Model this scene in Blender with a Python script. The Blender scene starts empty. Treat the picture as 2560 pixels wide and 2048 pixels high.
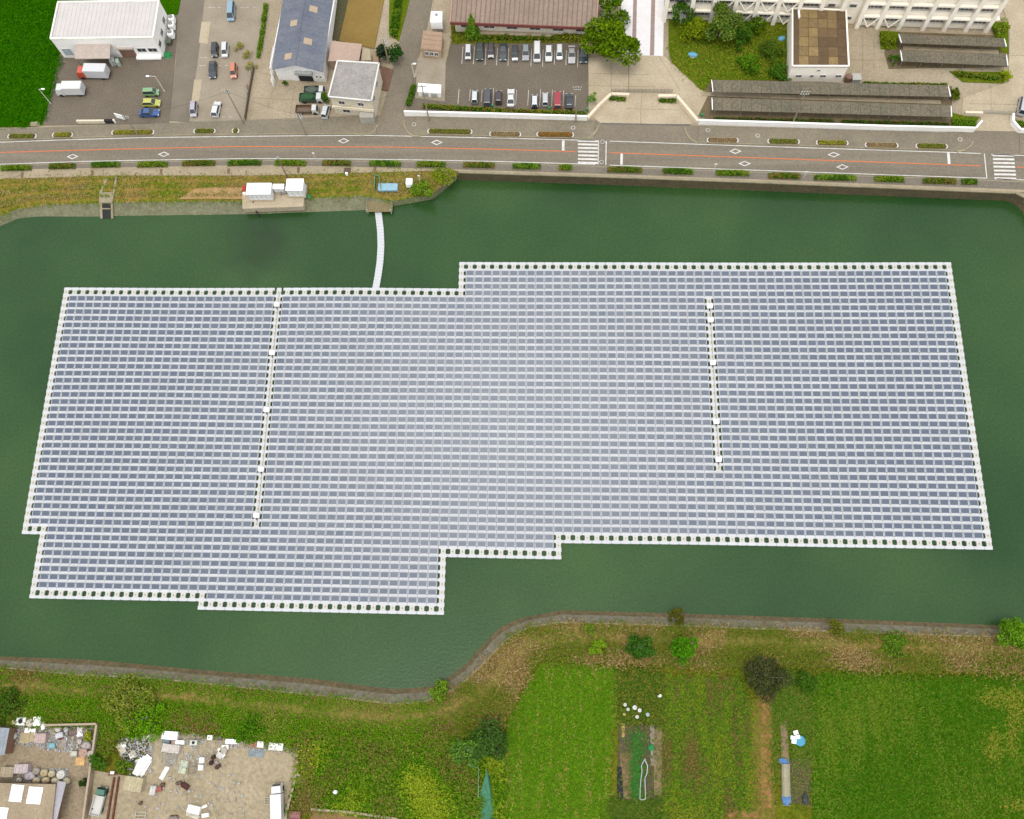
import bpy, math, random
from mathutils import Vector, Matrix, noise, geometry

# ------------------------------------------------------------------ camera, sky, sun, exposure
SC = bpy.context.scene
COL = SC.collection
R0 = (0.999094964119135, 0.0178939754204449, -0.03858831838052185)     # image right
R1 = (0.005139432725115085, -0.9513443705911004, -0.3080867974708939)  # image down
R2 = (-0.04222367704319488, 0.3076096457984699, -0.9505753346835148)   # forward
S = 1.8                                                                 # metres per float pitch
CAM = Vector((56.21534954 * S, -29.46048104 * S, 95.1632114 * S))
F = 2287.0
cd = bpy.data.cameras.new('camera')
cam = bpy.data.objects.new('camera', cd)
COL.objects.link(cam)
cd.sensor_fit = 'HORIZONTAL'
cd.sensor_width = 36.0
cd.lens = 36.0 * F / 2560.0
cd.clip_start = 1.0
cd.clip_end = 5000.0
cam.matrix_world = Matrix(((R0[0], -R1[0], -R2[0], CAM.x), (R0[1], -R1[1], -R2[1], CAM.y),
                           (R0[2], -R1[2], -R2[2], CAM.z), (0, 0, 0, 1)))
SC.camera = cam

SUN_EL, SUN_AZ = math.radians(77), math.radians(193)     # azimuth from +Y (north) clockwise
world = bpy.data.worlds.new('World')
SC.world = world
world.use_nodes = True
wn = world.node_tree
wn.nodes.clear()
wo = wn.nodes.new('ShaderNodeOutputWorld')
bg = wn.nodes.new('ShaderNodeBackground')
sky = wn.nodes.new('ShaderNodeTexSky')
sky.sky_type = 'NISHITA'
sky.sun_disc = False
sky.sun_elevation = SUN_EL
sky.sun_rotation = SUN_AZ
sky.air_density = 1.0
sky.dust_density = 4.0
# thin broken overcast: grey cloud over the whole dome
tc = wn.nodes.new('ShaderNodeTexCoord')
cn = wn.nodes.new('ShaderNodeTexNoise')
cn.inputs['Scale'].default_value = 2.6
cn.inputs['Detail'].default_value = 5.0
cn.inputs['Roughness'].default_value = 0.55
cr = wn.nodes.new('ShaderNodeValToRGB')
cr.color_ramp.elements[0].position = 0.30
cr.color_ramp.elements[0].color = (6.2, 6.5, 7.0, 1)
cr.color_ramp.elements[1].position = 0.72
cr.color_ramp.elements[1].color = (11.5, 11.5, 11.3, 1)
mx = wn.nodes.new('ShaderNodeMix')
mx.data_type = 'RGBA'
mx.inputs[0].default_value = 0.78
wn.links.new(tc.outputs['Generated'], cn.inputs['Vector'])
wn.links.new(cn.outputs['Fac'], cr.inputs['Fac'])
wn.links.new(sky.outputs['Color'], mx.inputs[6])
wn.links.new(cr.outputs['Color'], mx.inputs[7])
wn.links.new(mx.outputs[2], bg.inputs['Color'])
bg.inputs['Strength'].default_value = 0.122
wn.links.new(bg.outputs['Background'], wo.inputs['Surface'])

sd = bpy.data.lights.new('sun', 'SUN')
sd.energy = 1.05
sd.angle = math.radians(20)
sd.color = (1.0, 0.96, 0.88)
sun = bpy.data.objects.new('sun', sd)
COL.objects.link(sun)
sdir = Vector((math.sin(SUN_AZ) * math.cos(SUN_EL), math.cos(SUN_AZ) * math.cos(SUN_EL), math.sin(SUN_EL)))
sun.rotation_euler = sdir.to_track_quat('Z', 'Y').to_euler()
SC.view_settings.view_transform = 'Standard'
SC.view_settings.look = 'None'
SC.view_settings.exposure = 0.52
SC.view_settings.gamma = 1.0

# ------------------------------------------------------------------ helpers
random.seed(7)
VIEWS = {'F': (0, 0, 1.0), 'Z1': (0, 0, .22263), 'Z2': (400, 0, .30612), 'Z3': (980, 0, .30612), 'Z4': (1560, 0, .25046),
         'Z5': (2060, 0, .23191), 'R1': (0, 300, .29685), 'R2': (580, 300, .30612), 'R3': (1200, 280, .30612),
         'R4': (1860, 240, .32468), 'S1': (0, 1560, .36178), 'S2': (700, 1480, .32926), 'S3': (1300, 1480, .35250),
         'S4': (1860, 1480, .32926)}
ZN = 3.0      # ground level north of the pond
ZS = 1.0      # ground level of the fields south of it


def W(x, y, z=ZN):
    a, b = (x - 1280) / F, (y - 1024) / F
    d = Vector([R0[k] * a + R1[k] * b + R2[k] for k in range(3)])
    return CAM + d * ((z - CAM.z) / d.z)


def V(view, x, y, z=ZN):
    ox, oy, s = VIEWS[view]
    return W(ox + x * s, oy + y * s, z)


def VL(view, pts, z=ZN):
    return [V(view, p[0], p[1], z) for p in pts]


def C(r, g, b, k=0.6):
    """colour as seen in the daylight picture -> surface albedo"""
    o = []
    for c in (r, g, b):
        c /= 255.0
        o.append(k * (c / 12.92 if c <= .04045 else ((c + .055) / 1.055) ** 2.4))
    return tuple(o)


MATS = {}


def M(name, c=(.5, .5, .5), c2=None, var=.12, scale=.25, fine=2.5, fvar=.10, rough=.85, spec=.3, metal=0.0, bump=0.0, attr=False, coat=0.0, st=None):
    if name in MATS:
        return MATS[name]
    if rough > .8 and not attr: fvar *= 1.6
    m = bpy.data.materials.new(name)
    m.use_nodes = True
    nt = m.node_tree
    N, L = nt.nodes, nt.links
    bs = N['Principled BSDF']
    bs.inputs['Roughness'].default_value = rough
    bs.inputs['Specular IOR Level'].default_value = spec
    bs.inputs['Metallic'].default_value = metal
    if coat:
        bs.inputs['Coat Weight'].default_value = coat
        bs.inputs['Coat Roughness'].default_value = 0.08
    t = N.new('ShaderNodeTexCoord')
    n1 = N.new('ShaderNodeTexNoise')
    n1.inputs['Scale'].default_value = scale
    n1.inputs['Detail'].default_value = 6
    n1.inputs['Roughness'].default_value = .6
    if st:
        mp = N.new('ShaderNodeMapping')
        mp.inputs['Scale'].default_value = st
        L.new(t.outputs['Object'], mp.inputs['Vector'])
        L.new(mp.outputs['Vector'], n1.inputs['Vector'])
    else:
        L.new(t.outputs['Object'], n1.inputs['Vector'])
    rp = N.new('ShaderNodeMapRange')
    rp.inputs[1].default_value = .32
    rp.inputs[2].default_value = .68
    L.new(n1.outputs['Fac'], rp.inputs[0])
    mix = N.new('ShaderNodeMix')
    mix.data_type = 'RGBA'
    ca = c if c2 else tuple(x * (1 - var) for x in c)
    cb = c2 if c2 else tuple(min(.92, x * (1 + var)) for x in c)
    mix.inputs[6].default_value = (*ca, 1)
    mix.inputs[7].default_value = (*cb, 1)
    L.new(rp.outputs[0], mix.inputs[0])
    n2 = N.new('ShaderNodeTexNoise')
    n2.inputs['Scale'].default_value = fine
    n2.inputs['Detail'].default_value = 4
    n2.inputs['Roughness'].default_value = .7
    L.new(t.outputs['Object'], n2.inputs['Vector'])
    r2 = N.new('ShaderNodeMapRange')
    r2.inputs[1].default_value = .3
    r2.inputs[2].default_value = .7
    r2.inputs[3].default_value = 1 - fvar
    r2.inputs[4].default_value = 1 + fvar
    L.new(n2.outputs['Fac'], r2.inputs[0])
    ml = N.new('ShaderNodeVectorMath')
    ml.operation = 'SCALE'
    L.new(mix.outputs[2], ml.inputs[0])
    L.new(r2.outputs[0], ml.inputs['Scale'])
    src = ml.outputs[0]
    if attr:
        at = N.new('ShaderNodeAttribute')
        at.attribute_name = 'Col'
        mm = N.new('ShaderNodeVectorMath')
        mm.operation = 'MULTIPLY'
        L.new(src, mm.inputs[0])
        L.new(at.outputs['Color'], mm.inputs[1])
        src = mm.outputs[0]
    L.new(src, bs.inputs['Base Color'])
    if bump:
        bp = N.new('ShaderNodeBump')
        bp.inputs['Strength'].default_value = bump
        bp.inputs['Distance'].default_value = .05
        L.new(n2.outputs['Fac'], bp.inputs['Height'])
        L.new(bp.outputs['Normal'], bs.inputs['Normal'])
    MATS[name] = m
    return m


def tag(o, label=None, cat=None, group=None, kind=None):
    if label: o['label'] = label
    if cat: o['category'] = cat
    if group: o['group'] = group
    if kind: o['kind'] = kind
    return o


def thing(name, label, cat, loc, rz=0.0, group=None):
    o = bpy.data.objects.new(name, None)
    o.empty_display_size = .3
    COL.objects.link(o)
    o.location = loc
    o.rotation_euler.z = rz
    return tag(o, label, cat, group)


class MB:
    def __init__(s):
        s.v, s.f, s.c = [], [], []
        s.col = None

    def add(s, vs, fs):
        b = len(s.v)
        s.v += [tuple(p) for p in vs]
        s.f += [tuple(i + b for i in q) for q in fs]
        if s.col is not None:
            s.c += [s.col] * len(vs)
        return s

    def box(s, x, y, z, sx, sy, sz, rz=0.0, tx=1.0, ty=1.0):
        """box on base centre (x,y,z); tx,ty taper the top"""
        ca, sa = math.cos(rz), math.sin(rz)
        vs = []
        for k, (a, b) in ((0, (1, 1)), (1, (tx, ty))):
            for i, j in ((-1, -1), (1, -1), (1, 1), (-1, 1)):
                px, py = i * sx * .5 * a, j * sy * .5 * b
                vs.append((x + px * ca - py * sa, y + px * sa + py * ca, z + k * sz))
        return s.add(vs, [(3, 2, 1, 0), (4, 5, 6, 7), (0, 1, 5, 4), (1, 2, 6, 5), (2, 3, 7, 6), (3, 0, 4, 7)])

    def bev(s, x, y, z, sx, sy, sz, b=.06, rz=0.0):
        """box with chamfered vertical edges and top"""
        ca, sa = math.cos(rz), math.sin(rz)
        def ring(hx, hy, c, zz):
            o = []
            for px, py in ((-hx + c, -hy), (hx - c, -hy), (hx, -hy + c), (hx, hy - c), (hx - c, hy), (-hx + c, hy), (-hx, hy - c), (-hx, -hy + c)):
                o.append((x + px * ca - py * sa, y + px * sa + py * ca, zz))
            return o
        vs = ring(sx / 2, sy / 2, b, z) + ring(sx / 2, sy / 2, b, z + sz - b) + ring(sx / 2 - b, sy / 2 - b, b * .6, z + sz)
        fs = [tuple(range(7, -1, -1)), tuple(range(16, 24))]
        for k in (0, 8):
            for i in range(8):
                j = (i + 1) % 8
                fs.append((k + i, k + j, k + 8 + j, k + 8 + i))
        return s.add(vs, fs)

    def prism(s, poly, z0, z1, top=None):
        n = len(poly)
        top = top or poly
        ar = sum(poly[i][0] * poly[(i + 1) % n][1] - poly[(i + 1) % n][0] * poly[i][1] for i in range(n))
        if ar < 0:
            poly, top = poly[::-1], top[::-1]
        vs = [(p[0], p[1], z0) for p in poly] + [(p[0], p[1], z1) for p in top]
        tri = geometry.tessellate_polygon([[Vector((p[0], p[1], 0)) for p in top]])
        fs = []
        for t in tri:
            a, b, c = [Vector(top[i][:2]) for i in t]
            if (b - a).cross(c - a) < 0: t = t[::-1]
            fs.append(tuple(i + n for i in t))
            fs.append(tuple(t[::-1]))
        for i in range(n):
            j = (i + 1) % n
            fs.append((i, j, n + j, n + i))
        return s.add(vs, fs)

    def tube(s, p, q, r0, r1=None, n=8):
        p, q = Vector(p), Vector(q)
        r1 = r0 if r1 is None else r1
        d = (q - p).normalized()
        u = d.orthogonal().normalized()
        w = d.cross(u)
        vs = []
        for c, r in ((p, r0), (q, r1)):
            for i in range(n):
                a = 2 * math.pi * i / n
                vs.append(c + u * (math.cos(a) * r) + w * (math.sin(a) * r))
        fs = [(i, (i + 1) % n, n + (i + 1) % n, n + i) for i in range(n)]
        fs += [tuple(range(n - 1, -1, -1)), tuple(range(n, 2 * n))]
        return s.add(vs, fs)

    def lathe(s, x, y, prof, n=12):
        vs = []
        for r, z in prof:
            for i in range(n):
                a = 2 * math.pi * i / n
                vs.append((x + r * math.cos(a), y + r * math.sin(a), z))
        fs = []
        for k in range(len(prof) - 1):
            for i in range(n):
                j = (i + 1) % n
                fs.append((k * n + i, k * n + j, (k + 1) * n + j, (k + 1) * n + i))
        fs += [tuple(range(n - 1, -1, -1)), tuple(range((len(prof) - 1) * n, len(prof) * n))]
        return s.add(vs, fs)

    def blob(s, x, y, z, rx, ry, rz, rough=.2, n=10, m=6, seed=0):
        vs, fs = [], []
        for j in range(m + 1):
            ph = math.pi * j / m
            for i in range(n):
                th = 2 * math.pi * i / n
                d = Vector((math.sin(ph) * math.cos(th), math.sin(ph) * math.sin(th), math.cos(ph)))
                k = 1 + rough * noise.noise(d * 1.7 + Vector((seed * 3.1, seed * 1.7, 0)))* 1.6
                vs.append((x + d.x * rx * k, y + d.y * ry * k, z + d.z * rz * k))
        for j in range(m):
            for i in range(n):
                a, b = j * n + i, j * n + (i + 1) % n
                fs.append((a + n, b + n, b, a))
        return s.add(vs, fs)

    def build(s, name, mat, parent=None, loc=None, rz=0.0, smooth=False):
        me = bpy.data.meshes.new(name)
        me.from_pydata(s.v, [], s.f)
        if s.c and len(s.c) == len(s.v):
            ca = me.color_attributes.new('Col', 'FLOAT_COLOR', 'POINT')
            buf = []
            for c in s.c: buf += [c[0], c[1], c[2], 1.0]
            ca.data.foreach_set('color', buf)
        me.materials.append(mat)
        if smooth:
            me.polygons.foreach_set('use_smooth', [True] * len(me.polygons))
        me.update()
        o = bpy.data.objects.new(name, me)
        COL.objects.link(o)
        if parent: o.parent = parent
        if loc is not None: o.location = loc
        o.rotation_euler.z = rz
        return o


def struct(name, mb, mat, parent=None):
    o = mb.build(name, mat, parent)
    if not parent: o['kind'] = 'structure'
    return o


def slab(name, pts, z, mat, th=.3, parent=None):
    return struct(name, MB().prism([(p[0], p[1]) for p in pts], z - th, z), mat, parent)


def resample(pts, n):
    pts = [Vector(p) for p in pts]
    ds = [0]
    for a, b in zip(pts, pts[1:]): ds.append(ds[-1] + (b - a).length)
    out, k = [], 0
    for i in range(n):
        t = ds[-1] * i / (n - 1)
        while k < len(pts) - 2 and ds[k + 1] < t: k += 1
        u = (t - ds[k]) / max(1e-6, ds[k + 1] - ds[k])
        out.append(pts[k].lerp(pts[k + 1], min(1, max(0, u))))
    return out


def loft(mb, lines, nu=80, sub=4, amp=0.0, sc=.4):
    L = [resample(l, nu) for l in lines]
    rows = []
    for k in range(len(L) - 1):
        for j in range(sub):
            rows.append([a.lerp(b, j / sub) for a, b in zip(L[k], L[k + 1])])
    rows.append(L[-1])
    vs = []
    for r, row in enumerate(rows):
        e = 0 if r in (0, len(rows) - 1) else 1
        for p in row:
            vs.append((p.x, p.y, p.z + e * amp * noise.noise(Vector((p.x * sc, p.y * sc, 3.3)))))
    fs = []
    for j in range(len(rows) - 1):
        for i in range(nu - 1):
            fs.append((j * nu + i, (j + 1) * nu + i, (j + 1) * nu + i + 1, j * nu + i + 1))
    return mb.add(vs, fs)


def ribbon(mb, line, w, z=None, th=0.0):
    """flat strip of width w along a polyline of points"""
    pts = [Vector(p) for p in line]
    l, r = [], []
    for i, p in enumerate(pts):
        d = (pts[min(i + 1, len(pts) - 1)] - pts[max(i - 1, 0)])
        nrm = Vector((-d.y, d.x, 0)).normalized() * (w / 2)
        q = Vector((p.x, p.y, z if z is not None else p.z))
        l.append(q + nrm)
        r.append(q - nrm)
    n = len(pts)
    vs = l + r
    fs = [(n + i, n + i + 1, i + 1, i) for i in range(n - 1)]
    if th:
        vs = vs + [v - Vector((0, 0, th)) for v in vs]
        fs += [(i, i + 1, 2 * n + i + 1, 2 * n + i) for i in range(n - 1)]
        fs += [(n + i + 1, n + i, 3 * n + i, 3 * n + i + 1) for i in range(n - 1)]
        fs += [(0, 2 * n, 3 * n, n), (n - 1, 2 * n - 1, 4 * n - 1, 3 * n - 1)]
    return mb.add(vs, fs)


def inpoly(x, y, poly):
    c = False
    n = len(poly)
    for i in range(n):
        x1, y1 = poly[i][0], poly[i][1]
        x2, y2 = poly[i - 1][0], poly[i - 1][1]
        if (y1 > y) != (y2 > y) and x < (x2 - x1) * (y - y1) / (y2 - y1) + x1: c = not c
    return c


def bbox(poly):
    xs, ys = [p[0] for p in poly], [p[1] for p in poly]
    return min(xs), max(xs), min(ys), max(ys)


LEAF = M('leaf', (1, 1, 1), var=.05, scale=1.5, fine=6, fvar=.12, rough=1.0, spec=0.0, attr=True)


def leafquad(mb, p, size, col, up=.6, rnd=random):
    """one leaf clump: a bent quad (two triangles) with random facing"""
    d = Vector((rnd.uniform(-1, 1), rnd.uniform(-1, 1), rnd.uniform(-.3, 1) + up)).normalized()
    u = d.orthogonal().normalized()
    a = rnd.uniform(0, 6.28)
    w = d.cross(u)
    u, w = u * math.cos(a) + w * math.sin(a), w * math.cos(a) - u * math.sin(a)
    s1, s2 = size * rnd.uniform(.6, 1.2), size * rnd.uniform(.35, .7)
    mb.col = col
    mb.add([p - u * s1 * .5, p + w * s2 * .5, p + u * s1 * .5 + d * size * .15, p - w * s2 * .5], [(0, 3, 2, 1)])


def vary(c, a, rnd=random):
    k = 1 + rnd.uniform(-a, a)
    return (min(.6, c[0] * 1.85 * k * (1 + rnd.uniform(-a, a) * .5)), min(.6, c[1] * 1.85 * k), min(.6, c[2] * 1.9 * k * (1 + rnd.uniform(-a, a) * .5)))


def scatter(name, poly, n, zf, colf, size, label=None, cat=None, parent=None, hmax=.3, seed=1, clump=0.0, kind='stuff', blades=3):
    rnd = random.Random(seed)
    x0, x1, y0, y1 = bbox(poly)
    mb = MB()
    k = t = 0
    while k < n and t < n * 12:
        t += 1
        x, y = rnd.uniform(x0, x1), rnd.uniform(y0, y1)
        if not inpoly(x, y, poly): continue
        if clump and noise.noise(Vector((x * .35, y * .35, seed))) < rnd.uniform(-.6, .6) * clump + (clump - .5): continue
        k += 1
        x, y = x + rnd.gauss(0, .6), y + rnd.gauss(0, .6)
        z = zf(x, y)
        c = colf(x, y, rnd)
        h = hmax * rnd.uniform(.4, 1)
        for b in range(blades):
            leafquad(mb, Vector((x + rnd.uniform(-1, 1) * size * .5, y + rnd.uniform(-1, 1) * size * .5, z + h * rnd.uniform(.1, 1))), size * rnd.uniform(.7, 1.2), vary(c, .18, rnd), .8, rnd)
    o = mb.build(name, LEAF, parent)
    return tag(o, label, cat, None, kind)


GREEN = [C(62, 110, 14), C(84, 122, 20), C(45, 88, 16), C(100, 128, 26)]


def tree(name, label, view, x, y, h, r, cols, cat='tree', z0=ZN, n=900, zc=.62, squash=.75, size=.55, group=None, conic=False, seed=None):
    """x,y: picture position of the crown's middle"""
    seed = seed if seed is not None else int(x * 7 + y * 13)
    rnd = random.Random(seed)
    c = V(view, x, y, z0 + h * zc)
    t = thing(name, label, cat, (c.x, c.y, z0), 0, group)
    tr = MB()
    bend = Vector((rnd.uniform(-.1, .1) * h, rnd.uniform(-.1, .1) * h, 0)) * .5
    segs = 4
    pr = [Vector((0, 0, -.1)) + bend * (k / segs) ** 2 * 1.0 + Vector((0, 0, h * .62 * k / segs)) for k in range(segs + 1)]
    rr = max(.06, h * .028)
    for k in range(segs):
        tr.tube(pr[k], pr[k + 1], rr * (1 - .18 * k), rr * (1 - .18 * (k + 1)), 7)
    lobes = []
    nl = 12 if r > 1.5 else 7
    for k in range(nl):
        a = 6.283 * k / nl + rnd.uniform(-.4, .4)
        q = rnd.uniform(.2, .95)
        zz = h * rnd.uniform(.3, .85) * (1.12 - .25 * q)
        if conic:
            q *= max(.12, 1 - zz / h)
        e = Vector((math.cos(a) * r * q, math.sin(a) * r * q, zz))
        s = pr[2].lerp(pr[4], rnd.random())
        tr.tube(s, e, rr * .4, rr * .12, 5)
        lobes.append((e, r * rnd.uniform(.22, .56)))
    tr.build('trunk', M('bark', C(92, 76, 58), var=.25, scale=3, bump=.3), t)
    lobes.append((Vector((0, 0, h * .8)), r * .5))
    cr_ = MB()
    for k in range(n):
        if conic:
            u = rnd.random() ** .7
            zz = h * (.08 + .92 * (1 - u))
            rad = r * u * rnd.uniform(.55, 1.02)
            a = rnd.uniform(0, 6.283)
            p = Vector((math.cos(a) * rad, math.sin(a) * rad, zz))
        else:
            e, lr = lobes[rnd.randrange(len(lobes))]
            d = Vector((rnd.gauss(0, 1), rnd.gauss(0, 1), rnd.gauss(0, 1))).normalized() * lr * rnd.uniform(.55, 1.05)
            d.z *= squash
            p = e + d
        col = cols[int(abs(noise.noise(p * (1.1 / max(.6, r * .4)) + Vector((seed % 50, 0, 0)))) * 2.6 * len(cols)) % len(cols)]
        leafquad(cr_, p, size, vary(col, .28, rnd), .5, rnd)
    cr_.build('crown', LEAF, t)
    return t


def shrubmesh(mb, L, D, H, cols, n, size, rnd, z0=0.0, x0=0.0, y0=0.0, rz=0.0):
    """rounded box of leaves"""
    ca, sa = math.cos(rz), math.sin(rz)
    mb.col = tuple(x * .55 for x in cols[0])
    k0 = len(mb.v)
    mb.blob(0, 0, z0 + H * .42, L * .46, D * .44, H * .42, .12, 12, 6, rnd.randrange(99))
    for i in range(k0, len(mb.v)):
        px, py, pz = mb.v[i]
        mb.v[i] = (x0 + px * ca - py * sa, y0 + px * sa + py * ca, pz)
    for k in range(n):
        u, v = rnd.uniform(-1, 1), rnd.uniform(-1, 1)
        ex = (1 - abs(u) ** 5) ** .5
        ey = (1 - abs(v) ** 4) ** .5
        p = Vector((x0 + u * L * .5 * ca - v * D * .5 * sa, y0 + u * L * .5 * sa + v * D * .5 * ca, z0 + H * max(.12, ex * ey) * rnd.uniform(.65, 1.08)))
        c = cols[int((noise.noise(Vector((p.x * .9 + z0 * 7, p.y * .9, n * .1 + rnd.random() * .1))) + 1) * 2.2) % len(cols)]
        leafquad(mb, p, size, vary(c, .25, rnd), .9, rnd)

# ------------------------------------------------------------------ materials of the setting
mAsph = M('asphalt', C(152, 140, 121), C(134, 124, 108), scale=.07, fine=3.5, fvar=.16, rough=.9)
mAsphD = M('asphalt_dark', C(126, 115, 100), var=.12, scale=.15, fine=3.0, fvar=.18, rough=.9)
mPave = M('pavement', C(154, 144, 122), C(140, 130, 112), scale=.2, fine=3.0, fvar=.15, rough=.9)
mConc = M('concrete', C(194, 179, 152), C(176, 160, 134), scale=.16, fine=2.6, fvar=.14, rough=.9)
mConcL = M('concrete_light', C(214, 198, 170), C(192, 175, 146), scale=.2, fine=2.6, fvar=.12, rough=.9)
mPath = M('path_concrete', C(190, 175, 146), C(174, 158, 130), scale=.3, fine=2.0, fvar=.10)
mGravel = M('gravel', C(182, 169, 148), C(164, 151, 130), scale=.25, fine=4, fvar=.16)
mWall = M('white_wall', (.78, .76, .72), var=.05, scale=.4, fine=2, fvar=.03, rough=.7)
mRevN = M('revetment_green', C(140, 140, 112), C(124, 122, 92), scale=.5, fine=1.6, fvar=.18, rough=.9, bump=.3)
mRevS = M('revetment_grey', C(130, 128, 112), C(122, 110, 86), scale=.35, fine=1.6, fvar=.2, rough=.9, bump=.3)
mQuay = M('quay_wall', C(112, 98, 70), C(96, 88, 66), scale=.4, fine=1.5, fvar=.2, rough=.95, bump=.3)
mCope = M('coping', C(178, 166, 138), C(160, 150, 120), scale=.4, fine=1.8, fvar=.12)
mDry = M('dry_grass', C(166, 136, 74), C(128, 128, 46), scale=.16, fine=1.6, fvar=.25, spec=0.0, bump=.4)
mSoil = M('soil', C(128, 104, 72), C(112, 94, 62), scale=.3, fine=2.0, fvar=.2, bump=.3)
mField = M('field_grass', C(70, 110, 14), C(86, 114, 24), scale=.10, fine=1.8, fvar=.28, spec=0.0, bump=.4)
mMead = M('meadow_grass', C(92, 126, 20), C(106, 126, 34), scale=.12, fine=1.6, fvar=.25, spec=0.0, bump=.4)
mPaddy = M('paddy', C(50, 100, 3), C(64, 106, 5), scale=.3, fine=2.2, fvar=.28, spec=0.0, bump=.4)
mWeed = M('weeds_ground', C(98, 114, 24), C(126, 118, 40), scale=.14, fine=1.4, fvar=.3, spec=0.0, bump=.4)
mLawn = M('lawn', C(94, 120, 22), C(112, 122, 32), scale=.25, fine=2, fvar=.25, spec=0.0, bump=.3)
mPaint = M('road_paint', (.60, .59, .55), (.42, .41, .38), scale=.9, fine=4, fvar=.18, rough=.7)
mOrange = M('orange_paint', C(236, 132, 78), var=.08, scale=1.2, fine=5, fvar=.15, rough=.7)
mOchre = M('ochre_earth', C(156, 128, 66), C(148, 120, 58), scale=.2, fine=2.5, fvar=.12)
mYard = M('yard_concrete', C(196, 180, 150), C(172, 156, 126), scale=.12, fine=1.6, fvar=.16)
mSteel = M('galvanised_steel', C(176, 176, 170), var=.08, rough=.5, spec=.5, metal=.4)
mDark = M('dark_void', (.02, .02, .02), rough=.9)
mGlass = M('window_glass', (.03, .035, .04), var=.2, rough=.08, spec=.6)
mRubber = M('rubber', (.02, .02, .02), rough=.85)
mRust = M('rusty_steel', C(120, 70, 52), var=.25, scale=2, fvar=.2)

# ------------------------------------------------------------------ water and land
mWater = bpy.data.materials.new('pond_water')
mWater.use_nodes = True
nt = mWater.node_tree
bs = nt.nodes['Principled BSDF']
bs.inputs['Roughness'].default_value = .22
bs.inputs['IOR'].default_value = 1.333
tcn = nt.nodes.new('ShaderNodeTexCoord')
n1 = nt.nodes.new('ShaderNodeTexNoise'); n1.inputs['Scale'].default_value = .026; n1.inputs['Detail'].default_value = 5
n2 = nt.nodes.new('ShaderNodeTexNoise'); n2.inputs['Scale'].default_value = 2.2; n2.inputs['Detail'].default_value = 5; n2.inputs['Roughness'].default_value = .75
n3 = nt.nodes.new('ShaderNodeTexNoise'); n3.inputs['Scale'].default_value = 2.2; n3.inputs['Detail'].default_value = 3
for n in (n1, n2, n3): nt.links.new(tcn.outputs['Object'], n.inputs['Vector'])
rp = nt.nodes.new('ShaderNodeValToRGB')
rp.color_ramp.elements[0].position = .32
rp.color_ramp.elements[0].color = (*C(40, 77, 37), 1)
rp.color_ramp.elements[1].position = .68
rp.color_ramp.elements[1].color = (*C(65, 99, 51), 1)  # paler patches: algae tone plus sky sheen painted into the colour
nt.links.new(n1.outputs['Fac'], rp.inputs['Fac'])
r2 = nt.nodes.new('ShaderNodeMapRange'); r2.inputs[1].default_value = .25; r2.inputs[2].default_value = .75; r2.inputs[3].default_value = .66; r2.inputs[4].default_value = 1.34
nt.links.new(n2.outputs['Fac'], r2.inputs[0])
ml = nt.nodes.new('ShaderNodeVectorMath'); ml.operation = 'SCALE'
nt.links.new(rp.outputs['Color'], ml.inputs[0]); nt.links.new(r2.outputs[0], ml.inputs['Scale'])
# darker patch in the water colour below the outfall
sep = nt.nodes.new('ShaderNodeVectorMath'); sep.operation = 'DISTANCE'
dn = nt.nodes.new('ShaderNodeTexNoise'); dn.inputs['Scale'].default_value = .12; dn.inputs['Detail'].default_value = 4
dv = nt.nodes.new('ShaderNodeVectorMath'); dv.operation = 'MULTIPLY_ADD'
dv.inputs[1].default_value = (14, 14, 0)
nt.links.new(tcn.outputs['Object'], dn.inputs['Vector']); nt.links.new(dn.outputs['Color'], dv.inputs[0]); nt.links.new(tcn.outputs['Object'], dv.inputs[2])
DARK_PATCH = W(655, 620, 0) + Vector((7, 7, 0))
sep.inputs[1].default_value = DARK_PATCH
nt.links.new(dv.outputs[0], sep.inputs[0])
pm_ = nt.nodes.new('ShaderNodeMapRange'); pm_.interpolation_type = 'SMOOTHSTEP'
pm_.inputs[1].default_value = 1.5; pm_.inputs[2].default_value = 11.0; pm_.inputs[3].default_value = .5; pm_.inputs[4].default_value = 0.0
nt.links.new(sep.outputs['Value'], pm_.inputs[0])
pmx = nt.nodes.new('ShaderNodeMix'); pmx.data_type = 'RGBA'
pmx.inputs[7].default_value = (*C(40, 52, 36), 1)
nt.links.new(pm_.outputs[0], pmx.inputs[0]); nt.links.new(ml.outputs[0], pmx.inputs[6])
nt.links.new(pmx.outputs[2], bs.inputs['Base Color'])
bp = nt.nodes.new('ShaderNodeBump'); bp.inputs['Strength'].default_value = .3; bp.inputs['Distance'].default_value = .06
nt.links.new(n3.outputs['Fac'], bp.inputs['Height']); nt.links.new(bp.outputs['Normal'], bs.inputs['Normal'])

wl_n = [W(-150, 640, 0), W(-60, 600, 0), W(0, 568.6, 0), W(47, 549, 0), W(98, 546, 0), W(252, 548, 0), W(282, 546, 0), W(640, 541, 0), W(920, 531, 0),
        W(981, 517, 0), W(1082, 499, 0), W(1140, 451, 0)]
top_n = [W(-150, 600, 1.3), W(-60, 566, 1.3), W(0, 540, 1.3), W(40, 524, 1.3), W(110, 512, 1.3), W(250, 508, 1.3), W(282, 506, 1.3), W(605, 503, 1.3), W(755, 497, 1.3),
         W(905, 489, 1.4), W(981, 503, 1.4), W(1082, 484, 1.6), W(1143, 433, 2.9)]
path_s = [W(-150, 452), W(0, 448.4), W(267, 439.5), W(640, 439.5), W(1039, 428.6), W(1146, 430)]
quay_w = [W(1140, 450, 0), W(1200, 451.4, 0), W(1500, 462, 0), W(1860, 476, 0), W(2300, 494, 0), W(2525, 503, 0), W(2556, 530, 0), W(2580, 600, 0), W(2600, 760, 0)]
quay_t = [W(1146, 431), W(1200, 433), W(1500, 442), W(1860, 455), W(2300, 473), W(2540, 483), W(2585, 505), W(2620, 580), W(2650, 740)]
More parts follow.
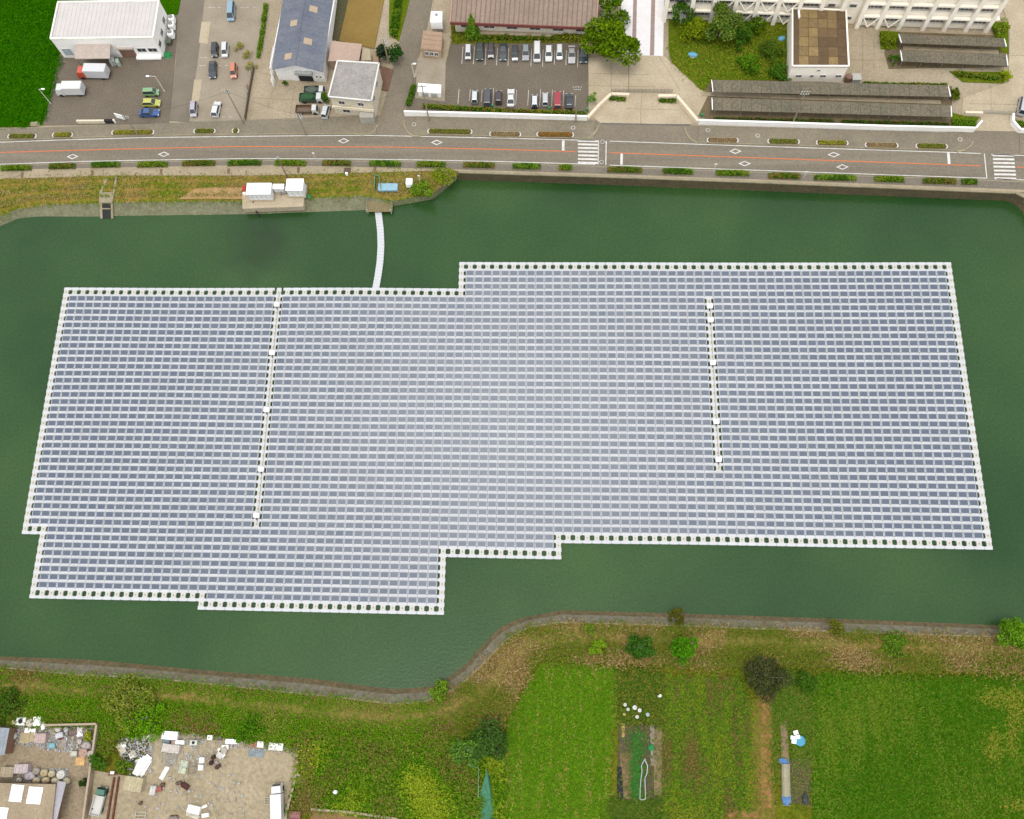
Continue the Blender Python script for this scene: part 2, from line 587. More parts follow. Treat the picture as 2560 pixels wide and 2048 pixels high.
wl_s = [W(*p, 0) for p in ((-150, 1630), (0, 1636), (217, 1642), (488, 1668.5), (780, 1690), (897, 1707), (986, 1717), (1088, 1710), (1161, 1658), (1200, 1612), (1243, 1566), (1293, 1542),
        (1405, 1520), (1688, 1528), (2060, 1540), (2222, 1546), (2453, 1556), (2700, 1565))]
top_s = [W(*p, 1.4) for p in ((-150, 1662), (0, 1668.5), (181, 1686), (380, 1696), (579, 1715.6), (780, 1737), (832, 1742), (980, 1760), (1062, 1755), (1128, 1727), (1177, 1691), (1213, 1654),
         (1273, 1592), (1325, 1567), (1400, 1556), (1723, 1565), (2060, 1578), (2255, 1585), (2485, 1592), (2700, 1600))]
toe_s = [W(*p, ZS) for p in ((-150, 1775), (60, 1790), (250, 1800), (430, 1815), (760, 1850), (1000, 1862), (1110, 1855), (1262, 1815), (1318, 1700), (1346, 1654), (1546, 1662), (1776, 1672),
         (1958, 1666), (2123, 1678), (2387, 1682), (2700, 1694))]
XW, XE, YN, YS = -900, 1100, 900, -700
ym = -10.0
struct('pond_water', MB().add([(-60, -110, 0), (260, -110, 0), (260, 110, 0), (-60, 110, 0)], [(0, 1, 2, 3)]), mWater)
xw_, xe_ = -45.0, 222.0
gn = [(XW, ym), (XW, YN), (XE, YN), (XE, ym), (xe_, ym), (xe_, 30)] + [(p.x + (1.0 if k > 6 else 0), p.y + 1.0) for k, p in list(enumerate(quay_t))[::-1]] + [(p.x, p.y) for p in path_s[-2::-1]] + [(xw_, 38), (xw_, ym)]
slab('ground', gn, ZN - .10, mConc, 6.0)
gs = [(XW, ym), (XW, YS), (XE, YS), (XE, ym), (xe_, ym)] + [(p.x, p.y) for p in top_s[::-1]] + [(xw_, -60), (xw_, ym)]
slab('field_ground', gs, ZS - .1, mWeed, 4.0)

# banks
b = loft(MB(), [path_s, top_n], 120, 6, .18, .5)
struct('pond_bank', b, mDry)
b = loft(MB(), [[p + Vector((0, 0, .02)) for p in top_n], [p - Vector((0, 0, .3)) for p in wl_n]], 120, 3, .05, 1.0)
struct('pond_revetment', b, mRevN)
b = loft(MB(), [[p for p in quay_t], [p - Vector((0, 0, .3)) for p in quay_w]], 80, 3, .03, 1.0)
struct('quay_wall', b, mQuay)
b = MB(); ribbon(b, [p + Vector((0, .3, 0)) for p in quay_t[:7]], .8, ZN + .06, .3)
struct('quay_coping', b, mCope)
mid_s = [a.lerp(c, .35) + Vector((0, 0, .7)) for a, c in zip(resample(top_s, 60), resample(toe_s, 60))]
b = loft(MB(), [top_s, mid_s, [p - Vector((0, 0, .15)) for p in toe_s]], 160, 6, .25, .5)
struct('south_bank', b, M('bank_weeds', C(152, 124, 66), C(108, 114, 32), scale=.13, fine=1.4, fvar=.3, bump=.4))
_w, _t = resample(wl_s, 160), resample(top_s, 160)
_m = [a.lerp(c, .45) for a, c in zip(_w, _t)]
b = loft(MB(), [[p - Vector((0, 0, .3)) for p in _w], _m], 160, 3, .04, 1.0)
struct('south_revetment_foot', b, M('revetment_brown', C(120, 102, 74), C(104, 96, 66), scale=.3, fine=1.6, fvar=.24, rough=.95, bump=.3))
b = loft(MB(), [[p + Vector((0, 0, .05)) for p in _m], _t], 160, 3, .04, 1.0)
struct('south_revetment', b, mRevS)
b = MB(); ribbon(b, [p + Vector((0, 0, .05)) for p in resample(top_s, 120)], .28, None, .2)
struct('south_coping', b, mCope)


def bank_z(x, y):
    """height on the south bank by nearest of the three guide lines"""
    best = 1e9
    for i in range(0, 160, 2):
        a = _ts[i]; c = _ms[i]; e = _es[i]
        for p in (a, c, e):
            d = (p.x - x) ** 2 + (p.y - y) ** 2
            if d < best: best, zz = d, p.z
    return zz


_ts, _ms, _es = resample(top_s, 160), resample(mid_s, 160), resample(toe_s, 160)

b = loft(MB(), [[V('R1', x, y, 2.3) for x, y in ((1640, 580), (1800, 566), (2060, 566))], [V('R1', x, y, 1.65) for x, y in ((1500, 668), (1800, 664), (2060, 668))]], 24, 4, .15, .6)
struct('bare_soil', b, M('sand_soil', C(196, 160, 108), C(170, 138, 86), scale=.5, fine=2, fvar=.15))

# ------------------------------------------------------------------ lots and plots north of the road
slab('paddy_field', VL('Z1', [(-900, -600), (2080, -600), (2030, 0), (2000, 165), (1800, 200), (700, 560), (640, 660), (560, 1090), (480, 1400), (320, 1425), (-900, 1440)]), ZN + .10, mPaddy, .4)
slab('depot_yard', VL('Z1', [(640, 640), (1700, 180), (2000, 165), (1955, 800), (1895, 1385), (480, 1408), (570, 1090)]), ZN, mAsphD, .4)
slab('driveway', VL('Z2', [(155, -300), (400, -300), (345, 160), (330, 340), (240, 995), (75, 985), (130, 500)]), ZN + .01, M('asphalt_worn', C(146, 136, 120), C(130, 120, 106), scale=.2, fine=3, fvar=.1), .4)
slab('concrete_patch', VL('Z2', [(340, 180), (415, 180), (390, 360), (318, 350)]), ZN + .03, mConcL, .2)
slab('concrete_patch', VL('Z2', [(280, 650), (345, 650), (320, 830), (258, 825)]), ZN + .03, mConcL, .2)
slab('gravel_lot', VL('Z2', [(400, -300), (900, -300), (862, 0), (700, 990), (240, 995), (330, 340), (345, 160)]), ZN + .005, mGravel, .4)
slab('workshop_yard', VL('Z2', [(900, -300), (1500, -300), (1440, 300), (1420, 560), (1800, 560), (1800, 950), (700, 990), (862, 0)]), ZN + .01, mConc, .4)
slab('bare_plot', VL('Z2', [(1560, -300), (1850, -300), (1830, 0), (1750, 400), (1465, 335), (1540, 0)]), ZN + .12, mOchre, .4)
slab('side_strip', VL('Z2', [(1470, -300), (1560, -300), (1540, 0), (1465, 335), (1400, 330), (1440, 0)]), ZN + .02, M('dark_weeds', C(84, 86, 50), C(100, 88, 66), scale=.6, fvar=.25), .4)  # weeds in a dark olive and brown tone
slab('grass_strip', VL('Z2', [(1880, -300), (2110, -300), (2035, 20), (1950, 340), (1868, 270)]), ZN + .05, mLawn, .4)
slab('side_road', [*VL('Z2', [(2120, -300), (2040, 0), (1960, 330), (1800, 955)]), *VL('F', [(985, 345), (1020, 345)]), *VL('Z3', [(95, 930), (105, 880), (290, 200), (330, 0), (400, -300)])], ZN + .012, mAsph, .4)
slab('school_parking', VL('Z3', [(480, 340), (1600, 330), (1605, 905), (1580, 945), (110, 905), (160, 640), (430, 560)]), ZN + .01, mAsphD, .4)
slab('planted_verge', VL('Z3', [(480, 200), (1620, 280), (1600, 350), (490, 360)]), ZN + .06, mWeed, .4)
slab('entrance_paving', [*VL('Z3', [(1605, 470), (1900, 440)]), *VL('Z4', [(0, 545), (400, 560), (760, 890), (850, 930), (700, 1240), (250, 1240)]), *VL('Z3', [(1710, 1010), (1640, 960), (1605, 900)])], ZN + .03, mConcL, .4)
slab('tiled_path', VL('Z4', [(-30, -300), (420, -300), (400, 0), (390, 560), (-30, 550)]), ZN + .04, M('pale_tiles', (.62, .60, .60), var=.05, scale=.6, fine=2, fvar=.05), .4)
for k, (x0, x1) in enumerate(((95, 130), (275, 312))):
    slab('tile_band', VL('Z4', [(x0 + 5, -300), (x1 + 5, -300), (x1 - 12, 555), (x0 - 17, 555)]), ZN + .06, M('pink_tiles', C(176, 154, 146), var=.06, scale=.8), .1)
slab('lawn', VL('Z4', [(445, 180), (1000, 130), (1690, 240), (1690, 805), (865, 800), (800, 915), (750, 885), (480, 620), (445, 500)]), ZN + .08, mLawn, .4)
slab('shrub_bed', VL('Z5', [(600, 335), (805, 345), (790, 535), (610, 530)]), ZN + .08, mLawn, .4)
slab('shrub_bed', VL('Z5', [(1800, 240), (1985, 240), (1990, 580), (1880, 560)]), ZN + .08, mLawn, .4)
slab('shrub_bed', VL('Z5', [(1350, 770), (1960, 780), (1990, 840), (1930, 900), (1500, 885)]), ZN + .08, mLawn, .4)
slab('shrub_bed', VL('Z5', [(1380, 1215), (1500, 1250), (1680, 1262), (1600, 1375), (1370, 1370)]), ZN + .08, mLawn, .4)
slab('shed_yard', [*VL('Z4', [(860, 800), (1690, 800)]), *VL('Z5', [(240, 900), (1380, 930), (1380, 1260), (1360, 1370), (0, 1330)]), *VL('Z4', [(830, 1190), (740, 1150), (800, 920)])], ZN + .022, M('shed_ground', C(136, 118, 88), C(112, 98, 74), scale=.3, fvar=.2), .4)
slab('shed_yard', VL('Z5', [(790, 345), (1830, 380), (1990, 420), (1980, 720), (700, 740), (650, 560)]), ZN + .03, M('shed_ground'), .4)
slab('school_drive', VL('Z5', [(1900, 0), (2300, -100), (2300, 1240), (1480, 1240), (1500, 1060), (1990, 880), (2000, 300)]), ZN + .02, mConcL, .4)
slab('school_gateway', VL('Z5', [(1690, 1200), (2030, 1230), (2010, 1300), (2100, 1420), (1620, 1410), (1690, 1310)]), ZN + .04, mConcL, .4)

# ------------------------------------------------------------------ road, pavements, markings
n_edge = [(-150, 360), (0, 356), (166, 350), (356, 344.5), (640, 341), (764, 339.8), (926, 339), (1033, 341), (1240, 345.5), (1497, 352), (1518, 353), (1860, 365), (2366, 381), (2461, 384.5), (2480, 386.8), (2560, 389.4), (2720, 395)]
s_edge = [(-150, 416), (0, 411), (208, 404), (356, 401), (580, 397.3), (640, 396.8), (886, 398), (1033, 400), (1240, 404), (1497, 411.6), (1515, 413), (1860, 425), (2467, 446), (2560, 450.4), (2720, 457)]
c_line = [(-150, 386), (0, 381.6), (267, 374), (580, 366.9), (640, 366.8), (960, 368), (1220, 373), (1445, 379.5), (1518, 382), (1860, 394), (2461, 415.3), (2542, 418), (2720, 425)]
NE = [W(*p) for p in n_edge]; SE = [W(*p) for p in s_edge]; CL = [W(*p) for p in c_line]
n_out = [p + Vector((0, .55, 0)) for p in NE]
s_out = [p - Vector((0, .5, 0)) for p in SE]
road = slab('road', n_out + s_out[::-1], ZN + .02, M('road_asphalt', C(152, 141, 124), C(132, 123, 108), scale=.35, st=(.06, 1.5, 1), fine=3.5, fvar=.16, rough=.9), .4)
walk_n = resample([W(*p) for p in ((-150, 330), (0, 323), (330, 312), (640, 300), (860, 292), (920, 290), (1010, 288), (1240, 293), (1460, 300), (1745, 315), (1860, 318), (2360, 332), (2480, 325), (2560, 330), (2720, 336))], 90)
path_n = resample([W(*p) for p in ((-150, 436), (0, 425), (250, 420), (640, 413), (900, 418), (1140, 424), (1200, 426), (1500, 435), (1860, 448), (2300, 465), (2560, 475), (2720, 480))], 90)
# north footway split where the side road and the school entrance cross it
no_ = resample(n_out, 90)
i_sr0 = min(range(90), key=lambda i: abs(no_[i].x - W(942, 336).x)); i_sr1 = min(range(90), key=lambda i: abs(no_[i].x - W(1030, 338).x))
i_e0 = min(range(90), key=lambda i: abs(no_[i].x - W(1468, 345).x)); i_e1 = min(range(90), key=lambda i: abs(no_[i].x - W(1742, 356).x))
i_g0 = min(range(90), key=lambda i: abs(no_[i].x - W(2400, 376).x)); i_g1 = min(range(90), key=lambda i: abs(no_[i].x - W(2545, 384).x))


def wn_at(i):
    return min(walk_n, key=lambda p: abs(p.x - no_[i].x))


for a, c in ((0, i_sr0), (i_sr1, i_e0), (i_e1, i_g0), (i_g1, 89)):
    slab('pavement', [no_[i] for i in range(a, c + 1)] + [wn_at(i) for i in range(c, a - 1, -1)], ZN + .13, mPave, .4)
    b = MB(); ribbon(b, [no_[i] + Vector((0, -.08, 0)) for i in range(a, c + 1)], .18, ZN + .15, .3)
    struct('kerb', b, mCope)
for a, c in ((i_sr0, i_sr1), (i_e0, i_e1), (i_g0, i_g1)):
    slab('road_mouth', [no_[i] - Vector((0, .3, 0)) for i in range(a, c + 1)] + [wn_at(i) for i in range(c, a - 1, -1)], ZN + .026, mAsph, .3)
# curved kerbs at the mouths
for view, pts in (('R2', [(985, 110), (1060, 118), (1120, 112), (1160, 88), (1190, 40)]), ('R2', [(1400, 0), (1412, 60), (1440, 105), (1480, 128), (1540, 132)]), ('R3', [(880, 215), (920, 190), (955, 145), (975, 100)]),
                  ('R3', [(1670, 125), (1690, 180), (1725, 225), (1775, 250)]), ('R4', [(1640, 430), (1700, 415), (1745, 385), (1765, 350)])):
    b = MB(); ribbon(b, resample(VL(view, pts, ZN + .16), 14), .38, ZN + .16, .3)
    struct('kerb', b, mCope)
slab('pavement', [p for p in resample(s_out, 90)] + path_n[::-1], ZN + .13, M('pavement_south', C(142, 132, 120), C(128, 120, 104), scale=.25, fine=2.2, fvar=.14), .4)
slab('path', path_n + [p for p in resample(path_s[:-1] + [p + Vector((0, .25, 0)) for p in quay_t[:6]] + [W(2720, 492)], 90)][::-1], ZN + .10, mPath, .4)
b = MB(); ribbon(b, [p + Vector((0, -.05, 0)) for p in resample(s_out, 90)], .18, ZN + .15, .3)
struct('kerb', b, mCope)
ZP = ZN + .032
ZM = ZP + .006


def mark(name, pts, w, mat=mPaint, z=ZM):
    b = MB(); ribbon(b, pts, w, z)
    return struct(name, b, mat, road)


def part_line(line, x0, x1):
    r = resample(line, 240)
    return [p for p in r if x0 <= p.x <= x1]


xa, xb, xc, xd = W(1498, 380).x, W(1514, 380).x, W(2463, 410).x, W(2481, 410).x
for line in (NE, SE):
    for a, c in ((-99, xa), (xb, xc), (xd, 999)):
        q = part_line(line, a, c)
        mark('edge_line', q, .17)
for a, c in ((-99, W(1445, 380).x), (xb, xc), (W(2538, 418).x, 999)):
    mark('center_line', part_line(CL, a, c), .21, mOrange)
for k in range(7):
    y = [240, 268, 297, 327, 358, 388, 417][k]
    mark('crosswalk_stripe', VL('R3', [(800, y - 3), (966, y + 1)]), .46)
    y = [458, 487, 516, 545, 575, 604, 635][k]
    mark('crosswalk_stripe', VL('R4', [(1913 + k * 2.5, y), (2078 + k * 3, y + 3)]), .46)
mark('stop_line', VL('R3', [(680, 233), (680, 322)]), .55)
mark('stop_line', VL('R3', [(1157, 340), (1156, 432)]), .55)
mark('stop_line', VL('R4', [(1572, 438), (1580, 530)]), .55)
for v, p in (('R3', [(968, 234), (966, 430)]), ('R3', [(1031, 238), (1027, 434)]), ('R4', [(1850, 444), (1869, 635)])):
    mark('cross_line', VL(v, p), .2)
mDiam = ((('R1'), 612, 310), ('R1', 1380, 290), ('R2', 912, 172), ('R2', 1672, 185), ('R3', 2085, 322), ('R4', 690, 453), ('R4', 757, 548), ('R4', 5, 522))
for v, x, y in mDiam:
    b = MB()
    c = V(v, x, y)
    hx, hy = 1.3, .66
    o = [(c.x - hx, c.y), (c.x, c.y - hy), (c.x + hx, c.y), (c.x, c.y + hy)]
    i_ = [(c.x - hx * .66, c.y), (c.x, c.y - hy * .66), (c.x + hx * .66, c.y), (c.x, c.y + hy * .66)]
    b.add([(*p, ZM + .004) for p in o + i_], [(0, 1, 5, 4), (1, 2, 6, 5), (2, 3, 7, 6), (3, 0, 4, 7)])
    struct('diamond_marking', b, mPaint, road)
# parking bay lines (children of the lot)
lot = [o for o in COL.objects if o.name == 'school_parking'][0]
for x0, y0, x1, y1 in [(580, 380, 570, 522), (673, 382, 665, 525), (768, 383, 760, 530), (861, 390, 853, 535), (955, 392, 947, 538), (1140, 400, 1134, 542), (1235, 405, 1229, 545), (1330, 408, 1325, 528), (1424, 410, 1420, 532), (1520, 412, 1515, 552),
                       (548, 728, 538, 850), (640, 730, 632, 825), (737, 735, 728, 835), (830, 720, 822, 880), (1017, 735, 1010, 862), (1116, 735, 1108, 865), (1214, 730, 1206, 870), (1310, 735, 1304, 870), (1402, 740, 1396, 870), (1500, 780, 1494, 870)]:
    b = MB(); ribbon(b, VL('Z3', [(x0, y0), (x1, y1)]), .13, ZN + .02)
    struct('bay_line', b, M('faded_paint', (.42, .40, .37), var=.15, scale=1.5), lot)
lot2 = [o for o in COL.objects if o.name == 'gravel_lot'][0]
for y, xs in ((62, (395, 425, 470, 655, 700, 760)), (470, (325, 360, 480)), (535, (320, 350, 480, 530)), (955, (505, 560))):
    for x in xs:
        b = MB(); ribbon(b, VL('Z2', [(x, y), (x + 26, y + 2)]), .14, ZN + .02)
        struct('bay_line', b, M('faded_paint'), lot2)

# joints in the cast concrete areas and ring covers on the footway
def joints(host, lines, mat, z):
    h = [o for o in COL.objects if o.name == host][0]
    for v, a, c in lines:
        b = MB(); ribbon(b, [V(v, *a), V(v, *c)], .07, z)
        struct('joint', b, mat, h)
mJoint = M('joint_dark', C(140, 122, 96))
joints('entrance_paving', [('Z3', (1605, 600), (2100, 610)), ('Z3', (1605, 700), (2150, 712)), ('Z3', (1790, 460), (1790, 750)), ('Z3', (1935, 460), (1935, 750)), ('Z4', (45, 560), (45, 920)), ('Z4', (175, 960), (165, 1235)), ('Z4', (20, 1085), (560, 1100)), ('Z4', (345, 560), (560, 900))], mJoint, ZN + .036)
joints('workshop_yard', [('Z2', (935, 690), (880, 880)), ('Z2', (760, 800), (1100, 815)), ('Z2', (1100, 700), (1060, 960)), ('Z2', (820, 600), (920, 610))], M('joint_dark'), ZN + .016)
joints('school_drive', [('Z5', (1800, 930), (1800, 1200)), ('Z5', (1560, 1120), (2150, 1130)), ('Z5', (2010, 600), (2156, 600))], mJoint, ZN + .026)
gl_ = [('Z5', (420, 380), (420, 760)), ('Z5', (290, 490), (620, 495)), ('Z5', (290, 640), (640, 655)), ('Z5', (540, 380), (540, 760))]
g_ = [o for o in COL.objects if o.name == 'ground'][0]
for v, a, c in gl_:
    b = MB(); ribbon(b, [V(v, *a), V(v, *c)], .07, ZN - .09)
    struct('joint', b, mJoint, g_)
pv_ = [o for o in COL.objects if o.name.startswith('pavement')][0]
for v, x, y in (('R3', 760, 132), ('R3', 1862, 153), ('R2', 1487, 40), ('R4', 105, 308), ('R4', 1662, 338), ('R3', 1000, 247), ('R3', 993, 412)):
    c = V(v, x, y)
    b = MB()
    for k in range(14):
        a0, a1 = 6.2832 * k / 14, 6.2832 * (k + 1) / 14
        b.add([(c.x + r_ * math.cos(a), c.y + r_ * math.sin(a), ZN + .14) for r_, a in ((.48, a0), (.48, a1), (.34, a1), (.34, a0))], [(0, 1, 2, 3)])
    struct('ring_cover', b, M('faded_paint'), pv_)

# ------------------------------------------------------------------ floating solar array
PA, PB, PC, PD, PR = 4.99839198e-03, -4.21134998e-03, -7.20301724e-05, -4.54610078e-05, 0.843148156


def lat(i, j):
    a, b = i - 50, j - 18
    wv = .10 * noise.noise(Vector((i * .045, j * .06, 4.0)))
    wu = .05 * noise.noise(Vector((i * .05, j * .045, 8.0)))
    return Vector(((50 + a + wu + PA * b + PC * a * b) * S, (-PR * b + wv + PB * a + PD * a * b) * S, 0))


RP = PR * S
RZ = math.atan(PB)
mFloat = M('float_plastic', (.455, .465, .48), var=.07, scale=.2, fine=3, fvar=.05, rough=.55, spec=.4)
mFrame = M('panel_frame', C(196, 200, 206), var=.05, rough=.4, spec=.5)
mPanel = M('panel_glass', (.060, .083, .126), (.080, .097, .128), scale=.55, fine=5, fvar=.2, rough=.36, spec=.42)
mWalkF = M('walkway_plastic', (.475, .46, .425), (.40, .39, .355), scale=.3, fine=3, fvar=.05, rough=.6, spec=.3)
arr = thing('floating_solar_array', 'huge stepped raft of blue-grey solar panels on white floats in the green pond', 'solar array', lat(50, 18))
ARR0 = lat(50, 18)


def inside(i, j):
    if 46 <= i <= 101 and -4 <= j <= 33: return True
    if 0 <= i <= 46 and 0 <= j <= 33: return True
    if 2 <= i <= 57 and 33 <= j <= 35: return True
    if 2 <= i <= 45 and 35 <= j <= 41: return True
    if 20 <= i <= 45 and 41 <= j <= 42: return True
    return False


hole_rows = [(-4, 46, 101), (0, 0, 46), (33, 0, 2), (33, 57, 101), (35, 45, 57), (41, 2, 20), (42, 20, 45)]
edge_cols = [(46, -4, 0), (0, 0, 33), (2, 33, 41), (20, 41, 42), (45, 35, 42), (57, 33, 35), (101, -4, 33)]
bars = set()
for j, a, c in hole_rows:
    for i in range(a, c + 1): bars.add((i, j))
ecol = set()
for i, a, c in edge_cols:
    for j in range(a, c + 1): bars.add((i, j)); ecol.add((i, j))
walk = {(25, j) for j in range(0, 33)} | {(74, j) for j in range(1, 25)}
bars |= walk
panels = [(i, j) for i in range(0, 102) for j in range(-4, 43) if inside(i, j) and (i, j) not in bars]

# templates: (verts, faces, material index per face)
def tmpl_box(poly, z0, z1):
    b = MB().prism(poly, z0, z1)
    return b.v, b.f


hw, hd = .415 * S, .325 * RP
tl = math.radians(14.5)
def tp(x, y, z): return (x, y * math.cos(tl) - z * math.sin(tl), .58 + y * math.sin(tl) + z * math.cos(tl))
pv = [tp(x, y, z) for z in (-.02, .02) for x, y in ((-hw, -hd), (hw, -hd), (hw, hd), (-hw, hd))]
e = .035
pv += [tp(x, y, .02) for x, y in ((-hw + e, -hd + e), (hw - e, -hd + e), (hw - e, hd - e), (-hw + e, hd - e))]
pf = [(3, 2, 1, 0), (0, 1, 5, 4), (1, 2, 6, 5), (2, 3, 7, 6), (3, 0, 4, 7), (4, 5, 9, 8), (5, 6, 10, 9), (6, 7, 11, 10), (7, 4, 8, 11), (8, 9, 10, 11)]
pm = [0] * 9 + [1]
T_panel = (pv, pf, pm)
q = .485 * S
v_, f_ = tmpl_box([(-q, -.30 * RP), (q, -.30 * RP), (q, .30 * RP), (-q, .30 * RP)], -.15, .36)
lip = MB()
lip.v, lip.f = list(v_), list(f_)
for sx in (-1, 1): lip.box(sx * .4575 * S, 0, .362, .05 * S, .60 * RP, .17)
v_, f_ = lip.v, lip.f
T_main = (v_, f_, [0] * len(f_))
def band(x0, x1, h0=.19, h1=.165):
    w = (x1 - x0) * S
    return [(x0 * S + .02, -h1 * RP), (x0 * S + w * .25, -h0 * RP), (x1 * S - w * .25, -h0 * RP), (x1 * S - .02, -h1 * RP), (x1 * S - .02, h1 * RP), (x1 * S - w * .25, h0 * RP), (x0 * S + w * .25, h0 * RP), (x0 * S + .02, h1 * RP)]
def T_band(x0, x1):
    v, f = tmpl_box(band(x0, x1), -.15, .42)
    return (v, f, [0] * len(f))
TB = {}
g = .34 * RP
v_, f_ = tmpl_box([(-.33 * S, -g), (.33 * S, -g), (.25 * S, -g * .55), (.25 * S, g * .55), (.33 * S, g), (-.33 * S, g), (-.25 * S, g * .55), (-.25 * S, -g * .55)], -.15, .44)
T_bar = (v_, f_, [0] * len(f_))


def place(T, i, j, joined):
    p = lat(i, j) - ARR0
    ca, sa = math.cos(RZ), math.sin(RZ)
    b = len(joined[0])
    jx, jy = (random.gauss(0, .012), random.gauss(0, .012)) if T is T_panel else (0, 0)
    joined[0].extend((p.x + x * ca - y * sa, p.y + x * sa + y * ca, z + jx * x + jy * y) for x, y, z in T[0])
    joined[1].extend(tuple(k + b for k in f) for f in T[1])
    joined[2].extend(T[2])


def mesh_of(name, v, f, m, mats):
    me = bpy.data.meshes.new(name)
    me.from_pydata(v, [], f)
    for x in mats: me.materials.append(x)
    me.polygons.foreach_set('material_index', m)
    me.update()
    return me


def pieces(name, items, mats, stuffname):
    """items: (template, i, j); the 300 nearest the camera are parts of their own, the rest one part"""
    items = sorted(items, key=lambda t: (lat(t[1], t[2]) - CAM).length)
    cache = {}
    for T, i, j in items[:300]:
        if id(T) not in cache: cache[id(T)] = mesh_of(name, T[0], T[1], T[2], mats)
        o = bpy.data.objects.new(name, cache[id(T)])
        COL.objects.link(o)
        o.parent = arr
        o.location = lat(i, j) - ARR0
        o.rotation_euler = (random.gauss(0, .012), random.gauss(0, .012), RZ) if T is T_panel else (0, 0, RZ)
    if len(items) > 300:
        J = ([], [], [])
        for T, i, j in items[300:]: place(T, i, j, J)
        o = bpy.data.objects.new(stuffname, mesh_of(stuffname, *J, mats))
        COL.objects.link(o)
        o.parent = arr
        o['kind'] = 'stuff'


pieces('solar_panel', [(T_panel, i, j) for i, j in panels], [mFrame, mPanel], 'solar_panel_field')
pieces('main_float', [(T_main, i, j) for i, j in panels], [mFloat], 'main_float_field')
pieces('walkway_float', [(T_bar, i, j) for i, j in sorted(bars)], [mWalkF], 'walkway_float_field')
bitems = []
for i in range(0, 102):
    for j in range(-5, 43):
        up, dn = inside(i, j), inside(i, j + 1)
        if not (up or dn): continue
        if i == 25 and j == -1: continue
        lf = inside(i - 1, j) or inside(i - 1, j + 1)
        rt = inside(i + 1, j) or inside(i + 1, j + 1)
        k = (-.5 if lf else -.31, .5 if rt else .31)
        # a corner band at the stepped outline ends with its own bar
        if (i, j) in ecol or (i, j + 1) in ecol:
            l2 = (inside(i - 1, j) and up) or (inside(i - 1, j + 1) and dn)
            r2_ = (inside(i + 1, j) and up) or (inside(i + 1, j + 1) and dn)
            k = (-.5 if l2 else -.31, .5 if r2_ else .31)
        if k not in TB: TB[k] = T_band(*k)
        bitems.append((TB[k], i, j + .5))
bitems.append((T_band(-.27, .27), 25, -.5))
pieces('connector_float', bitems, [mFloat], 'connector_float_field')
# mooring lugs: small grey plugs at the middle of every walkway float
b = MB()
for i, j in bars:
    p = lat(i, j) - ARR0
    b.box(p.x, p.y, .442, .16, .3, .05)
tag(b.build('float_plug', M('plug_grey', (.22, .22, .22)), arr), kind='stuff')
# cable tray and combiner boxes on the two service walkways
mBox = M('box_white', (.85, .85, .83), var=.02, rough=.4, spec=.5)
for c, j0, j1, rows in ((25, 0, 32, (2, 9, 17, 25, 31)), (74, 1, 24, (2, 4, 10, 18, 23))):
    b = MB()
    for j in range(j0, j1):
        p, r_ = lat(c, j) - ARR0, lat(c, j + 1) - ARR0
        b.tube((p.x + .12, p.y, .49), (r_.x + .12, r_.y, .49), .045, None, 5)
    b.build('cable', M('cable_grey', (.30, .29, .27)), arr)
    for j in rows:
        p = lat(c, j) - ARR0
        bx = MB().bev(p.x, p.y + .1, .74, 1.15, .95, .5, .12).build('combiner_box', mBox, arr)
        MB().box(p.x - .4, p.y - .1, .44, .08, .6, .34).box(p.x + .4, p.y - .1, .44, .08, .6, .34).build('bracket', mSteel, bx)
        MB().tube((p.x, p.y - .38, .8), (p.x, p.y - .75, .36), .12, .1, 6).build('cable', M('black_cable', (.05, .05, .05)), bx)

# ------------------------------------------------------------------ pontoon walkway from the shore
pw_ = resample([W(945.5, 529, .3), W(951, 575, .3), W(952.5, 615, .3), W(950, 655, .3), W(945, 690, .3), W(939, 724, .3)], 26)
pt = thing('pontoon_walkway', 'narrow white curved pontoon gangway linking the raft to the road bank', 'gangway', pw_[0])
for k in range(25):
    a, c = pw_[k] - pw_[0], pw_[k + 1] - pw_[0]
    m_, d = (a + c) / 2, (c - a)
    MB().bev(0, 0, -.25, 1.42, d.length - .012, .35, .03).build('float_segment', mFloat, pt, (m_.x, m_.y, 0), math.atan2(d.y, d.x) + math.pi / 2)

# ------------------------------------------------------------------ building helpers
def quadfaces(mb, a, b, c, d):
    return mb.add([a, b, c, d], [(0, 1, 2, 3)])


def inset(poly, d):
    c = sum((Vector((p[0], p[1], 0)) for p in poly), Vector()) / len(poly)
    out = []
    for p in poly:
        v = Vector((p[0], p[1], 0)) - c
        out.append(c + v * (1 - d / max(.1, v.length)))
    return out


def rel(pts, root):
    return [Vector((p[0] - root.location.x, p[1] - root.location.y, 0)) for p in pts]


def window(parent, a, b, t, z, w, h, glass=mGlass, frame=None, sill=True, out=None, name='window'):
    """window on the wall from a to b (local), t = 0..1 along it; proud of the wall"""
    a, b = Vector((a[0], a[1], 0)), Vector((b[0], b[1], 0))
    d = (b - a).normalized()
    nrm = Vector((d.y, -d.x, 0)) if out is None else out
    p = a.lerp(b, t)
    ang = math.atan2(d.y, d.x)
    f = MB()
    q = p + nrm * .03
    for s in (-1, 1):
        f.box(q.x + d.x * s * w / 2, q.y + d.y * s * w / 2, z - h / 2, .1, .12, h, ang)
    f.box(q.x, q.y, z + h / 2, w + .1, .12, .1, ang).box(q.x, q.y, z - h / 2 - .1, w + .1, .16, .1, ang)
    f.box(q.x, q.y, z - h / 2, .06, .08, h, ang)
    o = f.build(name, frame or M('window_frame', (.55, .54, .52)), parent)
    MB().box(p.x + nrm.x * .02, p.y + nrm.y * .02, z - h / 2, w, .05, h, ang).build('pane', glass, o)
    return o


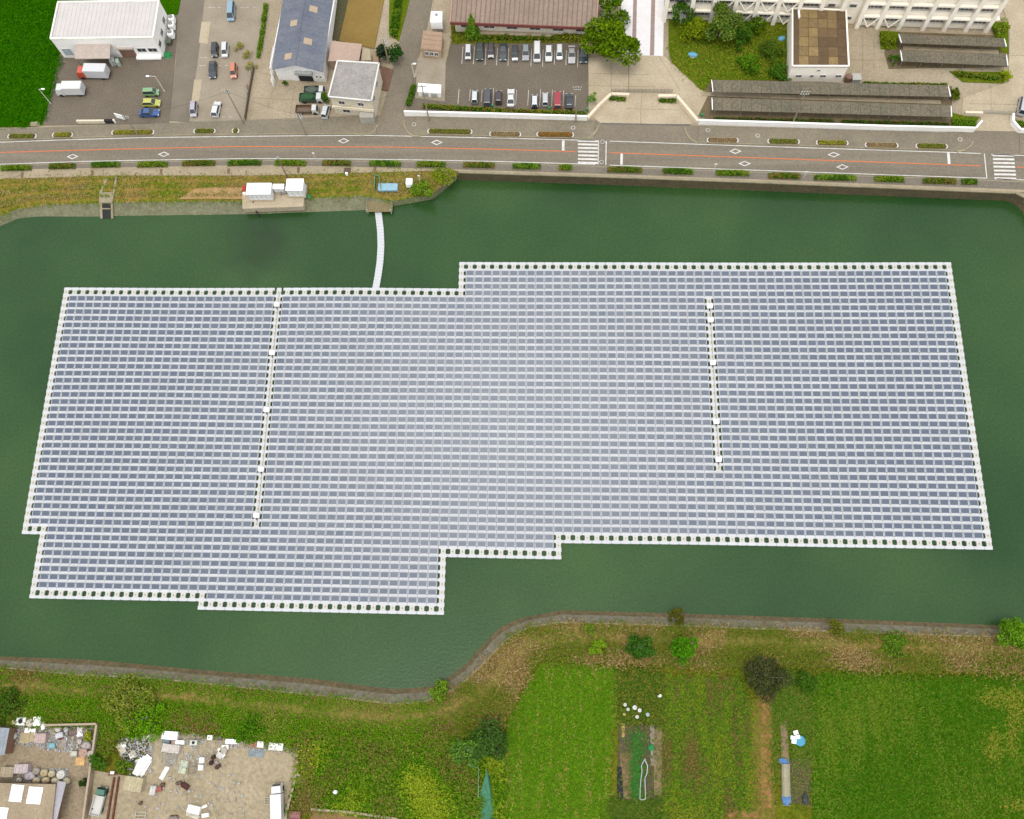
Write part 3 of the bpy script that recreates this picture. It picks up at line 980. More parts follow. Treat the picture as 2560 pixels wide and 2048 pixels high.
def block(name, label, cat, roof, z1, z0=ZN, wallm=mWall, roofm=None, over=.25, th=.25, parapet=0.0, group=None):
    """flat-roofed block; roof = world outline of its roof (front-left first, counter-clockwise seen from above)"""
    c = sum((Vector((p[0], p[1], 0)) for p in roof), Vector()) / len(roof)
    t = thing(name, label, cat, (c.x, c.y, z0), 0, group)
    r = rel(roof, t)
    wl = inset(r, over)
    MB().prism(wl, -.1, z1 - z0 - th).build('wall', wallm, t)
    ro = MB().prism(r, z1 - z0 - th + .004, z1 - z0).build('roof', roofm or wallm, t)
    if parapet:
        b = MB()
        n = len(r)
        for i in range(n):
            p, q = r[i], r[(i + 1) % n]
            m_, d = (p + q) / 2, q - p
            b.box(m_.x, m_.y, z1 - z0 + .002, d.length, .25, parapet, math.atan2(d.y, d.x))
        b.build('parapet', wallm, ro)
    return t, wl, r


# ------------------------------------------------------------------ white depot
x0, x1, y0, y1, H = -9.1, 13.8, 84.5, 94.6, 6.1
dep = thing('depot_building', 'long white two-storey depot with pale flat roof beside the rice field', 'building', ((x0 + x1) / 2, y0, ZN))
lx = (x1 - x0) / 2
MB().box(0, (y1 - y0) / 2, -.1, x1 - x0, y1 - y0, H - .2).build('wall', mWall, dep)
ro = MB().box(0, (y1 - y0) / 2, H - .296, x1 - x0 - .5, y1 - y0 - .5, .2).build('roof', M('depot_roof', (.47, .44, .425), var=.05, scale=.4, fvar=.05), dep)
b = MB()
for k in range(24):
    b.box(-lx + .7 + k * (2 * lx - 1.4) / 23, (y1 - y0) / 2, H - .095, .06, y1 - y0 - .8, .05)
b.build('roof_seam', M('depot_roof'), ro)
b = MB().box(0, .12, H - .298, 2 * lx + .2, .3, .5).box(0, y1 - y0 - .12, H - .298, 2 * lx + .2, .3, .5).box(-lx, (y1 - y0) / 2, H - .298, .3, y1 - y0 - .55, .5).box(lx, (y1 - y0) / 2, H - .298, .3, y1 - y0 - .55, .5)
b.build('parapet', M('cream_trim', (.78, .76, .68)), ro)
cx = [V('Z1', 855, 600, ZN + 3.5).x - dep.location.x, V('Z1', 1245, 600, ZN + 3.5).x - dep.location.x]
cm = (cx[0] + cx[1]) / 2
b = MB().add([(cx[0], -.02, 4.4), (cx[1], -.02, 4.4), (cx[1], -3.2, 3.6), (cx[0], -3.2, 3.6), (cx[0], -.02, 4.2), (cx[1], -.02, 4.2), (cx[1], -3.2, 3.4), (cx[0], -3.2, 3.4)],
             [(3, 2, 1, 0), (4, 5, 6, 7), (0, 1, 5, 4), (1, 2, 6, 5), (2, 3, 7, 6), (3, 0, 4, 7)])
cn_ = b.build('canopy', M('canopy_sheet', C(206, 190, 178), var=.06, scale=.8), dep)
for xx in cx:
    MB().tube((xx + (.15 if xx < cm else -.15), -3.0, -.1), (xx + (.15 if xx < cm else -.15), -3.0, 3.42), .08).build('post', mSteel, cn_)
for z1x in (1590, 1712):
    window(dep, (-lx, 0), (lx, 0), (V('Z1', z1x, 590, ZN + 2.2).x - x0) / (x1 - x0), 2.3, 2.0, 1.1)
window(dep, (-lx, 0), (lx, 0), (V('Z1', 750, 600, ZN + 2.2).x - x0) / (x1 - x0), 1.9, 2.0, 2.2, M('pale_glass', C(186, 200, 206), rough=.2))
for k, (zy, zh) in enumerate(((230, 2.6), (360, 2.6), (490, 2.6))):
    window(dep, (lx, 0), (lx, y1 - y0), (.12, .42, .75)[k], 2.8, 1.4, 1.2)
MB().box(V('Z1', 1420, 600, ZN + 2).x - dep.location.x, -.25, 2.9, 3.8, .5, .35).build('awning', M('canopy_sheet'), dep)
MB().box(V('Z1', 1420, 600, ZN + 2).x - dep.location.x, -.03, 0.0, 3.4, .1, 2.6).build('shutter_door', M('brown_door', C(150, 116, 98), var=.1), dep)
MB().box(V('Z1', 1660, 640, ZN + 1).x - dep.location.x, -.5, 0.2, 5.6, 1.0, .5).build('entrance_step', mWall, dep)
for k, (zx, zy) in enumerate(((1915, 190), (1912, 262), (1905, 360))):
    p = V('Z1', zx, zy, ZN + 1.4)
    t = thing('condenser_unit', 'white cooling unit beside the depot wall, %s of three' % ('farthest', 'middle', 'nearest')[k], 'cooling unit', (p.x + .2, p.y - .3, ZN), .1, 'cooling units by the depot')
    MB().bev(0, 0, .3, 1.3, 1.5, 1.5, .18).build('casing', mBox, t)
    MB().lathe(0, 0, [(.5, 1.8), (.5, 1.9), (.4, 1.92)], 14).build('fan_guard', mSteel, t)
    MB().box(-.45, 0, 0, .1, 1.3, .3).box(.45, 0, 0, .1, 1.3, .3).build('stand', mSteel, t)
p = V('Z1', 1900, 470, ZN + .6)
t = thing('waste_bin', 'dark grey-green bin behind the depot cooling units', 'bin', (p.x, p.y, ZN))
MB().bev(0, 0, 0, 1.0, 1.3, 1.0, .1).build('body', M('bin_green', C(96, 104, 84), var=.2), t)
MB().box(0, 0, 1.0, 1.06, 1.36, .08).build('lid', M('bin_lid', C(120, 122, 104)), t)
p = V('Z1', 1880, 612, ZN + .3)
t = thing('green_tarp', 'small bright green tarp heap at the depot corner', 'tarp', (p.x, p.y, ZN))
MB().blob(0, 0, .12, .85, .8, .42, .35, 14, 7, 3).build('sheet', M('green_sheet', C(48, 150, 84), var=.1), t)
MB().tube((-.6, -.5, .04), (.6, -.45, .05), .05).build('weight_bar', mSteel, t)
p = [V('Z1', 1225, 660, ZN + 1.6), V('Z1', 1330, 700, ZN + 1.2)]
for k, (zx, zy, w, lab) in enumerate(((1265, 690, 1.2, 'white plastic-wrapped roll cage by the depot canopy'), (1325, 700, .8, 'pale green-white pallet load next to the depot canopy'))):
    p = V('Z1', zx, zy, ZN + .9)
    t = thing('wrapped_pallet', lab, 'pallet load', (p.x, p.y, ZN), .35)
    MB().box(0, 0, 0, w + .1, 1.4, .14).build('pallet', M('pallet_wood', C(150, 120, 84)), t)
    MB().bev(0, 0, .144, w, 1.25, 1.5, .15).build('load', M('wrap_%d' % k, C(226, 232, 224) if not k else C(186, 206, 188), var=.08, scale=2), t)

# ------------------------------------------------------------------ blue-roofed workshop
ez = ZN + 4.3
fl, fr_ = V('Z2', 925, 556, ez), V('Z2', 1322, 576, ez)
bl = V('Z2', 1010, 0, ez)
dirb = (bl - fl).normalized()
fw = (fr_ - fl)
dl = 26.0
ang = math.atan2(fw.y, fw.x)
ws = thing('workshop', 'long white workshop with slate-blue gable roof and pale skylights', 'building', ((fl.x + fr_.x) / 2, (fl.y + fr_.y) / 2, ZN), ang)
wdt = fw.length
sh = dirb.x * math.cos(-ang) - dirb.y * math.sin(-ang)
dd = Vector((sh, math.sqrt(max(0, 1 - sh * sh)), 0))       # depth direction in the workshop's frame
hw_, rz_ = wdt / 2, 1.7
def wp(x, y, z): return (x + dd.x * y, dd.y * y, z)
b = MB().add([wp(-hw_, .3, -.1), wp(hw_, .3, -.1), wp(hw_, .3, 4.2), wp(0, .3, 5.75), wp(-hw_, .3, 4.2), wp(-hw_, dl, -.1), wp(hw_, dl, -.1), wp(hw_, dl, 4.2), wp(0, dl, 5.75), wp(-hw_, dl, 4.2)],
             [(0, 1, 2, 3, 4), (9, 8, 7, 6, 5), (1, 6, 7, 2), (0, 4, 9, 5)])
b.build('wall', M('workshop_wall', (.70, .69, .66), var=.06, scale=.7), ws)
mSlate = M('slate_roof', C(132, 136, 146), C(112, 118, 134), scale=.25, fine=2.5, fvar=.14)
npan = 12
for s in (-1, 1):
    for k in range(npan):
        ya, yb = -.3 + k * (dl + .3) / npan + .015, -.3 + (k + 1) * (dl + .3) / npan - .015
        ov = hw_ + .25
        zc_ = 4.3 + rz_ - rz_ * (ov / hw_)
        o = MB().add([wp(0, ya, 6.02), wp(s * ov, ya, zc_), wp(s * ov, yb, zc_), wp(0, yb, 6.02), wp(0, ya, 5.9), wp(s * ov, ya, zc_ - .12), wp(s * ov, yb, zc_ - .12), wp(0, yb, 5.9)],
                 [(0, 1, 2, 3) if s > 0 else (3, 2, 1, 0), (4, 5, 6, 7), (0, 4, 5, 1), (1, 5, 6, 2), (2, 6, 7, 3)]).build('roof_sheet', mSlate, ws)
MB().tube(wp(0, -.35, 6.03), wp(0, dl, 6.03), .12, None, 6).build('ridge_cap', mSlate, ws)
mSky = M('skylight', C(200, 178, 150), var=.1, scale=2, rough=.4)
for zx, zy in ((1255, 80), (1095, 195), (1210, 345), (1048, 465), (1080, 345)):
    p = V('Z2', zx, zy, ZN + 5.2)
    q = Vector((p.x - ws.location.x, p.y - ws.location.y, 0))
    q.rotate(Matrix.Rotation(-ang, 3, 'Z'))
    yy = q.y / dd.y
    xx = q.x - dd.x * yy
    s = 1 if xx > 0 else -1
    zz = lambda x: 6.05 - rz_ * abs(x) / hw_
    xa_, xb_ = xx - .85, xx + .85
    if zx != 1080:
        MB().add([wp(xa_, yy - .8, zz(xa_)), wp(xb_, yy - .8, zz(xb_)), wp(xb_, yy + .8, zz(xb_)), wp(xa_, yy + .8, zz(xa_))], [(0, 1, 2, 3)]).build('skylight', mSky, ws)
MB().add([wp(-.6, .24, 0), wp(2.6, .24, 0), wp(2.6, .24, 2.7), wp(-.6, .24, 2.7)], [(0, 1, 2, 3)]).build('doorway', mDark, ws)
MB().box(1.0, -.1, 2.75, 3.9, .7, .7).build('shutter_box', M('shutter_grey', C(186, 188, 182), var=.05), ws)
for k, s in enumerate((-1, 1)):
    MB().box(s * (hw_ + .32) + dd.x * 12, dd.y * dl / 2, 4.0, .18, dl * dd.y, .14).build('gutter', M('gutter_white', (.7, .7, .7)), ws)
for k, (x, z) in enumerate(((3.6, 1.6), (4.4, 1.6))):
    MB().box(x, .2, z, .3, .12, .3).build('vent', mDark, ws)
# white panels leaning along the workshop's left side
for k, (zx, zy) in enumerate(((935, 430), (925, 480), (918, 530), (920, 600), (925, 665))):
    p = V('Z2', zx, zy, ZN + .8)
    t = thing('stacked_boards', 'white boards leaning on the left side of the blue-roofed workshop, %s from the road' % ('fifth', 'fourth', 'third', 'second', 'nearest')[k], 'boards', (p.x, p.y, ZN), ang + math.pi / 2)
    for m_ in range(3):
        MB().box((m_ - 1) * .12, m_ * .13 - .13, 0.02, 1.5, .06, 1.5 + .2 * m_).build('board', mBox, t)

# ------------------------------------------------------------------ beige house, pink shed, small shed
hz = ZN + 6.0
roofq = VL('Z2', [(1376, 792), (1728, 826), (1790, 520), (1450, 500)], hz)
mBeige = M('beige_render', C(226, 212, 178), var=.05, scale=.5, k=1) if False else M('beige_render', (.56, .50, .38), var=.05, scale=.5)
hs, wl, rr_ = block('house', 'cream two-storey house with worn grey flat roof on the side-road corner', 'house', roofq, hz, ZN, mBeige, M('worn_roof', C(186, 180, 174), C(160, 154, 148), scale=.4, fine=2, fvar=.14), .3, .3)
for i in range(4):
    p, q_ = rr_[i], rr_[(i + 1) % 4]
    m_, d = (p + q_) / 2, q_ - p
    MB().box(m_.x, m_.y, 6.004, d.length, .3, .18, math.atan2(d.y, d.x)).build('roof_edge', M('roof_edge', (.6, .58, .55)), hs)
for k, (tt, z, w, h) in enumerate(((.25, 4.2, 1.3, 1.0), (.72, 4.2, 1.3, 1.0), (.3, 1.5, 1.6, 1.1))):
    window(hs, wl[0], wl[1], tt, z, w, h)
d = (wl[1] - wl[0])
for k, z in enumerate((2.6, 2.9)):
    m_ = (wl[0] + wl[1]) / 2
    nn = Vector((d.y, -d.x, 0)).normalized()
    MB().box(m_.x + nn.x * .3, m_.y + nn.y * .3, z, d.length + .2, .6 - .2 * k, .2, math.atan2(d.y, d.x)).build('ledge', mBeige, hs)
p = wl[0].lerp(wl[1], .8)
MB().box(p.x + .2, p.y - 1.0, 0, 3.0, 1.6, 2.3).build('porch', M('porch_grey', C(196, 190, 178)), hs)
for tt in (.2, .6):
    window(hs, wl[1], wl[2], tt, 4.2, 1.2, 1.0)
sq = VL('Z2', [(1372, 500), (1625, 495), (1648, 360), (1405, 335)], ZN + 3.2)
sh1, w1, _ = block('shed', 'low shed with pinkish-beige roof behind the cream house', 'shed', sq, ZN + 3.2, ZN, M('pink_wall', C(190, 160, 138), var=.1), M('pink_roof', C(204, 176, 158), var=.06, scale=.5), .2, .15)
window(sh1, w1[0], w1[1], .35, 1.6, 1.4, .8)
MB().box((w1[0] + w1[1]).x / 2 + 2.2, w1[0].y + .0, 0, 1.0, .1, 2.0).build('door', M('brown_door'), sh1)
sq = VL('Z2', [(1640, 495), (1725, 490), (1710, 400), (1655, 395)], ZN + 2.6)
sh2, w1, _ = block('shed', 'tiny beige lean-to shed right of the pinkish roof', 'shed', sq, ZN + 2.6, ZN, mBeige, M('lean_roof', C(196, 180, 150), var=.1), .12, .12)
MB().box((w1[0].x + w1[1].x) / 2, w1[0].y - .02, 0, .8, .08, 1.8).build('door', M('brown_door'), sh2)
sq = VL('Z2', [(1738, 505), (1785, 510), (1780, 420), (1742, 415)], ZN + 2.2)
sh3, w1, _ = block('shed', 'narrow brown store between the lean-to and the dark round tree', 'shed', sq, ZN + 2.2, ZN, M('brown_wall', C(146, 112, 88), var=.15), M('store_roof', C(170, 146, 116), var=.15), .1, .1)
MB().box((w1[0].x + w1[1].x) / 2, w1[0].y - .02, 0, .6, .06, 1.6).build('door', M('brown_door'), sh3)
sq = VL('Z2', [(1795, 720), (1860, 735), (1905, 560), (1800, 530)], ZN + .5)
slab('house_terrace', sq, ZN + .14, M('terrace_brown', C(140, 104, 86), C(120, 92, 78), scale=.6, fvar=.15), .3)

# ------------------------------------------------------------------ vehicles
CAR = {'sedan': (4.5, 1.74, 1.42, .86, .20, -.38, .05, -.22), 'hatch': (3.95, 1.69, 1.5, .9, .24, -.485, .08, -.38), 'kei': (3.4, 1.47, 1.7, .95, .36, -.49, .20, -.44),
       'van': (4.7, 1.74, 1.92, 1.0, .42, -.49, .27, -.45), 'suv': (4.5, 1.8, 1.65, .98, .24, -.48, .08, -.36)}


def paint(c, k=1):
    n = 'paint_%d_%d_%d' % c
    return M(n, C(*c), var=.02, fvar=.02, rough=.3, spec=.5, coat=.6)


def car(view, x, y, head, kind, colr, label, group=None, roofc=None, z0=ZN, cat='car', name='parked_car'):
    L_, w, h, bz, c0, c1, r0, r1 = CAR[kind]
    p = V(view, x, y, z0 + h * .55)
    t = thing(name, label, cat, (p.x, p.y, z0 + .02), math.radians(head), group)
    pm_ = paint(colr)
    hw2 = w / 2
    b = MB()
    st = [(L_ / 2, .30, bz * .62, .72), (L_ * .47, .24, bz * .78, .9), (L_ * c0, .20, bz * 1.0, 1), (-L_ * .0, .20, bz, 1), (L_ * c1 + .02, .20, bz, 1), (-L_ * .485, .24, bz * .94, .93), (-L_ / 2, .34, bz * .78, .8)]
    vs = []
    for xx, zl, zh, k in st:
        y_ = hw2 * k
        vs += [(xx, -y_ * .94, zl), (xx, -y_, (zl + zh) / 2), (xx, -y_ * .9, zh), (xx, y_ * .9, zh), (xx, y_, (zl + zh) / 2), (xx, y_ * .94, zl)]
    fs = []
    for k in range(len(st) - 1):
        for i in range(6):
            j = (i + 1) % 6
            fs.append((k * 6 + i, k * 6 + j, k * 6 + 6 + j, k * 6 + 6 + i))
    fs += [(5, 4, 3, 2, 1, 0), tuple(range((len(st) - 1) * 6, len(st) * 6))]
    b.add(vs, fs).build('body', pm_, t)
    yb, yt = hw2 * .88, hw2 * .70
    A = [(L_ * c0, -yb, bz), (L_ * c0, yb, bz), (L_ * c1, yb, bz), (L_ * c1, -yb, bz)]
    B = [(L_ * r0, -yt, h - .04), (L_ * r0, yt, h - .04), (L_ * r1, yt, h - .04), (L_ * r1, -yt, h - .04)]
    for nm, q4 in (('windshield', (A[0], A[1], B[1], B[0])), ('rear_window', (A[2], A[3], B[3], B[2])), ('side_window', (A[1], A[2], B[2], B[1])), ('side_window', (A[3], A[0], B[0], B[3]))):
        MB().add(q4, [(0, 1, 2, 3)]).build(nm, mGlass, t)
    rb = MB()
    rb.add([B[0], B[3], B[2], B[1], (L_ * r0 - .12, -yt + .08, h), (L_ * r1 + .1, -yt + .08, h), (L_ * r1 + .1, yt - .08, h), (L_ * r0 - .12, yt - .08, h)],
           [(3, 2, 1, 0), (4, 5, 6, 7)[::-1], (0, 1, 5, 4), (1, 2, 6, 5), (2, 3, 7, 6), (3, 0, 4, 7)])
    for a, c in zip(A, B): rb.tube(a, c, .06, None, 5)
    rb.build('roof', paint(roofc) if roofc else pm_, t)
    for sx in (.31, -.30):
        for sy in (-1, 1):
            MB().tube((L_ * sx, sy * (hw2 - .19), .30), (L_ * sx, sy * (hw2 + .005), .30), .30, None, 12).build('wheel', mRubber, t)
    for sy in (-1, 1):
        MB().box(L_ * .468, sy * hw2 * .66, bz * .6, .16, .34, .16).build('headlight', M('headlight', (.7, .72, .74), rough=.2), t)
        MB().box(-L_ * .488, sy * hw2 * .74, bz * .62, .08, .2, .24).build('tail_light', M('tail_light', (.35, .03, .02), rough=.3), t)
    return t


WHITE, SILVER, BLACK = (238, 238, 234), (190, 192, 196), (42, 44, 48)
gT, gB = 'cars in the upper row of the school car park', 'cars in the lower row of the school car park'
D_ = -90      # bonnet towards the road
for x, y, hd_, kd, c, lab, rc in [
    (622, 425, D_, 'kei', (128, 132, 134), 'small grey car with pale roof, leftmost of the upper school row', (226, 226, 230)),
    (718, 415, D_, 'suv', (44, 56, 50), 'very dark green car second from left in the upper school row', None),
    (808, 412, D_, 'kei', (64, 48, 56), 'dark plum car with white screen shade, upper school row', None),
    (908, 420, D_, 'sedan', (70, 80, 82), 'dark grey sedan fourth from left in the upper school row', None),
    (1005, 435, D_, 'kei', (150, 156, 160), 'small car with black roof and white bonnet in the upper school row', (36, 44, 48)),
    (1092, 425, D_, 'hatch', (176, 176, 182), 'silver hatchback just left of the big white van', (140, 152, 150)),
    (1185, 420, D_, 'van', WHITE, 'big white van, tallest in the upper school row', None),
    (1280, 432, D_, 'hatch', WHITE, 'white hatchback immediately right of the big white van', None),
    (1368, 425, D_, 'kei', (232, 234, 232), 'small boxy white car second right of the big white van', None),
    (1468, 440, D_, 'sedan', (206, 202, 202), 'pale silver sedan in the upper school row near the large tree', (170, 166, 160)),
    (1562, 438, D_, 'sedan', (46, 66, 72), 'dark teal sedan half under the large tree', None)]:
    car('Z3', x, y, hd_, kd, c, lab, gT, rc)
for x, y, hd_, kd, c, lab, rc in [
    (676, 785, 90, 'kei', (128, 150, 140), 'grey-green boxy car with white roof, leftmost of the lower school row', (230, 232, 234)),
    (780, 790, 90, 'van', (82, 80, 88), 'dark grey minivan second from left in the lower school row', None),
    (871, 790, 90, 'kei', (66, 56, 58), 'dark brown small car left of the white sedan', None),
    (970, 795, 90, 'sedan', WHITE, 'long white sedan in the lower school row', None),
    (1165, 822, 90, 'kei', (44, 58, 84), 'navy small car with white roof in the lower school row', (232, 236, 240)),
    (1252, 805, 90, 'kei', (206, 208, 212), 'pale silver boxy car left of the red minivan', None),
    (1352, 812, 90, 'van', (176, 42, 54), 'red minivan, the only red car of the school car park', None),
    (1447, 822, 90, 'hatch', (48, 58, 66), 'dark navy hatchback right of the red minivan', None)]:
    car('Z3', x, y, hd_, kd, c, lab, gB, rc)
gG = 'cars on the gravel lot'
for x, y, hd_, kd, c, lab, rc in [
    (577, 88, D_ + 3, 'van', (150, 184, 204), 'light blue van at the far end of the gravel lot', None),
    (444, 405, D_ + 4, 'kei', (50, 54, 60), 'black small car beside a white one on the gravel lot', None),
    (528, 405, D_ + 4, 'kei', (234, 236, 236), 'white small car right of the upper black car on the gravel lot', None),
    (428, 565, D_ + 6, 'sedan', (62, 68, 76), 'long dark sedan on the gravel lot', (40, 44, 50)),
    (598, 575, D_ + 6, 'kei', (222, 136, 98), 'orange small car on the gravel lot', None),
    (272, 890, D_ + 4, 'kei', (196, 192, 200), 'silver small car nearest the driveway end by the road', None),
    (456, 888, 86, 'hatch', (240, 240, 238), 'white hatchback near the road on the gravel lot', None)]:
    car('Z2', x, y, hd_, kd, c, lab, gG, rc)
car('Z2', 1352, 905, 82, 'kei', (224, 226, 230), 'white small car squeezed left of the cream house', None)
car('Z1', 1692, 1030, 2, 'kei', (142, 188, 132), 'pale green small car, uppermost of three bright cars in the depot yard', 'bright cars in the depot yard')
car('Z1', 1695, 1150, 0, 'hatch', (206, 210, 96), 'lime yellow car between the green and blue cars', 'bright cars in the depot yard')
car('Z1', 1672, 1262, 0, 'sedan', (52, 96, 160), 'blue car, lowest of three bright cars in the depot yard', 'bright cars in the depot yard')
car('Z5', 2150, 1130, 72, 'van', (206, 208, 214), 'silver van cut by the right picture edge behind the school wall', None)


def truck(view, x, y, head, L_, w, boxh, cabc, boxc, label, bed=False, z0=ZN, decal=None):
    p = V(view, x, y, z0 + boxh * .55)
    t = thing('parked_truck', label, 'truck', (p.x, p.y, z0 + .02), math.radians(head))
    cl = min(1.9, L_ * .27)
    MB().box(-.1, 0, .45, L_ - .3, w * .5, .22).build('chassis', M('chassis', (.05, .05, .05)), t)
    ch = min(2.2, boxh * .82)
    c0, c1 = L_ / 2, L_ / 2 - cl
    b = MB().add([(c0, -w * .46, .4), (c0, w * .46, .4), (c1, w * .47, .4), (c1, -w * .47, .4), (c0 - .05, -w * .46, ch * .55), (c0 - .05, w * .46, ch * .55), (c0 - .38, -w * .4, ch), (c0 - .38, w * .4, ch), (c1, w * .43, ch), (c1, -w * .43, ch)],
                 [(0, 1, 5, 4), (4, 5, 7, 6), (6, 7, 8, 9), (1, 2, 8, 7, 5), (3, 0, 4, 6, 9), (2, 3, 9, 8)])
    cb = b.build('cab', paint(cabc), t)
    MB().add([(c0 - .04, -w * .4, ch * .58), (c0 - .04, w * .4, ch * .58), (c0 - .36, w * .36, ch * .97), (c0 - .36, -w * .36, ch * .97)], [(0, 1, 2, 3)]).build('windshield', mGlass, cb)
    for s in (-1, 1):
        MB().box(c0 - .03, s * w * .36, .6, .08, .25, .2).build('headlight', M('headlight'), cb)
    bl_ = L_ - cl - .12
    bxm = (c1 - .12 - bl_ / 2)
    if bed:
        b = MB().box(bxm, 0, .7, bl_, w, .12)
        for s in (-1, 1): b.box(bxm, s * (w / 2 - .03), .82, bl_, .06, .5)
        b.box(bxm - bl_ / 2 + .03, 0, .82, .06, w - .14, .5).box(bxm + bl_ / 2 - .03, 0, .82, .06, w - .14, .8)
        b.build('bed', paint(boxc), t)
    else:
        o = MB().bev(bxm, 0, .7, bl_, w, boxh - .7, .06).build('cargo_box', paint(boxc), t)
        MB().box(bxm - bl_ / 2 - .02, 0, .8, .05, w * .94, boxh - .95).build('rear_door', M('truck_door', (.5, .5, .5)), o)
        if decal:
            dm = MB()
            dm.add([(bxm - bl_ * .05 * 1 + a, -w / 2 - .012, z) for a, z in ((-1.6, .9), (0.6, .9), (.9, 1.5), (-.2, 2.0), (-1.6, 1.6))], [(0, 1, 2, 3, 4)])
            dm.build('decal', M('decal_green', C(188, 186, 92), var=.2, scale=2), o)
    for sx in (L_ / 2 - cl * .55, bxm - bl_ * .22):
        for s in (-1, 1):
            MB().tube((sx, s * (w / 2 - .28), .42), (sx, s * (w / 2 - .02), .42), .42, None, 12).build('wheel', mRubber, t)
    return t


truck('Z1', 1035, 800, 178, 7.0, 2.2, 3.0, (226, 92, 60), (236, 236, 238), 'white box truck with orange-red cab at the depot canopy')
truck('Z1', 780, 995, 180, 6.2, 2.1, 2.9, (238, 240, 236), (244, 244, 242), 'white delivery truck with green and yellow side decal nearer the road', decal=True)
truck('Z2', 1200, 890, 0, 4.9, 1.8, 1.9, (232, 230, 222), (112, 84, 56), 'small truck with white cab and brown bed in front of the workshop', bed=True)
t = truck('Z2', 1235, 795, 0, 5.2, 1.9, 1.9, (232, 234, 232), (54, 88, 60), 'white-cab truck loaded under a green tarp beside the workshop door', bed=True)
MB().blob(-.7, 0, 1.25, 1.65, .85, .55, .12, 14, 7, 5).build('tarp', M('green_tarp_dark', C(58, 106, 62), C(48, 88, 56), scale=1.2), t)
t = truck('Z2', 1262, 735, 0, 4.6, 1.8, 1.9, (236, 238, 238), (92, 104, 92), 'white-cab truck with grey-green cover right at the workshop door', bed=True)
MB().blob(-.6, 0, 1.2, 1.5, .8, .5, .12, 14, 7, 8).build('tarp', M('grey_tarp', C(100, 112, 102), var=.1), t)

# depot frontage
p = V('Z1', 1360, 1335, ZN + 1.0)
t = thing('sign_board', 'tilted white notice board at the depot entrance', 'sign', (p.x, p.y, ZN + .1), -.3)
MB().box(0, 0, 1.0, 2.0, .12, 1.5).build('board', mBox, t)
for s in (-.7, .7): MB().tube((s, .08, -.1), (s, .08, 1.2), .06).build('post', mSteel, t)
p = V('Z1', 1020, 1365, ZN + .5)
t = thing('low_wall', 'low beige block wall with black end panel at the depot entrance', 'wall', (p.x, p.y, ZN))
MB().box(0, 0, 0, 6.2, .4, .9).build('wall_body', M('beige_render'), t)
MB().box(4.1, 0, 0, 1.9, .5, 1.0).build('end_panel', mDark, t)
MB().lathe(5.3, 0, [(.22, 0), (.22, 1.0), (.14, 1.15), (.02, 1.2)], 10).build('post', mWall, t)
p = V('Z1', 385, 1385, ZN + .3)
t = thing('concrete_culvert_head', 'pale sloping concrete block at the corner of the rice field', 'concrete block', (p.x, p.y, ZN))
MB().box(0, 0, -.1, 2.6, 1.2, .5, 0, .6, .6).build('block_body', mCope, t)
MB().box(0, -.5, .1, 1.2, .4, .2).build('lip', mCope, t)


def lamp(view, bx, by, tx_, h, arm, label, z0=ZN, name='street_lamp'):
    p = V(view, bx, by, z0)
    t = thing(name, label, 'street lamp', p)
    MB().lathe(0, 0, [(.14, -.1), (.14, .4), (.09, .45), (.06, h)], 8).build('pole', M('lamp_pole', (.62, .60, .52)), t)
    MB().tube((0, 0, h - .05), (arm, 0, h + .1), .045).build('arm', M('lamp_pole'), t)
    MB().bev(arm + (.25 if arm > 0 else -.25), 0, h + .02, .75, .32, .16, .05).build('lamp_head', mBox, t)
    return t


lamp('Z1', 570, 1165, 0, 5.0, .7, 'slim cream lamp post at the rice field edge of the depot yard')
lamp('Z1', 1850, 1030, 0, 5.2, -1.4, 'slim white lamp post by the pale green car')
lamp('Z3', 183, 632, 0, 4.4, .4, 'white lamp post at the side-road kerb by the school')


def pole(view, bx, by, h, label, arms=((.0, 1.8),), trans=False, z0=ZN, lean=0.0, r=.16, rz=0.0, lamp_=False, mat=None):
    p = V(view, bx, by, z0)
    t = thing('utility_pole', label, 'utility pole', p, rz)
    pm_ = mat or M('pole_concrete', C(168, 158, 138), var=.08)
    MB().tube((0, 0, -.2), (lean, 0, h), r, r * .6, 10).build('pole_shaft', pm_, t)
    for dz, w in arms:
        MB().box(lean, 0, h - .4 - dz, w, .1, .12).build('crossarm', mSteel, t)
        for s in (-.9, -.3, .3, .9):
            MB().lathe(lean + s * w / 2, 0, [(.05, h - .28 - dz), (.07, h - .2 - dz), (.04, h - .08 - dz)], 6).build('insulator', mBox, t)
    if trans:
        MB().lathe(lean + .4, 0, [(.28, h - 2.2), (.3, h - 1.3), (.2, h - 1.2)], 10).build('transformer', M('transformer_grey', C(206, 206, 200)), t)
    if lamp_:
        MB().tube((0, 0, h * .75), (0, -1.3, h * .8), .05).build('lamp_arm', mSteel, t)
    return t


P_A = pole('Z2', 684, 1008, 11.5, 'tall utility pole at the front corner of the gravel lot', ((0, 1.8), (.7, 1.4)), z0=ZN + .1)
P_B = pole('R1', 1165, 130, 7.0, 'utility pole on the north footway left, by the road edge', ((0, 1.6), (.6, 1.2)), z0=ZN + .13)
P_C = pole('R2', 605, 122, 7.5, 'pole with crossed arms on the footway in front of the workshop', ((0, 1.8), (.7, 1.8)), True, z0=ZN + .13)
P_D = pole('Z3', 303, 990, 12.0, 'utility pole at the left end of the white school wall', ((0, 1.8),), z0=ZN + .13)
P_E = pole('Z3', 1500, 1000, 12.0, 'utility pole at the school wall beside the navy hatchback', ((0, 1.8), (.8, 1.4)), z0=ZN + .13)
P_F = pole('Z4', 1678, 1245, 11.2, 'utility pole with double crossarm before the long shed roofs', ((0, 1.7), (.8, 1.7)), z0=ZN + .13)
P_G = pole('Z2', 1870, 520, 8.0, 'utility pole with transformer beside the dark round tree', ((0, 1.6), (.6, 1.6)), True, mat=M('pole_pale', C(190, 180, 130)))
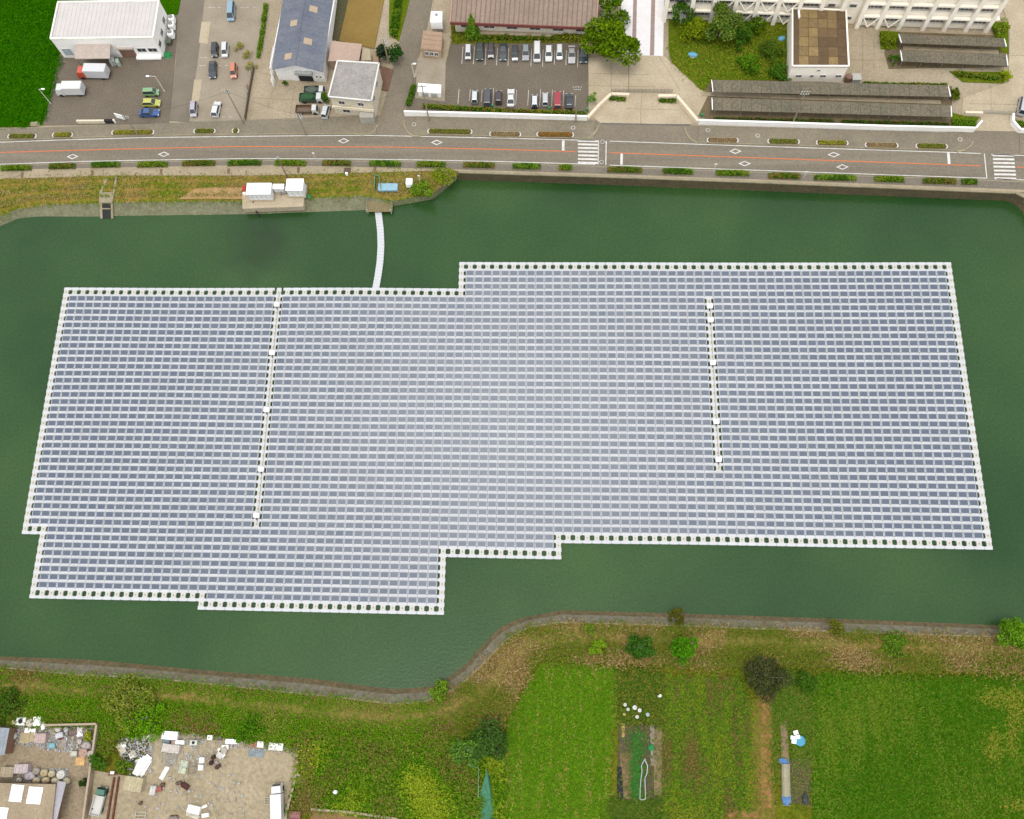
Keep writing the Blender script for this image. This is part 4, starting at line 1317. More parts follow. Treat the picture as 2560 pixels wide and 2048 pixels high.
P_H = pole('R2', 455, 475, 8.0, 'leaning brown pole behind the right white switchgear cabinet', ((0, .5),), r=.13, mat=M('pole_wood', C(96, 76, 58), C(170, 160, 140), scale=.4))
# overhead wires between the front poles
def wire(a, ha, c, hc, label, sag=.8):
    p, q = a.location + Vector((0, 0, ha)), c.location + Vector((0, 0, hc))
    t = MB()
    pr = None
    for k in range(13):
        u = k / 12
        r_ = p.lerp(q, u) - Vector((0, 0, sag * 4 * u * (1 - u))) - p
        if pr is not None: t.tube(pr, r_, .018, None, 4)
        pr = r_
    o = t.build('overhead_wire', M('wire_black', (.03, .03, .03)), None, p)
    tag(o, label, 'wire')


wire(P_A, 11.1, P_C, 7.2, 'thin black wire from the gravel lot pole to the workshop pole')
wire(P_C, 7.1, P_D, 11.6, 'thin black wire crossing before the cream house')
wire(P_B, 6.6, P_A, 10.9, 'thin black wire over the depot entrance')

# ------------------------------------------------------------------ school building
mCream = M('school_render', (.84, .78, .67), var=.05, scale=.4, fine=2, fvar=.04, rough=.8)
mSchGl = M('school_glass', (.06, .08, .07), (.11, .09, .085), scale=.35, rough=.12, spec=.6)
bx = [1660, 1723, 1775, 1827, 1879, 1931, 1983, 2036, 2088, 2141, 2192, 2246, 2306, 2359, 2413, 2464]
base = [W(x, 69.6 + .0323 * (x - 2141)) for x in bx]
A_, B_ = base[0], base[-1]
sa_ = math.atan2(B_.y - A_.y, B_.x - A_.x)
sch = thing('school_building', 'long cream school block with slanting columns, window bands and diagonal braces', 'school', A_, sa_)
bl_ = [(p - A_).length for p in base]
LEN = bl_[-1]
FH, NF, DP = 3.7, 3, 11.0
MB().box(LEN / 2, DP / 2 + 1.2, -.1, LEN, DP, FH * NF + .5).build('wall', mCream, sch)
MB().box(LEN / 2, DP / 2 + 1.0, FH * NF + .404, LEN + .6, DP + 1.6, .3).build('roof', mConc, sch)
braced = {(k, f) for k in (2, 3, 4, 5) for f in (0, 1)} | {(9, 0), (10, 0)}
plain = {7, 8}
for k in range(len(bl_) - 1):
    xm, w = (bl_[k] + bl_[k + 1]) / 2, bl_[k + 1] - bl_[k]
    for f in range(NF):
        z = f * FH
        if k in plain:
            o = MB().box(xm, 1.12, z + 1.2, w * .34, .16, .9).build('window', M('window_frame'), sch)
            MB().box(xm, 1.03, z + 1.28, w * .30, .04, .74).build('pane', mSchGl, o)
            continue
        MB().box(xm, .95, z + .02, w - .9, .5, 1.15).build('spandrel', mCream, sch)
        o = MB().box(xm, 1.14, z + 1.2, w - .9, .08, 1.9).build('window', M('window_frame'), sch)
        nb = 4
        for m_ in range(nb):
            ww = (w - 1.1) / nb
            MB().box(xm - (w - 1.1) / 2 + ww * (m_ + .5), 1.09, z + 1.28, ww - .12, .05, 1.72).build('pane', mSchGl, o)
        MB().box(xm, .55, z + 3.2, w - .9, 1.3, .42).build('floor_beam', mCream, sch)
        if (k, f) in braced:
            for s in (-1, 1):
                MB().tube((xm, .1, z + .25), (xm + s * (w / 2 - .5), .1, z + 3.2), .17, None, 6).build('brace', mCream, sch)
    # (columns follow)
for k in range(len(bl_)):
    MB().box(bl_[k], .35, -.1, .85, 1.1, FH * NF + .4).build('column', mCream, sch)
MB().box(LEN + .8, 2.0, 2.9, 1.6, 3.0, .3).build('end_balcony', mCream, sch)

# ------------------------------------------------------------------ annex with tiled flat roof
az = ZN + 5.0
rq = [V('Z4', 1745, 655, az), V('Z5', 265, 718, az), V('Z5', 235, 115, az), V('Z4', 1745, 85, az)]
mTile = M('annex_roof_base', C(112, 92, 66), var=.15, scale=.3)
ann, wl, rr_ = block('school_annex', 'cream single-storey annex with brown panelled flat roof', 'building', [rq[0] + Vector((-1.4, -.2, 0)), rq[1], rq[2], rq[3] + Vector((-1.4, 0, 0))], az, ZN, mCream, mTile, .05, .3)
r4 = rel(rq, ann)
cols = [M('roof_panel_%d' % k, C(*c), var=.1, scale=.8, fvar=.12) for k, c in enumerate(((160, 134, 88), (146, 122, 82), (128, 104, 72), (112, 90, 64)))]
rnd = random.Random(4)
for i in range(5):
    for j in range(6):
        def bil(u, v): return r4[0].lerp(r4[1], u).lerp(r4[3].lerp(r4[2], u), v)
        u0, u1, v0, v1 = i / 5 + .006, (i + 1) / 5 - .006, j / 6 + .005, (j + 1) / 6 - .005
        pl = [bil(u0, v0), bil(u1, v0), bil(u1, v1), bil(u0, v1)]
        w_ = 3 if i == 4 else (rnd.choice((2, 3)) if (i == 2 and j < 4) or (i == 3 and j in (2,)) else rnd.choice((0, 0, 1, 1, 2)))
        MB().prism([(p.x, p.y) for p in pl], 5.002, 5.03 + rnd.uniform(0, .012)).build('roof_panel', cols[w_], ann)
for a, c in ((0, 1), (1, 2), (2, 3), (3, 0)):
    p, q = rr_[a], rr_[c]
    m_, d = (p + q) / 2, q - p
    MB().box(m_.x, m_.y, 5.002, d.length, .3, .28, math.atan2(d.y, d.x)).build('parapet', mCream, ann)
for tt in (.18, .42, .62, .9):
    window(ann, wl[0], wl[1], tt, 1.9, 1.2 if tt != .42 else .7, .6)
window(ann, wl[0], wl[1], .5, 3.7, .7, .35)
MB().box(r4[3].x - .2, r4[3].y - 1.8, 5.03, .35, 1.8, .5).build('vent_pipe', mBox, ann)
p = V('Z5', 265, 840, ZN + 1)
t = thing('water_tank', 'small brown round tank at the annex corner', 'tank', (p.x, p.y, ZN))
MB().lathe(0, 0, [(.7, 0), (.75, .2), (.75, 1.5), (.6, 1.7), (.1, 1.8)], 14).build('tank_body', M('tank_brown', C(146, 112, 98)), t)
MB().lathe(0, 0, [(.15, 1.8), (.15, 1.95)], 8).build('lid', mSteel, t)
p = V('Z5', 345, 845, ZN + .7)
t = thing('storage_box', 'pale grey storage box right of the brown tank', 'box', (p.x, p.y, ZN))
MB().bev(0, 0, 0, 1.8, 1.6, 1.2, .1).build('body', M('storage_grey', C(196, 196, 184)), t)
MB().box(0, 0, 1.2, 1.9, 1.7, .08).build('lid', M('storage_lid', C(206, 206, 194)), t)

# ------------------------------------------------------------------ bicycle sheds
mShed = M('shed_roof', C(134, 122, 102), C(112, 108, 92), scale=.3, fine=2.8, fvar=.3, rough=.9)


def shed(label, tl, tr, br, blp, n, zb=2.5, zf=2.1, mat=mShed):
    """open shelter; corners are the roof's, back edge first"""
    P4 = [tl, tr, br, blp]
    c = sum(P4, Vector()) / 4
    t = thing('bicycle_shed', label, 'shelter', (c.x, c.y, ZN))
    q = [Vector((p.x - c.x, p.y - c.y, z)) for p, z in zip(P4, (zb, zb, zf, zf))]
    rnd = random.Random(n)
    for k in range(n):
        a, e_ = k / n + .0006, (k + 1) / n - .0006
        up = rnd.uniform(0, .02)
        pl = [q[0].lerp(q[1], a), q[0].lerp(q[1], e_), q[3].lerp(q[2], e_), q[3].lerp(q[2], a)]
        vs = [p + Vector((0, 0, up)) for p in pl] + [p + Vector((0, 0, up - .08)) for p in pl]
        MB().add(vs, [(3, 2, 1, 0), (4, 5, 6, 7), (0, 1, 5, 4), (1, 2, 6, 5), (2, 3, 7, 6), (3, 0, 4, 7)]).build('roof_sheet', mat, t)
    for a, e_ in ((0, 3), (1, 2)):
        d = q[e_] - q[a]
        m_ = (q[a] + q[e_]) / 2
        MB().box(m_.x, m_.y, m_.z - .1, .16, d.length + .1, .26, math.atan2(d.y, d.x) - math.pi / 2).build('end_board', mBox, t)
    for k in range(0, n + 1, 3):
        u = min(.985, max(.015, k / n))
        for a, e_, z in ((0, 1, zb), (3, 2, zf)):
            p = q[a].lerp(q[e_], u)
            MB().tube((p.x, p.y + (.25 if z == zf else -.25), -.05), (p.x, p.y + (.25 if z == zf else -.25), z - .05), .06, None, 6).build('post', mSteel, t)
    return t


zb = ZN + 2.4
shed('long brown-roofed bicycle shelter nearer the annex, back one of the pair', V('Z4', 875, 800, zb), V('Z5', 1338, 925, zb), V('Z5', 1358, 1045, zb - .3), V('Z4', 885, 920, zb - .3), 24)
shed('long brown-roofed bicycle shelter just behind the white front wall', V('Z4', 878, 978, zb), V('Z5', 1368, 1142, zb), V('Z5', 1370, 1262, zb - .3), V('Z4', 880, 1100, zb - .3), 24)
shed('short bicycle shelter against the school facade on the right', V('Z5', 808, 372, zb), V('Z5', 1942, 418, zb), V('Z5', 1958, 508, zb - .3), V('Z5', 828, 466, zb - .3), 15)
shed('short bicycle shelter, front one of the right-hand pair', V('Z5', 826, 545, zb), V('Z5', 1965, 590, zb), V('Z5', 1975, 712, zb - .3), V('Z5', 836, 662, zb - .3), 15)
for k, (p0, p1) in enumerate(((V('Z4', 780, 940), V('Z5', 1260, 1105)), (V('Z5', 850, 520), V('Z5', 1880, 565)))):
    b = MB(); ribbon(b, [p0, p1], 1.0, ZN + .12, .2)
    struct('footpath', b, mPath)

# ------------------------------------------------------------------ gymnasium hall with ribbed roof
ez = ZN + 4.4
e0, e1 = V('Z3', 480, 180, ez), V('Z3', 1665, 226, ez)
d = e1 - e0
ga = math.atan2(d.y, d.x)
gy = thing('hall', 'wide hall with ribbed brown-grey roof and dark red eave', 'building', (e0.x, e0.y, ZN), ga)
GL, GD = d.length, 16.0
mGR = M('hall_roof', C(174, 152, 136), C(158, 138, 122), scale=.2, fine=1.8, fvar=.1)
npn = 30
for k in range(npn):
    a, e_ = GL * k / npn + .03, GL * (k + 1) / npn - .03
    MB().add([(a, 0, 4.4), (e_, 0, 4.4), (e_, GD, 7.4), (a, GD, 7.4), (a, 0, 4.3), (e_, 0, 4.3), (e_, GD, 7.3), (a, GD, 7.3)], [(0, 1, 2, 3), (7, 6, 5, 4), (0, 4, 5, 1), (1, 5, 6, 2), (3, 7, 4, 0)]).build('roof_sheet', mGR, gy)
for k in range(npn + 1):
    a = GL * k / npn
    MB().add([(a - .07, 0, 4.4), (a + .07, 0, 4.4), (a + .05, 0, 4.52), (a - .05, 0, 4.52), (a - .07, GD, 7.4), (a + .07, GD, 7.4), (a + .05, GD, 7.52), (a - .05, GD, 7.52)], [(0, 1, 2, 3), (3, 2, 6, 7), (0, 3, 7, 4), (1, 5, 6, 2)]).build('roof_rib', M('hall_rib', C(146, 120, 106), var=.1), gy)
MB().box(GL / 2, -.12, 3.75, GL + .3, .22, .75).build('fascia', M('fascia_red', C(138, 78, 70), var=.1), gy)
for xx in (-.1, GL + .1):
    MB().add([(xx - .12, -.1, 4.0), (xx + .12, -.1, 4.0), (xx + .12, GD, 7.1), (xx - .12, GD, 7.1), (xx - .12, -.1, 4.6), (xx + .12, -.1, 4.6), (xx + .12, GD, 7.65), (xx - .12, GD, 7.65)], [(0, 1, 5, 4), (4, 5, 6, 7), (1, 2, 6, 5), (3, 0, 4, 7)]).build('verge_board', M('verge_pink', C(206, 160, 148)), gy)
MB().box(GL / 2, GD / 2 + 1.0, -.1, GL - 1.2, GD, 4.2).build('wall', M('hall_wall', (.56, .50, .40), var=.08, scale=.6), gy)
for k in range(6):
    window(gy, (.6, 1.0), (GL - .6, 1.0), (k + .5) / 6, 2.4, 2.4, 1.0)
MB().box(GL * .42, .55, .5, GL * .55, .8, .5).build('ledge', mConcL, gy)

# ------------------------------------------------------------------ tanks and stores left of the school car park
p = V('Z3', 365, 150, ZN + 3.2)
t = thing('elevated_tank', 'white square water tank on a stand left of the hall', 'tank', (p.x, p.y, ZN))
MB().bev(0, 0, 1.6, 2.6, 3.0, 2.2, .12).build('tank_body', mBox, t)
for sx in (-1, 1):
    for sy in (-1.2, 1.2): MB().box(sx, sy, -.05, .2, .2, 1.66).build('leg', mSteel, t)
MB().lathe(0, .4, [(.35, 3.8), (.35, 3.95)], 10).build('hatch', mSteel, t)
rq = VL('Z3', [(235, 400), (400, 415), (415, 265), (255, 250)], ZN + 2.8)
t, wl, r4 = block('pump_house', 'small pinkish block with divided flat roof below the white tank', 'building', rq, ZN + 2.8, ZN, M('pump_wall', C(206, 178, 146), var=.08), M('pump_roof', C(196, 166, 136), var=.1, scale=.8), .15, .2)
for k in range(4):
    a, c = r4[0].lerp(r4[3], (k + .06) / 4), r4[1].lerp(r4[2], (k + .06) / 4)
    e_, g_ = r4[1].lerp(r4[2], (k + .9) / 4), r4[0].lerp(r4[3], (k + .9) / 4)
    MB().prism([(q.x, q.y) for q in inset([a, c, e_, g_], .15)], 2.802, 2.9).build('roof_panel', M('pump_panel', C(186, 156, 132), var=.12), t)
for tt in (.25, .5, .75): window(t, wl[0], wl[1], tt, 1.4, .8, 1.0)
rq = VL('Z3', [(208, 740), (400, 752), (400, 730), (212, 716)], ZN + 1.6)
t, wl, r4 = block('bin_store', 'low white concrete bin store beside the school parking entrance', 'shed', [q + Vector((0, (-.3, -.3, 1.2, 1.2)[i], 0)) for i, q in enumerate(rq)], ZN + 1.6, ZN, mWall, mWall, .1, .18)
for tt in (.3, .7): MB().box(wl[0].lerp(wl[1], tt).x, wl[0].lerp(wl[1], tt).y - .03, .1, 1.4, .08, 1.1).build('door', M('storage_grey'), t)
slab('service_ground', VL('Z3', [(210, 470), (440, 480), (430, 830), (190, 800)]), ZN + .03, mGravel, .3)


# ------------------------------------------------------------------ front walls and gates
def wallline(name, label, pts, h, th, mat, cap=None, cat='wall', z0=ZN):
    c = Vector((sum(p.x for p in pts) / len(pts), sum(p.y for p in pts) / len(pts), z0))
    t = thing(name, label, cat, c)
    q = [Vector((p.x - c.x, p.y - c.y, 0)) for p in pts]
    for k in range(len(q) - 1):
        n = max(1, int((q[k + 1] - q[k]).length / 4.0))
        for m_ in range(n):
            a, e_ = q[k].lerp(q[k + 1], m_ / n), q[k].lerp(q[k + 1], (m_ + 1) / n)
            d = e_ - a
            mm = (a + e_) / 2
            MB().box(mm.x, mm.y, -.1, d.length - .02, th, h + .1, math.atan2(d.y, d.x)).build('wall_panel', mat, t)
            MB().box(mm.x, mm.y, h + .002, d.length - .01, th + .1, .1, math.atan2(d.y, d.x)).build('coping', cap or mat, t)
    return t


wallline('school_wall', 'white front wall of the school car park along the footway', [V('Z3', 105, 945), V('Z3', 800, 962), V('Z3', 1592, 985)], 1.5, .3, mWall)
wallline('school_wall', 'long white front wall before the bicycle shelters', [V('Z4', 738, 1240), V('Z4', 1500, 1262), V('Z5', 600, 1400), V('Z5', 1605, 1422), V('Z5', 1672, 1345)], 1.4, .3, mWall)
wallline('gate_wall', 'cream stepped gate wall left of the school entrance', [V('Z3', 1594, 985), V('Z3', 1700, 870), V('Z3', 1788, 790), V('Z3', 1935, 795)], 1.0, .5, M('gate_cream', (.62, .53, .40), var=.06))
wallline('gate_wall', 'cream stepped gate wall right of the school entrance', [V('Z4', 736, 1238), V('Z4', 620, 1100), V('Z4', 520, 985), V('Z4', 335, 985)], 1.0, .5, M('gate_cream'))
wallline('gate_wall', 'low cream wall and rail at the right-hand school gateway', [V('Z5', 1500, 1245), V('Z5', 1690, 1250)], 1.1, .4, M('gate_cream'))
wallline('school_wall', 'white curved wall end at the right picture edge', [V('Z5', 2015, 1260), V('Z5', 2012, 1340), V('Z5', 2090, 1430), V('Z5', 2300, 1440)], 1.2, .35, mWall)
for lab, a, c in (('sliding steel gate across the school entrance', V('Z3', 1795, 755), V('Z4', 480, 925)), ('low steel gate of the right-hand school gateway', V('Z5', 1690, 1225), V('Z5', 2030, 1240))):
    m_ = (a + c) / 2
    d = c - a
    t = thing('gate', lab, 'gate', (m_.x, m_.y, ZN), math.atan2(d.y, d.x))
    for z in (.15, .6, 1.05): MB().box(0, 0, z, d.length, .06, .06).build('rail', M('gate_dark', (.12, .11, .10)) if 'sliding' in lab else mSteel, t)
    n = 16
    for k in range(n + 1): MB().box(-d.length / 2 + d.length * k / n, 0, .05, .05, .05, 1.1).build('bar', M('gate_dark') if 'sliding' in lab else mSteel, t)
# drain grating line across the entrance mouth
b = MB(); ribbon(b, [V('Z3', 1710, 1010), V('Z4', 660, 1252)], .35, ZN + .06)
struct('drain_channel', b, M('gate_dark'))
# two light-blue covers on the lawn
for k, (x, y, lab) in enumerate(((690, 542, 'light blue plastic boat-shaped cover lying on the left lawn'), (1575, 382, 'small turquoise cover lying on the lawn by the annex wall'))):
    p = V('Z4', x, y, ZN + .5)
    t = thing('blue_cover', lab, 'cover', (p.x, p.y, ZN + .08), -.25 if k == 0 else .3)
    MB().blob(0, 0, .3, 1.1 - .25 * k, .6, .5, .12, 14, 7, k).build('shell', M('cover_blue', C(96, 178, 206), C(140, 196, 220), scale=1.5, rough=.4), t)
    MB().lathe(0, 0, [(.8 - .2 * k, 0), (.8 - .2 * k, .15)], 12).build('base_ring', M('cover_grey', (.3, .32, .33)), t)
# gas-bottle sized green things at the wall
for x, y, v, lab in ((1595, 895, 'Z3', 'small green bollard at the right end of the car-park wall'), (820, 865, 'Z3', 'green bollard behind the lower school row, left one'), (1285, 885, 'Z3', 'green bollard below the pale silver boxy car'), (778, 1148, 'Z4', 'green drum at the left end of the shelters by the gate wall')):
    p = V(v, x, y, ZN + .5)
    t = thing('bollard', lab, 'bollard', (p.x, p.y, ZN))
    MB().lathe(0, 0, [(.28, 0), (.3, .1), (.26, .9), (.12, 1.0)], 10).build('post', M('bollard_green', C(70, 166, 106)), t)
    MB().lathe(0, 0, [(.36, -.02), (.36, .06)], 10).build('foot', mCope, t)

# ------------------------------------------------------------------ hedges, planters and trees of the north side
ORD = ['first', 'second', 'third', 'fourth', 'fifth', 'sixth', 'seventh', 'eighth', 'ninth', 'tenth', 'eleventh', 'twelfth', 'thirteenth', 'fourteenth', 'fifteenth', 'sixteenth', 'seventeenth', 'eighteenth', 'nineteenth', 'twentieth', 'twenty-first', 'twenty-second', 'twenty-third']
HG = [('R1', 0, 265, 405), ('R1', 405, 635, 390), ('R1', 760, 1010, 378), ('R1', 1150, 1410, 375), ('R1', 1530, 1810, 365), ('R1', 1910, 2200, 362), ('R2', 345, 605, 347), ('R2', 735, 970, 347), ('R2', 1118, 1380, 352), ('R2', 1505, 1745, 357),
      ('R2', 1885, 2145, 364), ('R3', 265, 495, 440), ('R3', 640, 755, 451), ('R3', 1040, 1325, 468), ('R3', 1490, 1745, 481), ('R3', 1925, 2200, 495), ('R4', 185, 440, 612), ('R4', 540, 870, 624), ('R4', 1003, 1240, 637), ('R4', 1375, 1640, 651), ('R4', 1675, 1800, 658)]
for k, (v, xa_, xb_, y) in enumerate(HG):
    rnd = random.Random(100 + k)
    a, c = V(v, xa_, y, ZN + .5), V(v, xb_, y + (xb_ - xa_) * (-.02 if v == 'R1' else .02), ZN + .5)
    d = c - a
    t = thing('roadside_hedge', 'low clipped hedge on the pond side of the road, %s from the left' % ORD[k], 'hedge', ((a.x + c.x) / 2, (a.y + c.y) / 2, ZN + .12), math.atan2(d.y, d.x), 'clipped hedges on the pond side of the road')
    pal = [[C(66, 98, 22), C(84, 112, 26), C(104, 118, 34)], [C(60, 86, 22), C(82, 100, 30), C(108, 96, 42)], [C(72, 106, 24), C(96, 122, 34), C(58, 88, 24)]][k % 3]
    mb = MB()
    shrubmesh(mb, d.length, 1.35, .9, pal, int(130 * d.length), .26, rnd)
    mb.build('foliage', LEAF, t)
    MB().box(0, 0, -.06, d.length * .96, 1.1, .1).build('soil_bed', mSoil, t)
PLN = [('R1', 65, 312, 142, 'g'), ('R1', 440, 618, 130, 'y'), ('R1', 940, 1302, 110, 'y'), ('R1', 1630, 1818, 98, 'g'), ('R1', 1953, 2018, 95, 'g'), ('R2', 1595, 1965, 95, 'g'), ('R3', 75, 337, 183, 'n'), ('R3', 460, 768, 186, 'o'), ('R3', 1850, 2112, 232, 'n'),
       ('R4', 178, 428, 352, 'g'), ('R4', 552, 803, 362, 'y'), ('R4', 928, 1188, 380, 'n'), ('R4', 1318, 1568, 388, 'g')]
pals = {'g': [C(84, 104, 34), C(110, 112, 40), C(92, 88, 34)], 'y': [C(122, 118, 40), C(138, 124, 48), C(100, 118, 30)], 'o': [C(136, 100, 44), C(120, 92, 40), C(106, 104, 40), C(132, 76, 46)], 'n': [C(150, 130, 90), C(140, 112, 72), C(132, 122, 74)]}
for k, (v, xa_, xb_, y, kd) in enumerate(PLN):
    rnd = random.Random(300 + k)
    a, c = V(v, xa_, y, ZN + .2), V(v, xb_, y + (xb_ - xa_) * (-.01 if v == 'R1' else .015), ZN + .2)
    d = c - a
    kind_ = {'g': 'green', 'y': 'yellow-green', 'o': 'orange-leaved', 'n': 'nearly bare'}[kd]
    t = thing('roadside_planter', 'kerbed %s planter on the school side of the road, %s from the left' % (kind_, ORD[k]), 'planter', ((a.x + c.x) / 2, (a.y + c.y) / 2, ZN + .13), math.atan2(d.y, d.x), 'kerbed planters on the school side of the road')
    L_ = d.length
    MB().box(0, 0, -.05, L_ - .5, 1.25, .16).build('soil_bed', mSoil, t)
    for s in (-1, 1):
        MB().box(0, s * .68, -.05, L_ - .8, .14, .26).build('kerb', mCope, t)
        pr = [(s * (L_ / 2 - .45), -.62), (s * (L_ / 2 - .12), -.4), (s * L_ / 2, 0), (s * (L_ / 2 - .12), .4), (s * (L_ / 2 - .45), .62), (s * (L_ / 2 - .45), .5), (s * (L_ / 2 - .2), 0), (s * (L_ / 2 - .45), -.5)]
        MB().prism(pr, -.05, .26).build('end_kerb', M('kerb_white', (.5, .48, .44), var=.1), t)
    mb = MB()
    nn = int(L_ * (70 if kd != 'n' else 9))
    for m_ in range(nn):
        p = Vector((rnd.uniform(-.5, .5) * (L_ - 1.3), rnd.uniform(-.5, .5), .15 + rnd.random() * (.45 if kd != 'n' else .15)))
        leafquad(mb, p, .3, vary(rnd.choice(pals[kd]), .25, rnd), .9, rnd)
    mb.build('foliage', LEAF, t)

# hedge bands by walls: one thing each
def hedge(label, pts, w, h, pal, z0=ZN, dens=45, size=.32, seed=5, name='hedge'):
    rnd = random.Random(seed)
    q0 = pts[0]
    t = thing(name, label, 'hedge', (q0.x, q0.y, z0))
    mb = MB()
    st = MB()
    for a, c in zip(pts, pts[1:]):
        a, c = a - q0, c - q0
        a.z = c.z = 0
        d = c - a
        n = max(1, int(d.length / 1.6))
        for k in range(n):
            p = a.lerp(c, (k + .5) / n)
            hh = h * rnd.uniform(.7, 1.15)
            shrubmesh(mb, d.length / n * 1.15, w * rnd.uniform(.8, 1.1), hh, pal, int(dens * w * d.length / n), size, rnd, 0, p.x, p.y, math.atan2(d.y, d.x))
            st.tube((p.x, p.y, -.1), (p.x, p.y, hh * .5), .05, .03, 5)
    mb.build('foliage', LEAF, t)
    st.build('stems', M('bark'), t)
    return t


PG = [C(62, 92, 20), C(84, 104, 28), C(112, 112, 38), C(98, 84, 40)]
PY = [C(110, 124, 30), C(136, 136, 48), C(96, 108, 30)]
PK = [C(48, 74, 22), C(62, 88, 26), C(76, 70, 36)]
hedge('mixed hedge behind the white car-park wall', [V('Z3', 250, 865, ZN + .4), V('Z3', 900, 905, ZN + .4), V('Z3', 1580, 925, ZN + .4)], 1.3, .9, PG, seed=11)
hedge('green shrub row at the side-road end of the car-park wall', [V('Z3', 180, 690, ZN + .5), V('Z3', 130, 860, ZN + .5)], 1.3, 1.1, [C(60, 96, 18), C(76, 104, 24)], seed=12)
hedge('dark hedge at the foot of the hall wall', [V('Z3', 730, 300, ZN + .5), V('Z3', 1320, 312, ZN + .5)], 1.5, 1.1, PG, seed=13)
hedge('yellow-green hedge under the right end of the hall', [V('Z3', 1320, 295, ZN + .5), V('Z3', 1590, 300, ZN + .5)], 2.2, 1.2, PY, seed=14)
hedge('dark green hedge behind the long white school wall', [V('Z4', 900, 1190, ZN + .4), V('Z4', 2080, 1215, ZN + .4), V('Z5', 90, 1305, ZN + .4)], 1.2, .9, PK, seed=15)
hedge('dark hedge behind the right half of the white school wall', [V('Z5', 190, 1315, ZN + .4), V('Z5', 1350, 1345, ZN + .4)], 1.2, .9, PK, seed=16)
hedge('bright green corner hedge at the end of the white school wall', [V('Z5', 1380, 1320, ZN + .4), V('Z5', 1640, 1325, ZN + .4)], 2.0, .9, [C(78, 110, 24), C(92, 116, 28)], seed=17)
hedge('green hedge behind the curved white wall end at the right edge', [V('Z5', 2060, 1320, ZN + .4), V('Z5', 2240, 1350, ZN + .4)], 1.6, .9, [C(84, 108, 26), C(74, 94, 26)], seed=18)
hedge('clipped hedge between the gravel lot and the workshop yard', [V('Z2', 865, 30, ZN + .4), V('Z2', 840, 230, ZN + .4), V('Z2', 800, 470, ZN + .4)], 1.2, .9, [C(92, 120, 30), C(76, 106, 28)], seed=19)
hedge('dark low hedge in the left gate bay', [V('Z3', 1775, 800, ZN + .4), V('Z3', 1910, 806, ZN + .4)], 1.2, .7, [C(74, 100, 26), C(92, 112, 36)], seed=20)
hedge('dark low hedge in the right gate bay', [V('Z4', 350, 998, ZN + .4), V('Z4', 520, 1002, ZN + .4)], 1.2, .7, [C(70, 98, 24), C(88, 106, 32)], seed=21)
hedge('shrub row on the strip beside the side road', [V('Z2', 1960, -60, ZN + .4), V('Z2', 1930, 120, ZN + .4), V('Z2', 1905, 300, ZN + .4)], 2.2, 1.0, [C(68, 100, 18), C(88, 112, 26), C(52, 84, 20)], seed=22)
hedge('low shrubs along the back of the long shelters', [V('Z5', 420, 895, ZN + .4), V('Z5', 900, 905, ZN + .4), V('Z5', 1330, 915, ZN + .4)], .9, .7, PG, seed=23)
hedge('yellow-green shrub strip before the right-hand shelters', [V('Z5', 1420, 790, ZN + .4), V('Z5', 1900, 845, ZN + .4)], 1.6, .8, PG, seed=24)

G1 = [C(72, 98, 12), C(88, 110, 16), C(56, 84, 14), C(46, 70, 14)]
G2 = [C(54, 86, 18), C(70, 100, 24), C(42, 70, 18)]
G3 = [C(124, 140, 16), C(104, 124, 18), C(140, 150, 26)]
tree('broad_tree', 'large broad green tree between the car park and the tiled path', 'Z3', 1795, 330, 8.5, 5.2, [C(80, 106, 10), C(96, 118, 16), C(66, 92, 12), C(54, 78, 12)], n=5600, size=.75, seed=3)
tree('broad_tree', 'green tree top at the upper picture edge beside the tiled path', 'Z3', 1800, 60, 7.0, 3.6, G1, n=1600, size=.7, seed=31)
tree('conifer', 'pointed green conifer in front of the hall eave', 'Z3', 652, 215, 7.0, 1.9, [C(86, 120, 28), C(70, 104, 24), C(100, 130, 36)], n=1500, size=.5, conic=True, zc=.45)
tree('small_tree', 'dark round tree beside the side road behind the house', 'Z2', 1915, 435, 4.2, 1.8, [C(34, 64, 20), C(44, 76, 26)], n=900, size=.5)
tree('small_tree', 'dark clump left of the roadside pole behind the house', 'Z2', 1815, 410, 4.6, 1.7, [C(38, 54, 36), C(48, 62, 34)], n=900, size=.5)
tree('small_tree', 'thin sapling at the right edge of the school car park', 'Z3', 1635, 800, 3.0, 1.1, [C(92, 124, 36), C(70, 108, 30)], n=280, size=.4)
tree('small_tree', 'dark tree at the left end of the school facade', 'Z4', 588, 110, 6.0, 2.4, G2, n=1200)
tree('small_tree', 'bright yellow-green tree on the school lawn', 'Z4', 725, 285, 4.6, 3.0, [C(104, 120, 16), C(90, 108, 18), C(116, 128, 26)], n=2200)
tree('broad_tree', 'large grey-green tree before the braced school bays', 'Z4', 990, 220, 7.5, 3.7, [C(84, 104, 34), C(66, 92, 30), C(100, 114, 44)], n=3000, size=.65)
tree('small_tree', 'dark green tree right of the large lawn tree', 'Z4', 1180, 345, 4.5, 2.6, G2, n=1400)
tree('small_tree', 'small green tree against the braced school bays', 'Z4', 1335, 245, 4.2, 1.7, G1, n=800)
tree('shrub', 'dense shrub in the middle of the school lawn', 'Z4', 1255, 640, 2.6, 2.6, [C(70, 108, 16), C(86, 116, 24), C(60, 94, 18)], 'shrub', n=1300, zc=.5)
tree('shrub', 'dark shrub on the lawn beside the annex wall', 'Z4', 1460, 500, 2.4, 2.4, [C(62, 86, 22), C(76, 92, 30)], 'shrub', n=1000, zc=.5)
tree('shrub', 'dark shrub at the lawn corner near the annex front', 'Z4', 1540, 720, 2.2, 2.6, [C(56, 90, 20), C(70, 100, 26)], 'shrub', n=1100, zc=.5)
tree('shrub', 'round dark shrub at the right end of the long shelters', 'Z5', 1415, 1010, 2.0, 1.3, [C(70, 84, 14), C(84, 94, 22)], 'shrub', n=600, zc=.5, size=.4)
